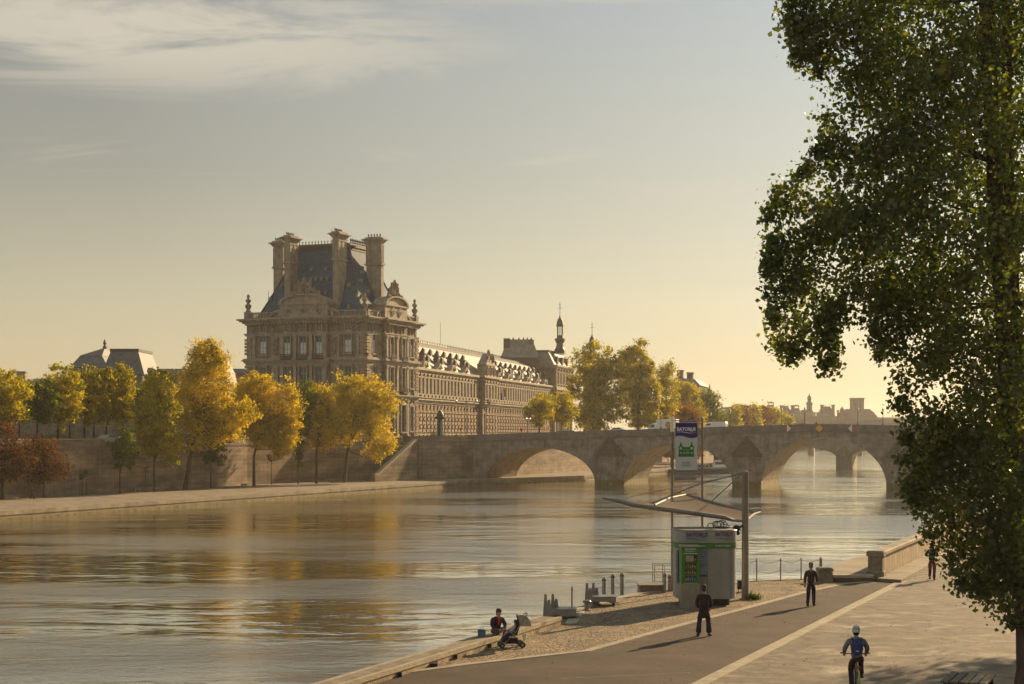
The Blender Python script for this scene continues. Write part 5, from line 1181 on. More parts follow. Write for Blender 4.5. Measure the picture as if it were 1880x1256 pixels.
# ------------------------------------------------------------------ near quay: ledge, steps, parapet wall
led = thing('stone_ledge', 'low stone ledge along the water edge of the cobbled quay', 'ledge', (0,0,QZ))
def lerp(a, b, t): return (a[0]+(b[0]-a[0])*t, a[1]+(b[1]-a[1])*t)
LO = [(-30.2,-19),(-5.25,43.1),(-0.78,54.3),(1.02,59.1)]; LI = [(-29.4,-19.3),(-4.5,42.9),(-0.12,53.9),(1.78,58.75)]
a_ = MB(); b_ = MB(); c_ = MB(); d_ = MB()
for i in range(3):
    def q(t, k): p = [lerp(LO[i],LI[i],t), lerp(LO[i+1],LI[i+1],t)]; return p[k]
    a_.prism([q(0.16,0),q(0.16,1),q(0.84,1),q(0.84,0)], 0, 0.275)
    b_.prism([q(-0.02,0),q(-0.02,1),q(0.16,1),q(0.16,0)], 0, 0.29)
    b_.prism([q(0.84,0),q(0.84,1),q(1.02,1),q(1.02,0)], 0.16, 0.295)
    c_.prism([q(0.84,0),q(0.84,1),q(0.98,1),q(0.98,0)], 0, 0.159)
a_.build('top_slabs', M['ledge'], led); b_.build('edge_stones', M['kerb'], led); c_.build('inner_face', M['concrete'], led)
s = MB()
for f in (0.30,0.63,0.86):                              # small square drains in the inner face
    p = lerp(LI[1], LI[2], f); s.box(p[0]-0.02,p[0]+0.08,p[1]-0.10,p[1]+0.04,0.02,0.15)
p = lerp(LI[1], LI[2], 0.5); s.box(p[0]-0.08,p[0]+0.12,p[1]-0.35,p[1]+0.15,0.01,0.12)
s.build_each('drain', M['black'], led) if hasattr(s,'marks') else s.build('drain_slots', M['black'], led)
struct(strip([(1.9,58.9,0),(2.55,64.5,0),(5.26,70.2,0),(11.0,76.2,0),(14.3,77.5,0)], 0.42, QZ-0.1, QZ+0.035, side=-1), 'quay_edge_coping', M['kerb'])
struct(MB().prism([(14.9,76.0),(16.6,76.0),(17.3,77.8),(100.2,283),(96.0,283),(19.3,89),(16.0,81.8),(14.9,79.3)], 3.0, 3.60), 'raised_quay_strip', M['quaytop'])
sl = thing('stone_step', 'low pale stone step with a dark riser at the end of the parapet wall', 'step', (14.85,75.55,QZ))
m_ = MB(); m_.box(0,1.85,0.05,0.42,0,0.2); m_.build('riser', M['stone_dark'], sl); m_ = MB(); m_.bbox(-0.02,1.87,0,0.44,0.2,0.33,0.02); m_.build('tread', M['kerb'], sl)
pwl = thing('parapet_wall', 'sunlit concrete parapet wall with a square end pier beside the promenade', 'wall', (16.75,76.9,QZ), R(-22))
m_ = MB(); m_.box(0.12,0.55,0.62,190,0.1,1.12); m_.build('wall', M['concrete'], pwl)
m_ = MB(); m_.bbox(0.0,0.67,0.64,190,1.12,1.3,0.05); m_.build('coping', M['quaytop'], pwl)
m_ = MB(); m_.bbox(-0.08,0.76,-0.12,0.66,0,0.42,0.05); m_.bbox(0.0,0.68,-0.04,0.60,0.42,1.1,0.03); m_.bbox(-0.07,0.75,-0.1,0.66,1.1,1.36,0.06); m_.build('end_pier', M['ledge'], pwl)
d_w = V((math.sin(R(22)),math.cos(R(22)),0)); nw = V((math.cos(R(22)),-math.sin(R(22)),0)); s0 = V((16.75,76.9,0))
pts = [s0+nw*0.6-d_w*0.9, s0+nw*1.75-d_w*1.35, s0+nw*1.9+d_w*190, s0+nw*0.6+d_w*190]
struct(MB().prism([(p.x,p.y) for p in pts], QZ-0.05, QZ+0.16), 'wall_pavement', M['quaytop'])
sb = thing('stone_block', 'weathered square stone block beside the chain fence', 'bollard', G(1515.5,1069,QZ))
m_ = MB(); m_.bbox(-0.33,0.33,-0.1,0.5,0,0.5,0.04); m_.bbox(-0.36,0.36,-0.13,0.53,0.5,0.68,0.06); m_.build('block', M['ledge'], sb)

# chain fence
cf = thing('chain_fence', 'low fence of thin posts joined by two sagging chains at the water edge', 'fence', (11.38,76.0,QZ))
fp = [(0,0),(1.17,0.35),(2.2,0.75),(3.15,0.9)]
for i, (x,y) in enumerate(fp):
    m_ = MB(); r_ = 0.03 if i < 3 else 0.07; m_.lathe([(r_*1.8,0),(r_*1.8,0.04),(r_,0.05),(r_,1.0 if i < 3 else 0.95),(r_*0.6,1.05)], (x,y,0), 8); m_.build('post', M['galv'], cf)
for i in range(3):
    (x0,y0),(x1,y1) = fp[i], fp[i+1]
    for z in (0.97,0.50):
        m_ = MB(); m_.tube([(x0+(x1-x0)*t/8, y0+(y1-y0)*t/8, z-0.14*math.sin(math.pi*t/8)) for t in range(9)], 0.012, 5); m_.build('chain', M['galv'], cf)
m_ = MB(); m_.tube([(-0.7+0.7*t/6,-0.5+0.5*t/6,0.97-0.1*math.sin(math.pi*t/6)) for t in range(7)],0.012,5); m_.build('chain', M['galv'], cf)

# ------------------------------------------------------------------ boat stop kiosk
M['kgrey'] = mat('kiosk_panel', (0.30,0.285,0.265), 0.5, var=0.14, scale=1.2, streak=0.12, bump=0.15, bscale=6); M['kgreen'] = mat('kiosk_green', (0.055,0.19,0.028), 0.5, var=0.15, scale=2); M['ktan'] = mat('kiosk_plinth', (0.26,0.225,0.16), 0.7, var=0.15, scale=4)
M['navy'] = mat('banner_violet', (0.030,0.016,0.13), 0.6); M['bgrey'] = mat('banner_white', (0.50,0.50,0.50), 0.7); M['bgreen'] = mat('banner_green', (0.02,0.17,0.03), 0.6); M['txwhite'] = mat('text_white', (0.75,0.75,0.78), 0.6)
M['txblue'] = mat('text_blue', (0.04,0.07,0.20), 0.6); M['txpurple'] = mat('text_purple', (0.10,0.05,0.17), 0.6); M['poster'] = mat('poster_print', (0.30,0.33,0.36), 0.4, var=0.0, var2=(0.13,0.17,0.21), scale=3.5); M['scr'] = mat('machine_screen', (0.33,0.27,0.21), 0.3, var=0.2, scale=4)
M['paleb'] = mat('pale_poster', (0.33,0.35,0.42), 0.5, var=0.3, scale=8); M['ochre'] = mat('ochre_print', (0.33,0.20,0.07), 0.6, var=0.6, scale=9)
def text(body, name, size, loc, m, par, ex=0.004, sx_=1.0, align='CENTER', bold=0.0):
    cu = bpy.data.curves.new(name, 'FONT'); cu.body = body; cu.size = size; cu.extrude = ex; cu.align_x = align; cu.offset = bold; cu.materials.append(M[m])
    t_o = bpy.data.objects.new(name, cu); COL.objects.link(t_o); dg = bpy.context.evaluated_depsgraph_get(); me = bpy.data.meshes.new_from_object(t_o.evaluated_get(dg)); bpy.data.objects.remove(t_o)
    o = bpy.data.objects.new(name, me); COL.objects.link(o); o.parent = par; o.location = loc; o.rotation_euler = (R(90),0,0); o.scale = (sx_,1,1); return o
def wave(name, x0, x1, z, amp, th, m, par, y, taper=True):
    mb = MB(); n = 16; up = []; dn_ = []
    for i in range(n+1):
        t = i/n; x = x0+(x1-x0)*t; zz = z+amp*math.sin(t*2*math.pi*0.9+0.5)*1.0+(amp*1.2*max(0,t-0.75)*4 if taper else 0); w2 = th*(0.35+0.65*math.sin(math.pi*min(1,t*1.1+0.05))); up.append((x,zz+w2/2)); dn_.append((x,zz-w2/2))
    mb.extrude(up+dn_[::-1], lambda a,b: (a,y,b), (0,0.006,0)); return mb.build(name, M[m], par)
K = thing('ticket_kiosk', 'grey rounded ticket kiosk with a green band and a green vending machine in front', 'kiosk', (7.79,66.3,QZ))
def superell(a, b, n=40, p=4.5, y0=0.0, s=1.0):
    o = []
    for k in range(n):
        t = 2*math.pi*k/n; ct, st_ = math.cos(t), math.sin(t); o.append((s*a*abs(ct)**(2/p)*(1 if ct >= 0 else -1), y0+s*b*abs(st_)**(2/p)*(1 if st_ >= 0 else -1)))
    return o
m_ = MB(); m_.prism(superell(1.22,1.15), 0.28, 2.50); m_.build('body', M['kgrey'], K, smooth=True)
m_ = MB(); m_.prism(superell(1.25,1.18), 2.52, 3.0); m_.build('fascia', M['kgrey'], K, smooth=True)
m_ = MB(); m_.prism(superell(1.255,1.185), 2.30, 2.515); m_.build('green_band', M['kgreen'], K, smooth=True)
m_ = MB(); m_.prism(superell(1.0,0.95), 0.0, 0.279); m_.build('recessed_base', M['black'], K)
m_ = MB(); m_.prism(superell(1.15,1.08), 3.0, 3.02); m_.build('roof_sheet', M['ktan'], K)
m_ = MB()
for (a0,b0),(a1,b1) in zip(superell(1.25,1.18), superell(1.25,1.18)[1:]+superell(1.25,1.18)[:1]): m_.tube([(a0,b0,3.0),(a1,b1,3.0)],0.025,4,cap=False)
m_.build('roof_rim', M['galv'], K)
yf = -1.18
text('BATOBUS', 'lettering', 0.215, (-0.42,yf-0.012,2.775), 'txblue', K, bold=0.006, sx_=0.92); wave('logo_wave', -0.88, 0.03, 2.66, 0.030, 0.030, 'txblue', K, yf-0.012); text('PARIS', 'lettering', 0.07, (-0.17,yf-0.012,2.705), 'txblue', K)
text('BATOBUS', 'lettering', 0.205, (0.66,yf-0.012,2.79), 'txpurple', K, bold=0.005, sx_=0.76); wave('logo_wave', 0.28, 1.0, 2.68, 0.028, 0.026, 'txpurple', K, yf-0.012); text('PARIS', 'lettering', 0.06, (0.84,yf-0.012,2.72), 'txpurple', K)
text('Départ', 'lettering', 0.12, (-0.28,yf-0.016,2.365), 'txwhite', K); text("MUSÉE D'ORSAY", 'lettering', 0.085, (0.62,yf-0.016,2.375), 'txwhite', K)
m_ = MB(); m_.box(-0.38,-0.02,-1.185,-1.151,1.15,2.26); po = m_.build('timetable_panel', M['poster'], K)
m_ = MB(); m_.box(-0.38,-0.02,-1.192,-1.187,1.17,1.26); m_.build('panel_footer', M['txblue'], po)
m_ = MB()
for k in range(7): m_.box(-0.34,-0.07,-1.192,-1.187,2.15-k*0.09,2.175-k*0.09)
m_.build('printed_lines', M['txblue'], po)
m_ = MB(); m_.box(-0.01,0.0,-1.158,-1.150,0.3,2.28); m_.box(0.93,0.94,-1.145,-1.135,0.3,2.28); m_.build('panel_joints', M['black'], K)
m_ = MB(); m_.box(-1.245,-1.16,-0.95,-0.55,0.9,2.2); m_.build('side_poster', M['paleb'], K)
# vending machine
vx0, vx1, vy0, vy1 = -1.13, -0.42, -2.1, -1.19
m_ = MB(); m_.bbox(vx0,vx1,vy0,vy1,0,0.98,0.02); m_.build('machine_base', M['ktan'], K)
m_ = MB(); m_.bbox(vx0,vx1,vy0,vy1,0.98,2.42,0.015); vm = m_.build('vending_machine', M['kgreen'], K)
m_ = MB(); m_.box(vx0-0.03,vx1+0.03,vy0-0.05,vy1,2.42,2.46); m_.build('machine_hood', M['kerb'], vm)
m_ = MB(); m_.box(-1.0,-0.53,vy0-0.02,vy0-0.001,1.82,2.12); m_.build('screen_frame', M['black'], vm)
m_ = MB(); m_.box(-0.97,-0.65,vy0-0.03,vy0-0.021,1.85,2.09); m_.build('screen', M['scr'], vm)
m_ = MB(); m_.box(-0.61,-0.57,vy0-0.032,vy0-0.021,1.88,1.98); m_.build('keypad', M['galv'], vm)
for z, mm in ((1.58,'ochre'),(1.33,'ochre'),(1.08,'poster')):
    m_ = MB(); m_.box(-1.0,-0.55,vy0-0.02,vy0-0.001,z,z+0.2); q = m_.build('display_shelf', M['black'], vm)
    m_ = MB()
    for k in range(5): m_.box(-0.98+k*0.085,-0.92+k*0.085,vy0-0.03,vy0-0.021,z+0.02,z+0.13+0.04*(k%2)); 
    m_.build('printed_goods', M[mm], q)
text('BATOBUS', 'lettering', 0.10, (-0.77,vy0-0.012,2.30), 'txwhite', vm); wave('logo_wave', -1.0, -0.55, 2.25, 0.018, 0.014, 'txwhite', vm, vy0-0.012)
m_ = MB(); m_.box(-1.03,-0.50,vy0-0.008,vy0-0.001,2.15,2.17); m_.box(-1.03,-0.50,vy0-0.008,vy0-0.001,0.99,1.0); m_.build('trim_lines', M['txwhite'], vm)
co = thing('cable_coil', 'untidy coil of dark cable and hose lying on the kiosk roof', 'cable coil', (8.35,66.3,QZ+3.02))
m_ = MB(); rr = random.Random(2)
for k in range(7):
    r0 = rr.uniform(0.13,0.2); cx = rr.uniform(-0.3,0.35); tl = rr.uniform(0.3,1.3); ph = rr.uniform(0,6)
    m_.tube([(cx+r0*math.cos(2*math.pi*t/14), r0*math.sin(2*math.pi*t/14)*math.cos(tl), 0.03+r0*math.sin(tl)+r0*math.sin(2*math.pi*t/14)*math.sin(tl)) for t in range(15)], 0.018, 5)
m_.build('cable', M['black'], co); m_ = MB(); m_.tube([(-1.6,0.3,0.03),(-0.7,-0.1,0.05),(-0.2,0,0.04)],0.02,5); m_.build('hose_end', M['ktan'], co)

# sign with banner between two poles
B = thing('banner_sign', 'tall banner sign hung between two steel poles behind the kiosk', 'sign', (6.99,71.3,QZ))
for x in (0.0,1.31):
    m_ = MB(); m_.lathe([(0.09,0),(0.09,0.05),(0.055,0.06),(0.05,7.5),(0.06,7.52),(0.06,7.56),(0.02,7.6)], (x,0,0), 10); m_.build('pole', M['galv'], B, smooth=True)
m_ = MB(); m_.tube([(0,0,7.44),(1.31,0,7.44)],0.022,6); m_.tube([(0,0,5.18),(1.31,0,5.18)],0.022,6); m_.tube([(0.06,0,7.44),(0.06,0,5.18)],0.012,5); m_.tube([(1.14,0,7.44),(1.14,0,5.18)],0.012,5); m_.build('banner_frame', M['galv'], B)
m_ = MB(); m_.tube([(0.1,-0.05,4.90),(1.05,-0.05,4.90)],0.05,8); m_.tube([(0,0,4.98),(1.31,0,4.98)],0.025,6); m_.build('lamp_tube', M['galv'], B)
m_ = MB(); m_.lathe([(0.075,6.95),(0.085,7.0),(0.085,7.55),(0.07,7.62)], (0,0,0), 8); m_.build('pole_lamp', M['lampglass'], B)
bx0, bx1, bz0, bz1 = 0.14, 1.10, 5.28, 7.36
m_ = MB(); m_.box(bx0,bx1,-0.012,0.012,bz0,bz1); bn = m_.build('banner', M['bgrey'], B)
m_ = MB(); n = 14; pts = [(bx0,bz1-0.02),(bx1,bz1-0.02)]+[(bx1-(bx1-bx0)*i/n, bz1-0.62+0.045*math.sin(2*math.pi*(1-i/n)+0.2)-0.03*(1-i/n)) for i in range(n+1)]
m_.extrude(pts, lambda a,b: (a,-0.018,b), (0,0.005,0)); m_.build('violet_header', M['navy'], bn)
text('BATOBUS', 'lettering', 0.205, (0.61,-0.022,7.00), 'txwhite', bn, bold=0.006, sx_=0.92); wave('logo_wave', 0.19, 1.06, 6.92, 0.028, 0.024, 'txwhite', bn, -0.024); text('PARIS', 'lettering', 0.06, (0.85,-0.022,6.95), 'txwhite', bn)
cx = 0.61; b0 = 5.86
sil = [(-0.36,0),(0.36,0),(0.36,0.07),(0.33,0.09),(0.33,0.40),(0.36,0.42),(0.30,0.47),(0.26,0.58),(0.235,0.70),(0.21,0.58),(0.165,0.47),(0.14,0.43),(-0.14,0.43),(-0.165,0.47),(-0.21,0.58),(-0.235,0.70),(-0.26,0.58),(-0.30,0.47),(-0.36,0.42),(-0.33,0.40),(-0.33,0.09),(-0.36,0.07)]
m_ = MB(); m_.extrude(sil, lambda a,b: (cx+a,-0.018,b0+b), (0,0.005,0)); m_.build('museum_emblem', M['bgreen'], bn)
m_ = MB()
for x in (-0.235,0.235): m_.extrude([(x+0.055*math.cos(k*math.pi/6),0.37+0.055*math.sin(k*math.pi/6)) for k in range(12)], lambda a,b: (cx+a,-0.024,b0+b), (0,0.005,0)); m_.extrude([(x+0.035*math.cos(k*math.pi/6),0.17+0.035*math.sin(k*math.pi/6)) for k in range(12)], lambda a,b: (cx+a,-0.024,b0+b), (0,0.005,0))
for k in range(5): m_.box(cx-0.135+k*0.06,cx-0.105+k*0.06,-0.024,-0.019,b0+0.14,b0+0.20)
m_.box(cx-0.14,cx+0.14,-0.024,-0.019,b0+0.29,b0+0.302); m_.build('emblem_details', M['bgrey'], bn)
text('MUSÉE', 'lettering', 0.115, (cx,-0.016,5.56), 'bgreen', bn); text("D'ORSAY", 'lettering', 0.115, (cx,-0.016,5.44), 'bgreen', bn)

# canopy on its leaning mast
CY = thing('canopy', 'taut fabric canopy on tubular booms hung from a tall steel mast by the kiosk', 'canopy', (9.69,67.9,QZ))
def cl(px, py, Y): p = P(px,py,Y); return V((p.x-9.69, p.y-67.9, p.z-QZ))
m_ = MB(); m_.lathe([(0.2,0),(0.2,0.04),(0.15,0.05),(0.145,2.6),(0.13,5.2),(0.14,5.22),(0.14,5.3),(0.05,5.34)], n=14); m_.tube([(0,0,5.3),(0,0,5.6)],0.012,4); m_.build('mast', M['galv'], CY, smooth=True)
boom = [cl(1364,957,67.8),cl(1345,955,67.4),cl(1330,950,67.2),cl(1240,938,67.0),cl(1160,927,66.9),cl(1140,921,66.9),cl(1105,914,66.9)]
m_ = MB(); m_.tube(boom, [0.05,0.06,0.095,0.095,0.09,0.08,0.035], 10); m_.build('front_boom', M['galv'], CY, smooth=True)
back = [cl(1373,953,68.3),cl(1384,944,69.2),cl(1396,940,69.9),cl(1388,941,70.2),cl(1340,931,70.6),cl(1259,908,71.2)]
m_ = MB(); m_.tube(back, [0.05,0.05,0.035,0.05,0.05,0.05], 8); m_.tube([cl(1259,908,71.2),cl(1230,914,69.5),cl(1202,927,67.0)],0.045,8); m_.build('rear_boom', M['galv'], CY, smooth=True)
M['fabric'] = leafmat('canopy_fabric', [(0.30,0.25,0.20),(0.33,0.275,0.22)], 0.35, (1,1,0.95)); 
m_ = MB(); A = [cl(1345,955,67.4),cl(1330,950,67.2),cl(1285,944,67.1),cl(1240,938,67.0),cl(1202,927,67.0)]; Bk = [cl(1386,942,70.2),cl(1360,936,70.4),cl(1330,929,70.7),cl(1295,919,71.0),cl(1259,908,71.2)]
nv = 8; vs = []; 
for i in range(5):
    for j in range(nv+1): t = j/nv; p = A[i].lerp(Bk[i], t); p.z -= 0.14*math.sin(math.pi*t)*(1-abs(i-2)*0.2); vs.append(tuple(p))
tv = len(vs); vs2 = [(x,y,z-0.012) for x,y,z in vs]
fs = [(i*(nv+1)+j,(i+1)*(nv+1)+j,(i+1)*(nv+1)+j+1,i*(nv+1)+j+1) for i in range(4) for j in range(nv)]
m_.add(vs, fs); m_.build('fabric_roof', M['fabric'], CY, smooth=True)
m_ = MB(); top = cl(1364,868,67.9)
m_.mark(); m_.tube([top, cl(1280,890,67.4), cl(1196,924,67.0)],0.032,6); m_.mark(); m_.tube([top, cl(1308,919,70.8)],0.026,6); m_.mark(); m_.tube([top+V((0,0,-0.05)), cl(1240,895,67.4), cl(1146,915,66.9)],0.014,5)
m_.build_each('stay_rod', M['galv'], CY)
m_ = MB(); b = cl(1352,970,67.7); m_.blob(b,(0.16,0.12,0.14),8,seed=5); m_.tube([b, cl(1366,965,67.9)],0.05,6); m_.blob(b+V((0.05,0,-0.2)),(0.09,0.08,0.1),7,seed=6); m_.build('spotlight', M['darkmetal'], CY)
M['grass'] = leafmat('weed_leaves', [(0.03,0.07,0.01),(0.07,0.13,0.02),(0.14,0.18,0.03)], 0.4)
def tuft(label, p, r, n, seed):
    g = np.random.default_rng(seed); o_ = leaf_mesh('weed_tuft', np.abs(g.normal(size=(n,3)))*np.array([0,0,r*0.35])+g.normal(size=(n,3))*np.array([r*0.5,r*0.35,0.0]), 0.10, g, M['grass'], aspect=0.35); o_.location = p; tag(o_, label, 'weed')
tuft('small green weed tuft at the foot of the canopy mast', G(1383,1101,QZ)+V((0,0,0.03)), 0.30, 500, 1)
tuft('leafy green weed at the foot of the stone ledge', G(698,1247,QZ)+V((0,0,0.03)), 0.22, 350, 2)

# mooring platforms, posts, bollard, pontoon
M['timber'] = mat('weathered_timber', (0.16,0.13,0.10), 0.85, var=0.4, scale=3, stretch=(1,1,0.3), bump=0.6)
def platform(label, x, y, dl):
    o = thing('mooring_platform', label, 'mooring platform', (x,y,QZ), 0, 'mooring platforms on the quay edge')
    for (cx_, cy_, h) in ((0.05,0.0,0.92),(0.34,0.75,0.86)):
        for dx_, hh, w_ in ((0.0,h,0.11),(0.13,h*0.78,0.12)):
            m_ = MB(); m_.add([(cx_+dx_-w_,cy_-0.09,0),(cx_+dx_+w_,cy_-0.09,0),(cx_+dx_+w_,cy_+0.09,0),(cx_+dx_-w_,cy_+0.09,0),(cx_+dx_-w_*0.45,cy_-0.07,hh),(cx_+dx_+w_*0.3,cy_-0.07,hh),(cx_+dx_+w_*0.3,cy_+0.07,hh),(cx_+dx_-w_*0.45,cy_+0.07,hh)],[(0,3,2,1),(4,5,6,7),(0,1,5,4),(1,2,6,5),(2,3,7,6),(3,0,4,7)]); m_.build('upright_wedge', M['galv'], o)
    m_ = MB(); m_.box(0.12,dl,-0.05,0.85,0.16,0.34); m_.box(0.1,dl+0.02,-0.07,0.87,0.34,0.37); m_.build('deck', M['galv'], o)
    m_ = MB(); m_.box(dl-0.25,dl+0.1,0.0,0.8,0.1,0.15); m_.build('foot_plate', M['kerb'], o)
    m_ = MB(); m_.tube([(dl-0.1,-0.02,0.06),(dl-0.1,0.12,0.06)],0.06,10); m_.build('caster', M['tyre'], o)
    return o
pl1 = platform('mooring platform at the end of the stone ledge, a thin pole on its right', 1.2, 60.6, 1.18); pl2 = platform('mooring platform behind the mushroom bollard', 2.95, 65.2, 1.2)
def post(label, x, y, z0, z1, r):
    o = thing('mooring_post', label, 'post', (x,y,z0), 0, 'steel mooring posts'); m_ = MB(); m_.lathe([(r,0),(r,z1-z0-0.06),(r*0.7,z1-z0)], n=10); m_.build('shaft', M['galv'], o, smooth=True); m_ = MB(); m_.lathe([(r*1.15,z1-z0-0.14),(r*1.15,z1-z0-0.10)], n=10); m_.build('collar', M['darkmetal'], o)
post('thin pole at the right end of the nearer mooring platform', P(1050,1126,61.2).x, 61.2, QZ, QZ+1.15, 0.03)
for px, y1, lb in ((1109,1060,'left one of the three steel posts behind the far mooring platform'),(1125,1054,'middle one of the three steel posts behind the far mooring platform'),(1142,1052,'right one of the three steel posts behind the far mooring platform')):
    Y = 69.6; post(lb, (px-HX)/F*Y, Y, -1.0 if px < 1140 else QZ, E-(y1-HY)*Y/F, 0.085)
for px, y1, Y, lb in ((1220.6,1052,70.6,'post at the right end of the pontoon box'),(1229,1055,71.4,'post touching the gangway railing left of the kiosk')): post(lb, (px-HX)/F*Y, Y, 0 if px > 1225 else QZ, E-(y1-HY)*Y/F, 0.07)
bo = thing('bollard', 'squat mushroom headed mooring bollard on the cobbles', 'bollard', G(1077.5,1121.5,QZ))
m_ = MB(); m_.lathe([(0.17,0),(0.17,0.04),(0.10,0.07),(0.09,0.27),(0.15,0.31),(0.17,0.36),(0.14,0.41),(0.04,0.43)], n=14); m_.build('body', M['galv'], bo, smooth=True)
pt = thing('pontoon', 'rusty steel pontoon box at the water edge left of the kiosk', 'pontoon', (5.55,70.9,2.75)); m_ = MB(); m_.bbox(0,1.05,0,1.5,0,0.82,0.03); m_.build('hull', mat('rusty_steel', (0.20,0.13,0.10), 0.7, var=0.3, scale=3), pt); m_ = MB(); m_.box(-0.03,1.08,-0.03,1.53,0.82,0.86); m_.build('deck', M['ktan'], pt)
gw = thing('gangway', 'steel gangway with railings leading down to the water behind the kiosk', 'gangway', (6.3,72.2,QZ))
m_ = MB(); m_.box(0.0,1.9,0,1.0,-0.35,-0.25); m_.build('walkway', M['galv'], gw)
for y in (0.0,1.0):
    m_ = MB()
    for x in (0.0,0.45,0.95,1.4,1.9): m_.tube([(x,y,-0.3),(x,y,1.05)],0.018,5)
    for z in (0.25,0.5,0.78,1.04): m_.tube([(0,y,z),(1.9,y,z)],0.014,5)
    m_.build('railing', M['galv'], gw)
ub = thing('utility_box', 'small dark utility box on legs right of the kiosk', 'box', G(1360,1087,QZ)); m_ = MB(); m_.bbox(-0.12,0.3,0,0.3,0.12,0.5,0.02); m_.build('cabinet', M['darkmetal'], ub)
for x in (-0.08,0.25): m_ = MB(); m_.tube([(x,0.15,0),(x,0.15,0.13)],0.02,5); m_.build('leg', M['galv'], ub)

# slatted wooden lounger at the lower right
bn_ = thing('wooden_lounger', 'broad slatted wooden lounger in the tree shade at the lower right', 'bench', G(1782,1266,QZ), R(-24)); bn_.scale = (0.68,0.68,0.8)
for i in range(5): m_ = MB(); m_.bbox(-0.85+i*0.36,-0.85+i*0.36+0.29,-2.0,0.75,0.42,0.49,0.01); m_.build('plank', M['timber'], bn_)
for y in (-1.7,0.5): m_ = MB(); m_.box(-0.8,0.8,y,y+0.1,0,0.415); m_.build('leg_frame', M['darkmetal'], bn_)
tk = thing('tree_pit_kerb', 'pale square kerb round the foot of the big tree', 'kerb', (13.27,42.2,QZ), R(-22))
m_ = MB(); ring(m_, -1.2,1.2,-1.2,1.2,0,0.10,0.0,0.14); m_.build('kerb_stones', M['kerb'], tk); m_ = MB(); m_.box(-1.06,1.06,-1.06,1.06,0.005,0.04); m_.build('soil', mat('soil', (0.07,0.05,0.035), 0.95, var=0.4, scale=5), tk)

# ------------------------------------------------------------------ people
def skinned(name, verts, edges, m, par, sub=2, extra=None, dx=0):
    me = bpy.data.meshes.new(name); me.from_pydata([v[0] for v in verts], edges, []); o = bpy.data.objects.new(name, me); COL.objects.link(o)
    sk_ = o.modifiers.new('skin', 'SKIN'); sk_.use_smooth_shade = True; sk_.branch_smoothing = 0.6
    for i, v in enumerate(verts):
        r = v[1]; r = r if isinstance(r, tuple) else (r, r); me.skin_vertices[0].data[i].radius = r; me.skin_vertices[0].data[i].use_root = (i == 0)
    ss = o.modifiers.new('sub', 'SUBSURF'); ss.levels = sub; ss.render_levels = sub
    dg = bpy.context.evaluated_depsgraph_get(); ev = o.evaluated_get(dg); nm = bpy.data.meshes.new_from_object(ev); o.modifiers.clear(); 
    if extra is not None:
        bm = bmesh.new(); bm.from_mesh(nm); e_ = bpy.data.meshes.new('x'); e_.from_pydata(extra.v, [], extra.f); bm.from_mesh(e_); bmesh.ops.recalc_face_normals(bm, faces=bm.faces); bm.to_mesh(nm); bm.free(); bpy.data.meshes.remove(e_)
    nm.materials.clear(); nm.materials.append(m); nm.polygons.foreach_set('use_smooth', [True]*len(nm.polygons)); o.data = nm; o.parent = par; bpy.data.meshes.remove(me); return o
M['skin'] = mat('skin', (0.42,0.24,0.17), 0.6)
def C_(name, c, **k): 
    if name not in M: M[name] = mat(name, tuple(q*1.25 for q in c), 0.85, var=0.35, scale=5, bump=1.2, bscale=7, stretch=(1,1,0.6), **k)
    return M[name]
def hand(mb, wrist, tip_dir, side, curl=0.5, palm_n=None):
    """palm and five unequal bent fingers added to the body mesh"""
    d = V(tip_dir).normalized(); w = V(wrist); sv = d.cross(V((0,1,0)) if palm_n is None else V(palm_n)); 
    if sv.length < 0.1: sv = d.cross(V((1,0,0)))
    sv.normalize(); n = d.cross(sv).normalized()
    mb.tube([w-d*0.01, w+d*0.045, w+d*0.085], [0.024,0.036,0.034], 8)
    for k, (o_, ln) in enumerate(((-0.027,0.060),(-0.009,0.072),(0.009,0.068),(0.027,0.052))):
        b = w+d*0.08+sv*o_; m1_ = b+(d*(1-0.3*curl)+n*0.5*curl).normalized()*ln*0.5; e_ = m1_+(d*(1-curl)+n*curl).normalized()*ln*0.5; mb.tube([b,m1_,e_],[0.0095,0.009,0.007],5)
    b = w+d*0.025-sv*0.03*side; mb.tube([b, b-sv*side*0.028+d*0.022+n*0.012, b-sv*side*0.032+d*0.055+n*0.022],[0.012,0.010,0.008],5)
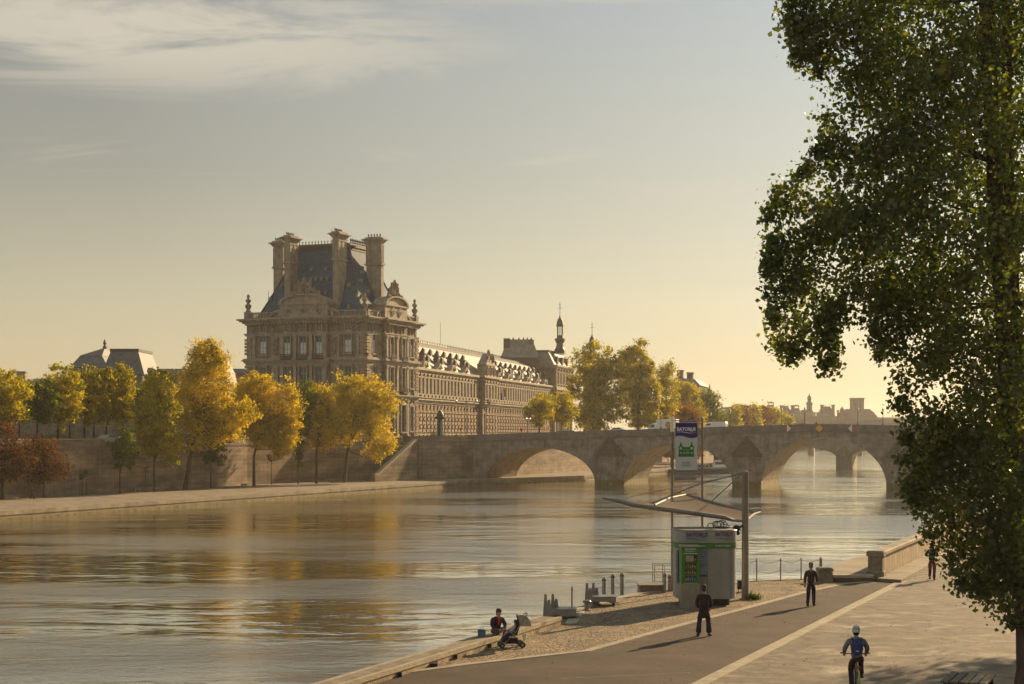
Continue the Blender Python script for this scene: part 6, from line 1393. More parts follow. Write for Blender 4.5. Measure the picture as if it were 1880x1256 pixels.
def person(label, loc, rz, J, cloth, hair, cat='person', name='person', scale=1.0, garments=('jacket','trousers'), coat_len=0.0, flare=1.0, face_dir=1, hair_long=0.0):
    """J: joints; body is one skinned figure, clothes follow it as children. The figure faces +y."""
    o = thing(name, label, cat, loc, rz); o.scale = (scale,)*3
    g = lambda k: V(J[k])
    hd = g('head'); nk = g('neck'); ch_ = g('chest'); ws = g('waist'); pv_ = g('pelvis')
    vb = [(pv_,(0.105,0.08)),(ws,(0.09,0.07)),(ch_-V((0,0,0.04)),(0.10,0.075)),(nk,(0.058,0.060)),(hd-V((0,0,0.05)),(0.072,0.082)),(hd+V((0,0,0.05)),(0.086,0.10)),(hd+V((0,0,0.10)),(0.06,0.07))]
    eb = [(0,1),(1,2),(2,3),(3,4),(4,5),(5,6)]
    ext = MB()
    for s, sg in (('l',-1),('r',1)):
        b = len(vb); vb += [(g('sh'+s)-V((0,0,0.015)),0.042),(g('el'+s),0.036),(g('wr'+s),0.027)]; eb += [(2,b),(b,b+1),(b+1,b+2)]
        hand(ext, g('wr'+s), (g('wr'+s)-g('el'+s)), sg, J.get('curl',0.5))
        b = len(vb); vb += [(g('hip'+s),0.07),(g('kn'+s),0.045),(g('an'+s),0.042),(g('toe'+s),0.035)]; eb += [(0,b),(b,b+1),(b+1,b+2),(b+2,b+3)]
    f = face_dir; fy = 0.085
    ext.blob(hd+V((0,fy+0.008,0.0)),(0.013,0.018,0.022),6,j=0); ext.blob(hd+V((0,fy-0.012,-0.045)),(0.024,0.012,0.007),6,j=0)
    for q in (-1,1): ext.blob(hd+V((q*0.074,0.0,0.0)),(0.012,0.02,0.032),6,j=0)
    skinned('body', vb, eb, M['skin'], o, extra=ext)
    e_ = MB()
    for q in (-1,1): e_.blob(hd+V((q*0.03,fy-0.004,0.02)),(0.012,0.008,0.008),6,j=0)
    e_.build('eyes', M['black'], o)
    if hair:
        h_ = MB(); h_.blob(hd+V((0,-0.012,0.065)),(0.096,0.108,0.09),12,seed=3,j=0.05); h_.blob(hd+V((0,-0.045,-0.005)),(0.088,0.075,0.095+hair_long),10,seed=4,j=0.05); h_.build('hair', C_(*hair), o, smooth=True)
    jm = C_(*cloth['top'])
    vt = [(ws-V((0,0,0.19))+(pv_-ws)*0.3,(0.185,0.150)),(ws+V((0,0,0.0)),(0.172,0.135)),(ch_,(0.195,0.145)),(nk-V((0,0,0.03)),(0.10,0.09))]; et = [(0,1),(1,2),(2,3)]
    if coat_len: vt.append((ws-V((0,0,0.22+coat_len)),(0.20*flare,0.165*flare))); et.append((0,len(vt)-1))
    for s in 'lr':
        b = len(vt); wv = g('wr'+s); ev_ = g('el'+s); vt += [(g('sh'+s)+V((0,0,-0.01)),0.092),(ev_,0.068),(ev_.lerp(wv,0.96),0.052)]; et += [(2,b),(b,b+1),(b+1,b+2)]
    skinned(cloth.get('topname','jacket'), vt, et, jm, o)
    for s in 'lr': pass
    vt = [(pv_+V((0,0,0.09)),(0.165,0.135)),(pv_-V((0,0,0.04)),(0.17,0.14))]; et = [(0,1)]; fl_ = cloth.get('flare',1.0)
    for s in 'lr':
        b = len(vt); kn, an = g('kn'+s), g('an'+s); vt += [(g('hip'+s)-V((0,0,0.02)),0.118),(g('hip'+s).lerp(kn,0.5),0.104),(kn,0.082),(kn.lerp(an,0.6),0.072*fl_),(kn.lerp(an,0.98),0.076*fl_)]; et += [(1,b),(b,b+1),(b+1,b+2),(b+2,b+3),(b+3,b+4)]
    skinned(cloth.get('legname','trousers'), vt, et, C_(*cloth['legs']), o)
    for s in 'lr':
        an, te = g('an'+s), g('toe'+s); d = (te-an); sh_ = MB(); dh = V((d.x,d.y,0)); dh = dh.normalized() if dh.length > 0.01 else V((0,1,0))
        hl = an-dh*0.05; hl.z = min(an.z,te.z+0.06)
        skinned('shoe', [(hl+V((0,0,-0.01)),(0.055,0.055)),(an.lerp(te,0.5)+V((0,0,0.0)),(0.062,0.052)),(te+dh*0.04,(0.055,0.04))], [(0,1),(1,2)], C_(*cloth['shoes']), o, sub=1)
    return o
def stand(**k):
    J = dict(pelvis=(0,0,0.96), waist=(0,0,1.10), chest=(0,0,1.33), neck=(0,0.01,1.49), head=(0,0.02,1.62),
             shl=(-0.175,0,1.405), ell=(-0.225,-0.03,1.14), wrl=(-0.225,0.05,0.90), shr=(0.175,0,1.405), elr=(0.225,-0.03,1.14), wrr=(0.225,0.05,0.90),
             hipl=(-0.095,0,0.92), knl=(-0.11,0.02,0.50), anl=(-0.115,-0.02,0.09), toel=(-0.13,0.13,0.035), hipr=(0.095,0,0.92), knr=(0.11,0.02,0.50), anr=(0.115,-0.02,0.09), toer=(0.13,0.13,0.035))
    J.update(k); return J
pB = person('person in a long dark maroon coat and flared jeans standing before the kiosk', G(1292.5,1169,QZ), R(-8),
    stand(hipl=(-0.1,0,0.92), knl=(-0.155,0.02,0.50), anl=(-0.19,-0.02,0.09), toel=(-0.215,0.12,0.035), hipr=(0.1,0,0.92), knr=(0.15,0.04,0.50), anr=(0.175,0.05,0.09), toer=(0.22,0.19,0.035),
          ell=(-0.245,-0.04,1.14), wrl=(-0.18,0.10,0.95), elr=(0.245,-0.04,1.14), wrr=(0.20,0.12,0.96)),
    dict(top=('maroon_coat',(0.035,0.014,0.016)), legs=('dark_jeans',(0.018,0.018,0.035)), shoes=('black_shoe',(0.01,0.01,0.01)), flare=1.45, topname='coat'), ('brown_hair',(0.045,0.025,0.015)), coat_len=0.26, flare=1.05, scale=1.0)
pA = person('person in a brown jacket and dark jeans walking away between kiosk and promenade', G(1489,1114,QZ), R(-22),
    stand(hipl=(-0.09,0,0.92), knl=(-0.09,-0.07,0.50), anl=(-0.09,-0.24,0.12), toel=(-0.10,-0.11,0.04), hipr=(0.09,0,0.92), knr=(0.08,0.15,0.51), anr=(0.07,0.20,0.09), toer=(0.08,0.35,0.05),
          ell=(-0.225,-0.07,1.14), wrl=(-0.235,-0.03,0.90), elr=(0.245,-0.09,1.15), wrr=(0.21,0.12,1.0)),
    dict(top=('brown_jacket',(0.045,0.026,0.020)), legs=('navy_jeans',(0.014,0.016,0.038)), shoes=('black_shoe',(0.01,0.01,0.01))), ('grey_hair',(0.12,0.095,0.075)))
pC = person('person jogging in maroon leggings and a black top beside the parapet wall', G(1711,1065.5,QZ), R(-22),
    stand(hipl=(-0.1,0,0.92), knl=(-0.10,0.12,0.52), anl=(-0.10,-0.04,0.16), toel=(-0.10,0.07,0.06), hipr=(0.1,0,0.92), knr=(0.11,0.02,0.50), anr=(0.10,0.0,0.09), toer=(0.11,0.14,0.035),
          ell=(-0.27,-0.12,1.17), wrl=(-0.20,0.12,1.15), elr=(0.27,-0.12,1.17), wrr=(0.20,0.12,1.15), curl=0.9),
    dict(top=('black_top',(0.014,0.015,0.02)), legs=('maroon_leggings',(0.11,0.022,0.026)), shoes=('dark_shoe',(0.03,0.02,0.02)), topname='top', legname='leggings'), ('dark_hair',(0.02,0.014,0.01)), hair_long=0.05)
wb = thing('waist_pack', 'small green waist pack worn by the jogging person', 'bag', G(1711,1065.5,QZ)+V((-0.05,-0.14,1.10))); m_ = MB(); m_.blob((0,0,0),(0.14,0.05,0.07),10,seed=1,j=0.03); m_.build('pouch', C_('green_pack',(0.08,0.11,0.03)), wb, smooth=True); m_ = MB(); m_.tube([(-0.17,0.08,0.01),(-0.13,0.0,0.01),(0.13,0.0,0.01),(0.17,0.08,0.01)],0.012,5); m_.build('strap', M['black'], wb)
# cyclist and bicycle
cyc = V((9.10,43.2,QZ)); crz = R(-6)
bi = thing('bicycle', 'bicycle with a red rear light ridden by the person with a helmet', 'bicycle', cyc, crz)
def wheel(y, r=0.33):
    m_ = MB(); m_.tube([(0,y+r*math.cos(2*math.pi*k/28),r+0.01+r*math.sin(2*math.pi*k/28)-0.01) for k in range(29)],0.02,6,cap=False); ty = m_.build('wheel', M['tyre'], bi)
    m_ = MB(); m_.tube([(0,y+(r-0.025)*math.cos(2*math.pi*k/28),r+(r-0.025)*math.sin(2*math.pi*k/28)) for k in range(29)],0.01,5,cap=False); m_.build('rim', M['galv'], ty)
    m_ = MB(); [m_.tube([(0.02*(-1)**k,y,r),(0,y+(r-0.03)*math.cos(2*math.pi*k/18),r+(r-0.03)*math.sin(2*math.pi*k/18))],0.0025,3) for k in range(18)]; m_.tube([(-0.05,y,r),(0.05,y,r)],0.02,8); m_.build('spokes', M['galv'], ty)
wheel(-0.52); wheel(0.52)
m_ = MB(); m_.tube([(0,-0.12,0.30),(0,-0.2,0.86)],0.017,6); m_.tube([(0,-0.12,0.30),(0,0.33,0.80)],0.018,6); m_.tube([(0,-0.19,0.80),(0,0.34,0.88)],0.016,6); m_.tube([(0,0.32,0.76),(0,0.36,0.98)],0.018,6)
for q in (-0.05,0.05): m_.tube([(q,-0.52,0.33),(q*0.3,-0.18,0.80)],0.009,5); m_.tube([(q,-0.52,0.33),(q*0.4,-0.12,0.30)],0.009,5); m_.tube([(q,0.52,0.33),(q*0.8,0.33,0.76)],0.011,5)
m_.build('frame', C_('bike_grey',(0.12,0.13,0.13)), bi)
m_ = MB(); m_.tube([(-0.33,0.30,1.04),(-0.15,0.37,1.02),(0,0.38,1.0),(0.15,0.37,1.02),(0.33,0.30,1.04)],0.014,6); hb = m_.build('handlebar', M['black'], bi)
for q in (-1,1): m_ = MB(); m_.tube([(q*0.25,0.33,1.035),(q*0.38,0.28,1.045)],0.022,6); m_.build('grip', M['black'], hb)
m_ = MB(); m_.add([(-0.02,0.1,0.91),(0.02,0.1,0.91),(0.08,-0.14,0.92),(-0.08,-0.14,0.92),(-0.02,0.1,0.95),(0.02,0.1,0.95),(0.08,-0.14,0.97),(-0.08,-0.14,0.97)],[(0,1,2,3),(4,5,6,7),(0,1,5,4),(1,2,6,5),(2,3,7,6),(3,0,4,7)]); sd_ = m_.build('saddle', M['black'], bi); sd_.location = (0,-0.2,-0.03)
m_ = MB(); m_.tube([(0,-0.52+0.36*math.cos(t),0.33+0.36*math.sin(t)) for t in [math.pi*(0.25+0.9*k/8) for k in range(9)]],0.022,5); m_.build('mudguard', C_('bike_lime',(0.25,0.36,0.06)), bi)
m_ = MB(); m_.blob((0,-0.60,0.78),(0.035,0.02,0.04),8,j=0); m_.build('rear_light', mat('rear_light_red', (0.7,0.03,0.02), 0.3), bi)
m_ = MB(); m_.tube([(-0.09,-0.12,0.14),(-0.09,-0.12,0.46)],0.01,4); m_.tube([(-0.18,-0.12,0.15),(-0.07,-0.12,0.15)],0.018,5); m_.tube([(0.07,-0.12,0.45),(0.18,-0.12,0.45)],0.018,5); m_.build('pedals', M['black'], bi)
cy_ = person('person in a grey hooded jacket and helmet cycling away on the promenade', cyc, crz,
    dict(pelvis=(0,-0.20,1.02), waist=(0,-0.17,1.15), chest=(0,-0.08,1.37), neck=(0,0.0,1.53), head=(0,0.04,1.66), shl=(-0.19,-0.05,1.46), ell=(-0.30,0.02,1.22), wrl=(-0.29,0.24,1.075), shr=(0.19,-0.05,1.46), elr=(0.30,0.02,1.22), wrr=(0.29,0.24,1.075),
         hipl=(-0.10,-0.19,0.99), knl=(-0.13,0.12,0.66), anl=(-0.13,-0.16,0.24), toel=(-0.13,-0.02,0.18), hipr=(0.10,-0.19,0.99), knr=(0.14,0.20,0.86), anr=(0.13,-0.08,0.53), toer=(0.13,0.05,0.49), curl=0.95),
    dict(top=('grey_jacket',(0.13,0.125,0.145)), legs=('dark_maroon_trousers',(0.03,0.012,0.016)), shoes=('dark_shoe',(0.03,0.02,0.02))), ('dark_hair',(0.02,0.014,0.01)), scale=0.985)
m_ = MB(); m_.lathe([(0.115,0.02),(0.125,0.07),(0.118,0.12),(0.085,0.17),(0.04,0.195),(0.005,0.20)], (0,0.03,1.64), 14, sx=0.9, sy=1.15); hl_ = m_.build('helmet', C_('helmet_white',(0.42,0.42,0.42)), cy_, smooth=True)
m_ = MB()
for k in (-1,0,1): m_.blob((k*0.045,-0.09,1.76),(0.012,0.03,0.035),6,j=0); m_.blob((k*0.05,0.03,1.825-abs(k)*0.012),(0.010,0.06,0.012),6,j=0)
m_.build('vents', M['black'], hl_)
m_ = MB(); m_.blob((0,-0.10,1.50),(0.12,0.08,0.06),10,j=0.05); m_.build('hood', C_('hood_teal',(0.12,0.15,0.17)), cy_, smooth=True)
bk = thing('backpack', 'blue backpack on the back of the cycling person', 'backpack', cyc, crz); m_ = MB(); m_.blob((0,-0.245,1.27),(0.165,0.11,0.235),14,seed=5,j=0.03); m_.build('bag', C_('blue_pack',(0.035,0.045,0.13)), bk, smooth=True)
m_ = MB(); m_.blob((0,-0.33,1.19),(0.12,0.05,0.11),12,seed=6,j=0.03); m_.build('front_pocket', C_('blue_pack',(0.035,0.045,0.13)), bk, smooth=True)
m_ = MB(); m_.box(-0.04,0.03,-0.385,-0.375,1.17,1.19); m_.build('patch', M['swhite'], bk)
for q in (-1,1): m_ = MB(); m_.tube([(q*0.11,-0.2,1.46),(q*0.13,-0.06,1.50),(q*0.13,0.05,1.40)],0.018,5); m_.build('strap', C_('blue_pack',(0.035,0.045,0.13)), bk)
# seated person, child and stroller
sp_ = V((-0.55,53.9,QZ))
pE = person('person in a dark jacket over a red top seated on the stone ledge', sp_, R(-152),
    dict(pelvis=(0,0,0.40), waist=(0,0.05,0.52), chest=(0,0.14,0.72), neck=(0,0.22,0.87), head=(0,0.26,0.99), shl=(-0.185,0.15,0.80), ell=(-0.25,0.25,0.56), wrl=(-0.10,0.42,0.46), shr=(0.185,0.15,0.80), elr=(0.25,0.25,0.56), wrr=(0.10,0.42,0.46),
         hipl=(-0.10,0.02,0.38), knl=(-0.14,0.40,0.47), anl=(-0.13,0.44,0.09), toel=(-0.14,0.58,0.035), hipr=(0.10,0.02,0.38), knr=(0.14,0.40,0.47), anr=(0.13,0.46,0.09), toer=(0.14,0.60,0.035)),
    dict(top=('dark_anorak',(0.035,0.028,0.035)), legs=('plum_trousers',(0.09,0.05,0.055)), shoes=('black_shoe',(0.01,0.01,0.01))), ('chestnut_hair',(0.08,0.045,0.025)), hair_long=0.03)
m_ = MB(); m_.blob((0,0.262,0.70),(0.05,0.02,0.14),10,j=0.03); m_.build('red_top', C_('red_top',(0.35,0.03,0.02)), pE, smooth=True)
bb = thing('shopping_bag', 'light blue bag standing on the ledge beside the seated person', 'bag', (-0.98,53.0,QZ+0.30)); m_ = MB(); m_.box(-0.12,0.12,-0.06,0.06,0,0.22,-0.015); m_.build('bag', C_('blue_bag',(0.07,0.12,0.17)), bb); m_ = MB(); m_.tube([(-0.06,0,0.22),(-0.04,0,0.30),(0.04,0,0.30),(0.06,0,0.22)],0.008,5); m_.build('handle', M['paleb'], bb)
pc = thing('paper_cup', 'white cup standing by the ledge behind the stroller', 'cup', (0.42,54.35,QZ+0.02)); m_ = MB(); m_.lathe([(0.05,0),(0.07,0.16)], n=12); m_.build('cup', M['swhite'], pc); m_ = MB(); m_.lathe([(0.075,0.16),(0.075,0.19)], n=12); m_.build('lid', M['kerb'], pc)
S_ = V((0.0,52.6,QZ)); srz = R(100)                    # the stroller faces left, towards the seated person
sto = thing('stroller', 'dark pushchair with a raised pale hood parked by the ledge', 'stroller', S_, srz)
def swheel(x, y, r): m_ = MB(); m_.tube([(x-0.02,y,r),(x+0.02,y,r)],r,14); w0 = m_.build('wheel', M['tyre'], sto); m_ = MB(); m_.tube([(x-0.025,y,r),(x+0.025,y,r)],r*0.55,10); m_.build('hub', M['galv'], w0)
for x in (-0.24,0.24): swheel(x,-0.30,0.10); swheel(x,0.36,0.085)
m_ = MB()
for x in (-0.22,0.22): m_.tube([(x,-0.30,0.1),(x,0.05,0.48),(x,0.30,0.62)],0.014,6); m_.tube([(x,0.36,0.09),(x,-0.08,0.50),(x,-0.38,0.98),(x*0.9,-0.46,1.06)],0.014,6); m_.tube([(x,-0.3,0.1),(x,0.36,0.09)],0.010,5)
m_.tube([(-0.22,-0.30,0.1),(0.22,-0.30,0.1)],0.012,5); m_.tube([(-0.22,0.36,0.09),(0.22,0.36,0.09)],0.012,5); m_.build('frame', M['galv'], sto)
m_ = MB(); m_.tube([(-0.2,-0.46,1.06),(-0.1,-0.50,1.08),(0.1,-0.50,1.08),(0.2,-0.46,1.06)],0.022,6); m_.build('handle', M['black'], sto)
m_ = MB(); m_.extrude([(-0.28,0.86),(-0.14,0.42),(0.16,0.36),(0.30,0.20),(0.36,0.22),(0.22,0.46),(-0.06,0.50),(-0.20,0.88)], lambda a,b: (-0.19,a,b), (0.38,0,0)); m_.build('seat', C_('stroller_plum',(0.028,0.016,0.026)), sto)
m_ = MB(); m_.box(-0.18,0.18,-0.2,0.22,0.14,0.32,0.03); m_.build('basket', C_('stroller_plum',(0.028,0.016,0.026)), sto)
m_ = MB(); pf = [(-0.20+0.34*math.cos(t)-0.05, 0.72+0.34*math.sin(t)) for t in [math.pi*(0.42+0.62*k/7) for k in range(8)]]
vs = []; [vs.extend([(-0.2,a,b),(0.2,a,b)]) for a,b in pf]; m_.add(vs, [(2*i,2*i+1,2*i+3,2*i+2) for i in range(7)])
for x in (-0.2,0.2): m_.add([(x,-0.22,0.70)]+[(x,a,b) for a,b in pf], [(0,i+1,i+2) for i in range(7)])
m_.build('hood', C_('hood_beige',(0.30,0.25,0.20)), sto)
kid = person('small child in pale clothes sitting in the stroller', S_+V((0.02,0,0.0)), srz,
    dict(pelvis=(0,0.0,0.93), waist=(0,-0.06,1.05), chest=(0,-0.14,1.26), neck=(0,-0.17,1.40), head=(0,-0.16,1.56), shl=(-0.16,-0.14,1.34), ell=(-0.22,0.0,1.14), wrl=(-0.16,0.2,1.10), shr=(0.16,-0.14,1.34), elr=(0.22,0.0,1.14), wrr=(0.16,0.2,1.10),
         hipl=(-0.09,0.02,0.91), knl=(-0.12,0.35,0.98), anl=(-0.12,0.52,0.66), toel=(-0.12,0.62,0.62), hipr=(0.09,0.02,0.91), knr=(0.12,0.35,0.98), anr=(0.12,0.52,0.66), toer=(0.12,0.62,0.62)),
    dict(top=('pale_top',(0.34,0.31,0.34)), legs=('pale_leggings',(0.30,0.28,0.33)), shoes=('dark_shoe',(0.03,0.02,0.02)), topname='top'), ('fair_hair',(0.10,0.065,0.03)), scale=0.52)

# ------------------------------------------------------------------ far quay furniture and people
wk = copy_tree(pA, loc=G(59,916.5,1.0), rz=R(-70), label='person walking alone on the far quay under the rust red trees', kmap={pA.name: kids(pA)})
for px, py, lb in ((251,903,'stone bench on the far quay left of the leaning trunk'),(448,893,'stone bench on the far quay beside the broad golden tree'),(608,885.5,'stone bench on the far quay beside the brightest yellow tree')):
    o = thing('stone_bench', lb, 'bench', G(px,py,1.0), R(60), 'stone benches on the far quay'); m_ = MB(); m_.bbox(-0.7,0.7,-0.25,0.25,0.36,0.48,0.03); m_.build('seat', M['kerb'], o)
    for x in (-0.45,0.45): m_ = MB(); m_.box(x-0.12,x+0.12,-0.2,0.2,0,0.359); m_.build('leg', M['kerb'], o)
def vehicle(name, label, cat, loc, rz, prof, wins, wid, col, wheels, extra=None):
    """side profile (x forward, z up) thickened across; glass set on the flanks and ends"""
    o = thing(name, label, cat, loc, rz); h = wid/2
    m_ = MB(); n = len(prof); ins_ = [0.10 if z > 1.15 else 0.0 for x,z in prof]
    m_.add([(x,-h+i_,z) for (x,z),i_ in zip(prof,ins_)]+[(x,h-i_,z) for (x,z),i_ in zip(prof,ins_)], [tuple(range(n)), tuple(reversed(range(n,2*n)))]+[(i,n+i,n+(i+1)%n,(i+1)%n) for i in range(n)])
    m_.build('body', M[col], o)
    for k, wpts in enumerate(wins):
        for sgn in (-1,1): m_ = MB(); m_.extrude(wpts, lambda a,b: (a, sgn*(h-0.045), b), (0,sgn*0.01-0.0,0)); m_.build('side_window', M['glass'], o)
    for x in wheels:
        for sgn in (-1,1):
            m_ = MB(); m_.tube([(x,sgn*(h-0.16),0.32),(x,sgn*(h+0.01),0.32)],0.32,14); w0 = m_.build('wheel', M['tyre'], o); m_ = MB(); m_.tube([(x,sgn*(h-0.02),0.32),(x,sgn*(h+0.015),0.32)],0.18,10); m_.build('rim', M['galv'], w0)
    if extra: extra(o, h)
    return o
M['silver'] = mat('silver_paint', (0.35,0.35,0.35), 0.3, metal=0.4, coat=0.5); M['bluep'] = mat('blue_grey_paint', (0.05,0.07,0.11), 0.3, coat=0.5); M['darkp'] = mat('dark_paint', (0.03,0.03,0.035), 0.3, coat=0.5)
carp = [(-2.1,0.35),(2.1,0.35),(2.15,0.7),(1.95,0.9),(1.0,1.0),(0.35,1.45),(-1.0,1.5),(-1.75,1.1),(-2.1,0.95)]; carw = [[(0.85,1.0),(0.3,1.38),(-0.3,1.40),(-0.3,1.0)],[(-0.4,1.0),(-0.4,1.40),(-0.95,1.42),(-1.5,1.05)]]
vanp = [(-2.4,0.35),(2.4,0.35),(2.45,0.9),(2.0,1.15),(1.35,1.95),(1.0,2.2),(-2.3,2.25),(-2.45,1.9)]; vanw = [[(1.75,1.25),(1.3,1.85),(0.6,1.85),(0.6,1.25)]]
def lorry_x(o, h):
    m_ = MB(); m_.bbox(-3.0,1.0,-h-0.12,h+0.12,0.7,3.05,0.05); bx = m_.build('box_body', M['white'], o)
    m_ = MB(); m_.extrude([(-2.2,1.3),(-1.3,1.2),(-0.8,1.7),(-0.9,2.4),(-1.5,2.6),(-2.1,2.2)], lambda a,b: (a,h+0.125,b), (0,0.01,0)); m_.build('orange_print', mat('orange_print', (0.55,0.22,0.05), 0.5), bx)
    m_ = MB(); m_.extrude([(-2.2,1.3),(-1.3,1.2),(-0.8,1.7),(-0.9,2.4),(-1.5,2.6),(-2.1,2.2)], lambda a,b: (a,-h-0.125,b), (0,-0.01,0)); m_.build('orange_print', bpy.data.materials['orange_print'], bx)
def on_deck(px, y): t = on_bridge(px, y); return bridge_pt(t, y, zt(t)-1.15)
left_rz = BA+math.pi
vehicle('delivery_lorry','white box lorry with an orange print driving left over the bridge','lorry', on_deck(1217,5.0), left_rz, [(-3.0,0.4),(2.9,0.4),(3.0,1.1),(2.7,1.4),(2.2,2.1),(1.6,2.3),(-3.0,0.9)], [[(2.55,1.45),(2.1,2.0),(1.5,2.0),(1.5,1.45)]], 2.0, 'white', (-2.0,2.0), lorry_x)
def van_x(o, h): m_ = MB(); m_.box(0.2,1.2,h-0.06,h+0.01,1.35,1.95); m_.build('side_panel', M['darkp'], o)
vehicle('white_van','white van with one dark side panel driving left over the bridge','van', on_deck(1312,5.0), left_rz, vanp, vanw, 1.9, 'white', (-1.6,1.6))
vehicle('silver_car','silver car at the left end of the bridge below the tall trees','car', on_deck(1131,5.5)+V((0,0,0.25)), left_rz, carp, carw, 1.75, 'silver', (-1.35,1.35))
vehicle('blue_van','blue grey van at the bridge head below the small round trees','van', V(((1035-HX)/F*345,345,8.75)), R(170), [(-2.4,0.35),(2.4,0.35),(2.45,0.9),(2.0,1.1),(1.4,1.7),(1.0,1.9),(-2.3,1.95),(-2.45,1.5)], [[(1.6,1.15),(1.2,1.65),(-2.1,1.68),(-2.1,1.15)]], 1.85, 'bluep', (-1.6,1.6))
vehicle('white_car','small pale car crossing in front of the palace entrance','car', V(((926-HX)/F*341,341,8.62)), R(175), carp, carw, 1.7, 'white', (-1.35,1.35))
for px, Y, lb, c in ((202,252,'silver car on the upper street between the two fuller street trees','silver'),(238,258,'white car on the upper street at the foot of the brightest street tree','white'),(620,318,'white car glimpsed through the brightest yellow tree','white'),(20,232,'dark car on the upper street at the far left','darkp')):
    vehicle('parked_car', lb, 'car', V(((px-HX)/F*Y,Y,8.42)), R(62), carp, carw, 1.75, c, (-1.35,1.35))
mc = thing('advertising_column', 'dark green domed advertising column beside the palace wing', 'advertising column', V(((808-HX)/F*333,333,8.4)))
M['kdark'] = mat('column_green', (0.018,0.035,0.03), 0.5)
m_ = MB(); m_.lathe([(0.62,0),(0.62,0.5),(0.5,0.6),(0.5,4.6)], n=14); m_.build('shaft', M['kdark'], mc, smooth=True)
m_ = MB(); m_.lathe([(0.7,4.6),(1.05,4.75),(1.1,5.0),(0.75,5.25),(0.7,5.6),(0.45,6.1),(0.15,6.4),(0.1,6.7),(0.02,6.9)], n=14); m_.build('dome', M['kdark'], mc, smooth=True)
m_ = MB(); m_.box(0.1,0.56,-0.53,-0.3,0.8,4.3); m_.build('poster', M['poster'], mc)
def street_lamp(label, px, Y, h, arms):
    o = thing('street_lamp', label, 'street lamp', V(((px-HX)/F*Y,Y,8.4))); m_ = MB(); m_.lathe([(0.16,0),(0.12,0.8),(0.08,1.2),(0.06,h)], n=8); m_.build('post', M['darkmetal'], o, smooth=True)
    for a in arms: m_ = MB(); m_.tube([(0,0,h-0.5),(a*0.5,0,h-0.9),(a,0,h-0.45)],0.04,5); r_ = m_.build('arm', M['darkmetal'], o); m_ = MB(); m_.blob((a,0,h-0.25),(0.24,0.24,0.26),8,j=0); m_.build('globe', M['lampglass'], r_)
street_lamp('tall two armed street lamp in front of the projecting bay of the wing', 856, 336, 8.6, (-2.1,2.1)); street_lamp('two globe street lamp left of the small round trees', 969, 345, 5.0, (-0.4,0.4)); street_lamp('single street lamp in front of the dark corner building', 1311, 400, 9.0, (0.5,))
def traffic_light(label, px, Y):
    o = thing('traffic_light', label, 'traffic light', V(((px-HX)/F*Y,Y,8.4))); m_ = MB(); m_.lathe([(0.06,0),(0.05,2.2)], n=8); m_.build('post', M['darkmetal'], o); m_ = MB(); m_.bbox(-0.16,0.16,-0.12,0.12,2.2,3.1,0.03); hd_ = m_.build('signal_head', M['black'], o)
    em = bpy.data.materials.get('red_signal')
    if not em: em = mat('red_signal', (0.7,0.03,0.02), 0.4); em.node_tree.nodes['Principled BSDF'].inputs['Emission Color'].default_value = (1,0.05,0.03,1); em.node_tree.nodes['Principled BSDF'].inputs['Emission Strength'].default_value = 1.5
    m_ = MB(); m_.blob((0,-0.13,2.93),(0.11,0.05,0.11),8,j=0); m_.build('red_lamp', em, hd_); m_ = MB(); m_.blob((0,-0.13,2.65),(0.1,0.03,0.1),8,j=0); m_.build('amber_lamp', M['darkmetal'], hd_); m_ = MB(); m_.blob((0,-0.13,2.38),(0.1,0.03,0.1),8,j=0); m_.build('green_lamp', M['darkmetal'], hd_)
traffic_light('red traffic light right of the advertising column', 846, 334); traffic_light('red traffic light near the small round trees', 957, 350)
pk = {pA.name: kids(pA), pB.name: kids(pB)}
for src, px, Y, rz_, lb in ((pA,838,331,60,'person on the street between advertising column and red traffic light'),(pB,866,336,-40,'person on the street right of the tall two armed lamp'),(pA,905,339,100,'person on the street left of the pale car'),(pB,1003,343,20,'person waiting left of the blue grey van'),(pA,70,236,80,'left one of two people on the upper street over the brown tree'),(pB,76,237,60,'right one of two people on the upper street over the brown tree'),(pA,1472,313,90,'person crossing the bridge left of the highest lamp'),(pB,1499,313,-70,'person crossing the bridge above the yellow diamond board')):
    z = 8.4 if px < 1100 else zt(on_bridge(px,3))-1.15; copy_tree(src, loc=V(((px-HX)/F*Y,Y,z)), rz=R(rz_), label=lb, kmap=pk)
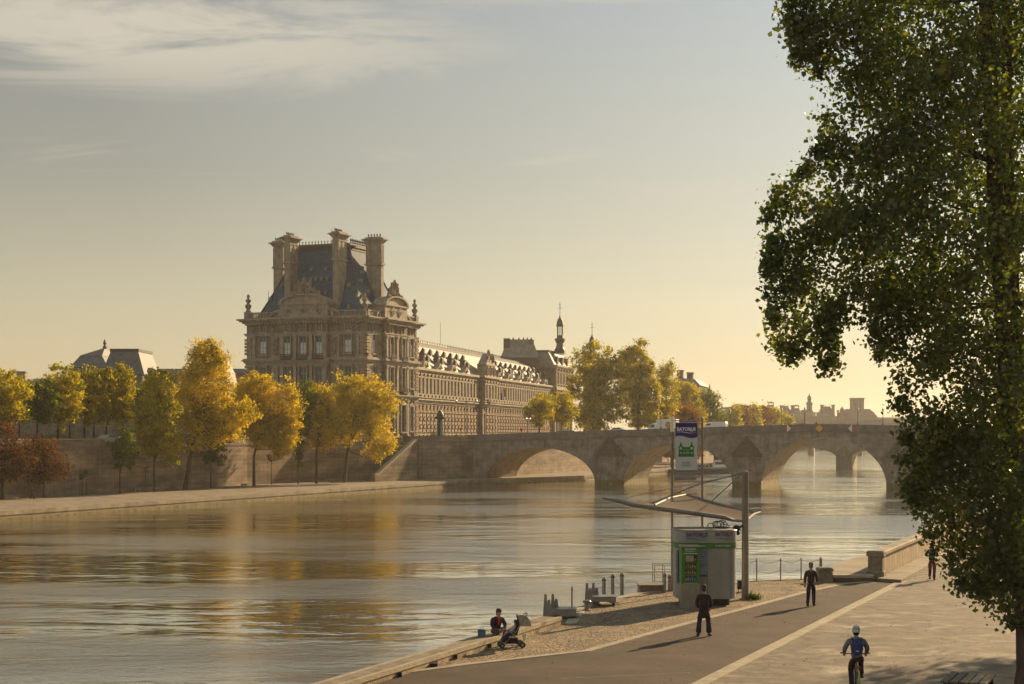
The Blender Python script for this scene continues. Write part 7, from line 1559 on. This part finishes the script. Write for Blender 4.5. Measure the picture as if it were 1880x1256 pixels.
# moored boats beyond the bridge
bg_ = thing('moored_barge', 'long dark moored barge seen under the second arch', 'barge', ((1215-HX)/F*412,412,0), R(5))
m_ = MB(); m_.add([(0,0,-0.3),(17,0,-0.3),(17,4,-0.3),(0,4,-0.3),(-0.4,-0.2,1.0),(18.2,-0.2,1.3),(18.2,4.2,1.3),(-0.4,4.2,1.0)],[(0,1,5,4),(1,2,6,5),(2,3,7,6),(3,0,4,7),(4,5,6,7)]); m_.build('hull', M['darkp'], bg_)
m_ = MB(); m_.box(9,12.5,0.8,3.2,1.15,2.3); cb = m_.build('cabin', M['kgrey'], bg_)
m_ = MB(); [m_.box(9.4+k*1.0,10.1+k*1.0,0.77,0.799,1.5,2.1) for k in range(4)]; m_.build('windows', M['glass'], cb)
m_ = MB(); [m_.tube([(x,0.1,1.1),(x,0.1,2.1)],0.05,4) for x in (1,3,5,7)]; m_.tube([(1,0.1,2.1),(7,0.1,2.1)],0.05,4); m_.build('railing', M['galv'], bg_)
bt2 = thing('moored_boat', 'small pale cabin boat behind the barge under the second arch', 'boat', ((1304-HX)/F*425,425,0), R(8))
m_ = MB(); m_.add([(0,0,-0.2),(7,0,-0.2),(7,2.4,-0.2),(0,2.4,-0.2),(-0.2,-0.2,1.1),(8,0.4,1.6),(8,2.0,1.6),(-0.2,2.6,1.1)],[(0,1,5,4),(1,2,6,5),(2,3,7,6),(3,0,4,7),(4,5,6,7)]); m_.build('hull', M['kgrey'], bt2)
m_ = MB(); m_.box(1,5,0.4,2.0,1.2,3.0,0.2); m_.build('cabin', M['swhite'], bt2); m_ = MB(); m_.box(1.4,4.6,0.42,0.5,2.0,2.7); m_.build('window', M['glass'], bt2)

# fallen leaves blown over the quay
M['litter'] = leafmat('fallen_leaf', [(0.12,0.07,0.02),(0.25,0.15,0.03),(0.35,0.24,0.05)], 0.2)
g = np.random.default_rng(12); n = 900
yy = 42+g.random(n)**0.8*36; tt = g.random(n); xx = -5+0.40*(yy-42)+tt**0.8*18
kk = (xx > -0.7+0.4*(yy-52.2)+0.3) & ((yy < 66) | (xx > 6.2+0.9*(yy-71)))
pp = np.column_stack([xx, yy, np.full(n, QZ+0.022)])[kk]
lo = leaf_mesh('fallen_leaves', pp, 0.075, g, M['litter'], aspect=0.8); tag(lo, kind='stuff')
v_ = np.empty(len(lo.data.vertices)*3, np.float32); lo.data.vertices.foreach_get('co', v_); v_ = v_.reshape(-1,3); v_[:,2] = QZ+0.022+(v_[:,2]-QZ-0.022)*0.25+0.012; lo.data.vertices.foreach_set('co', v_.ravel()); lo.data.update()
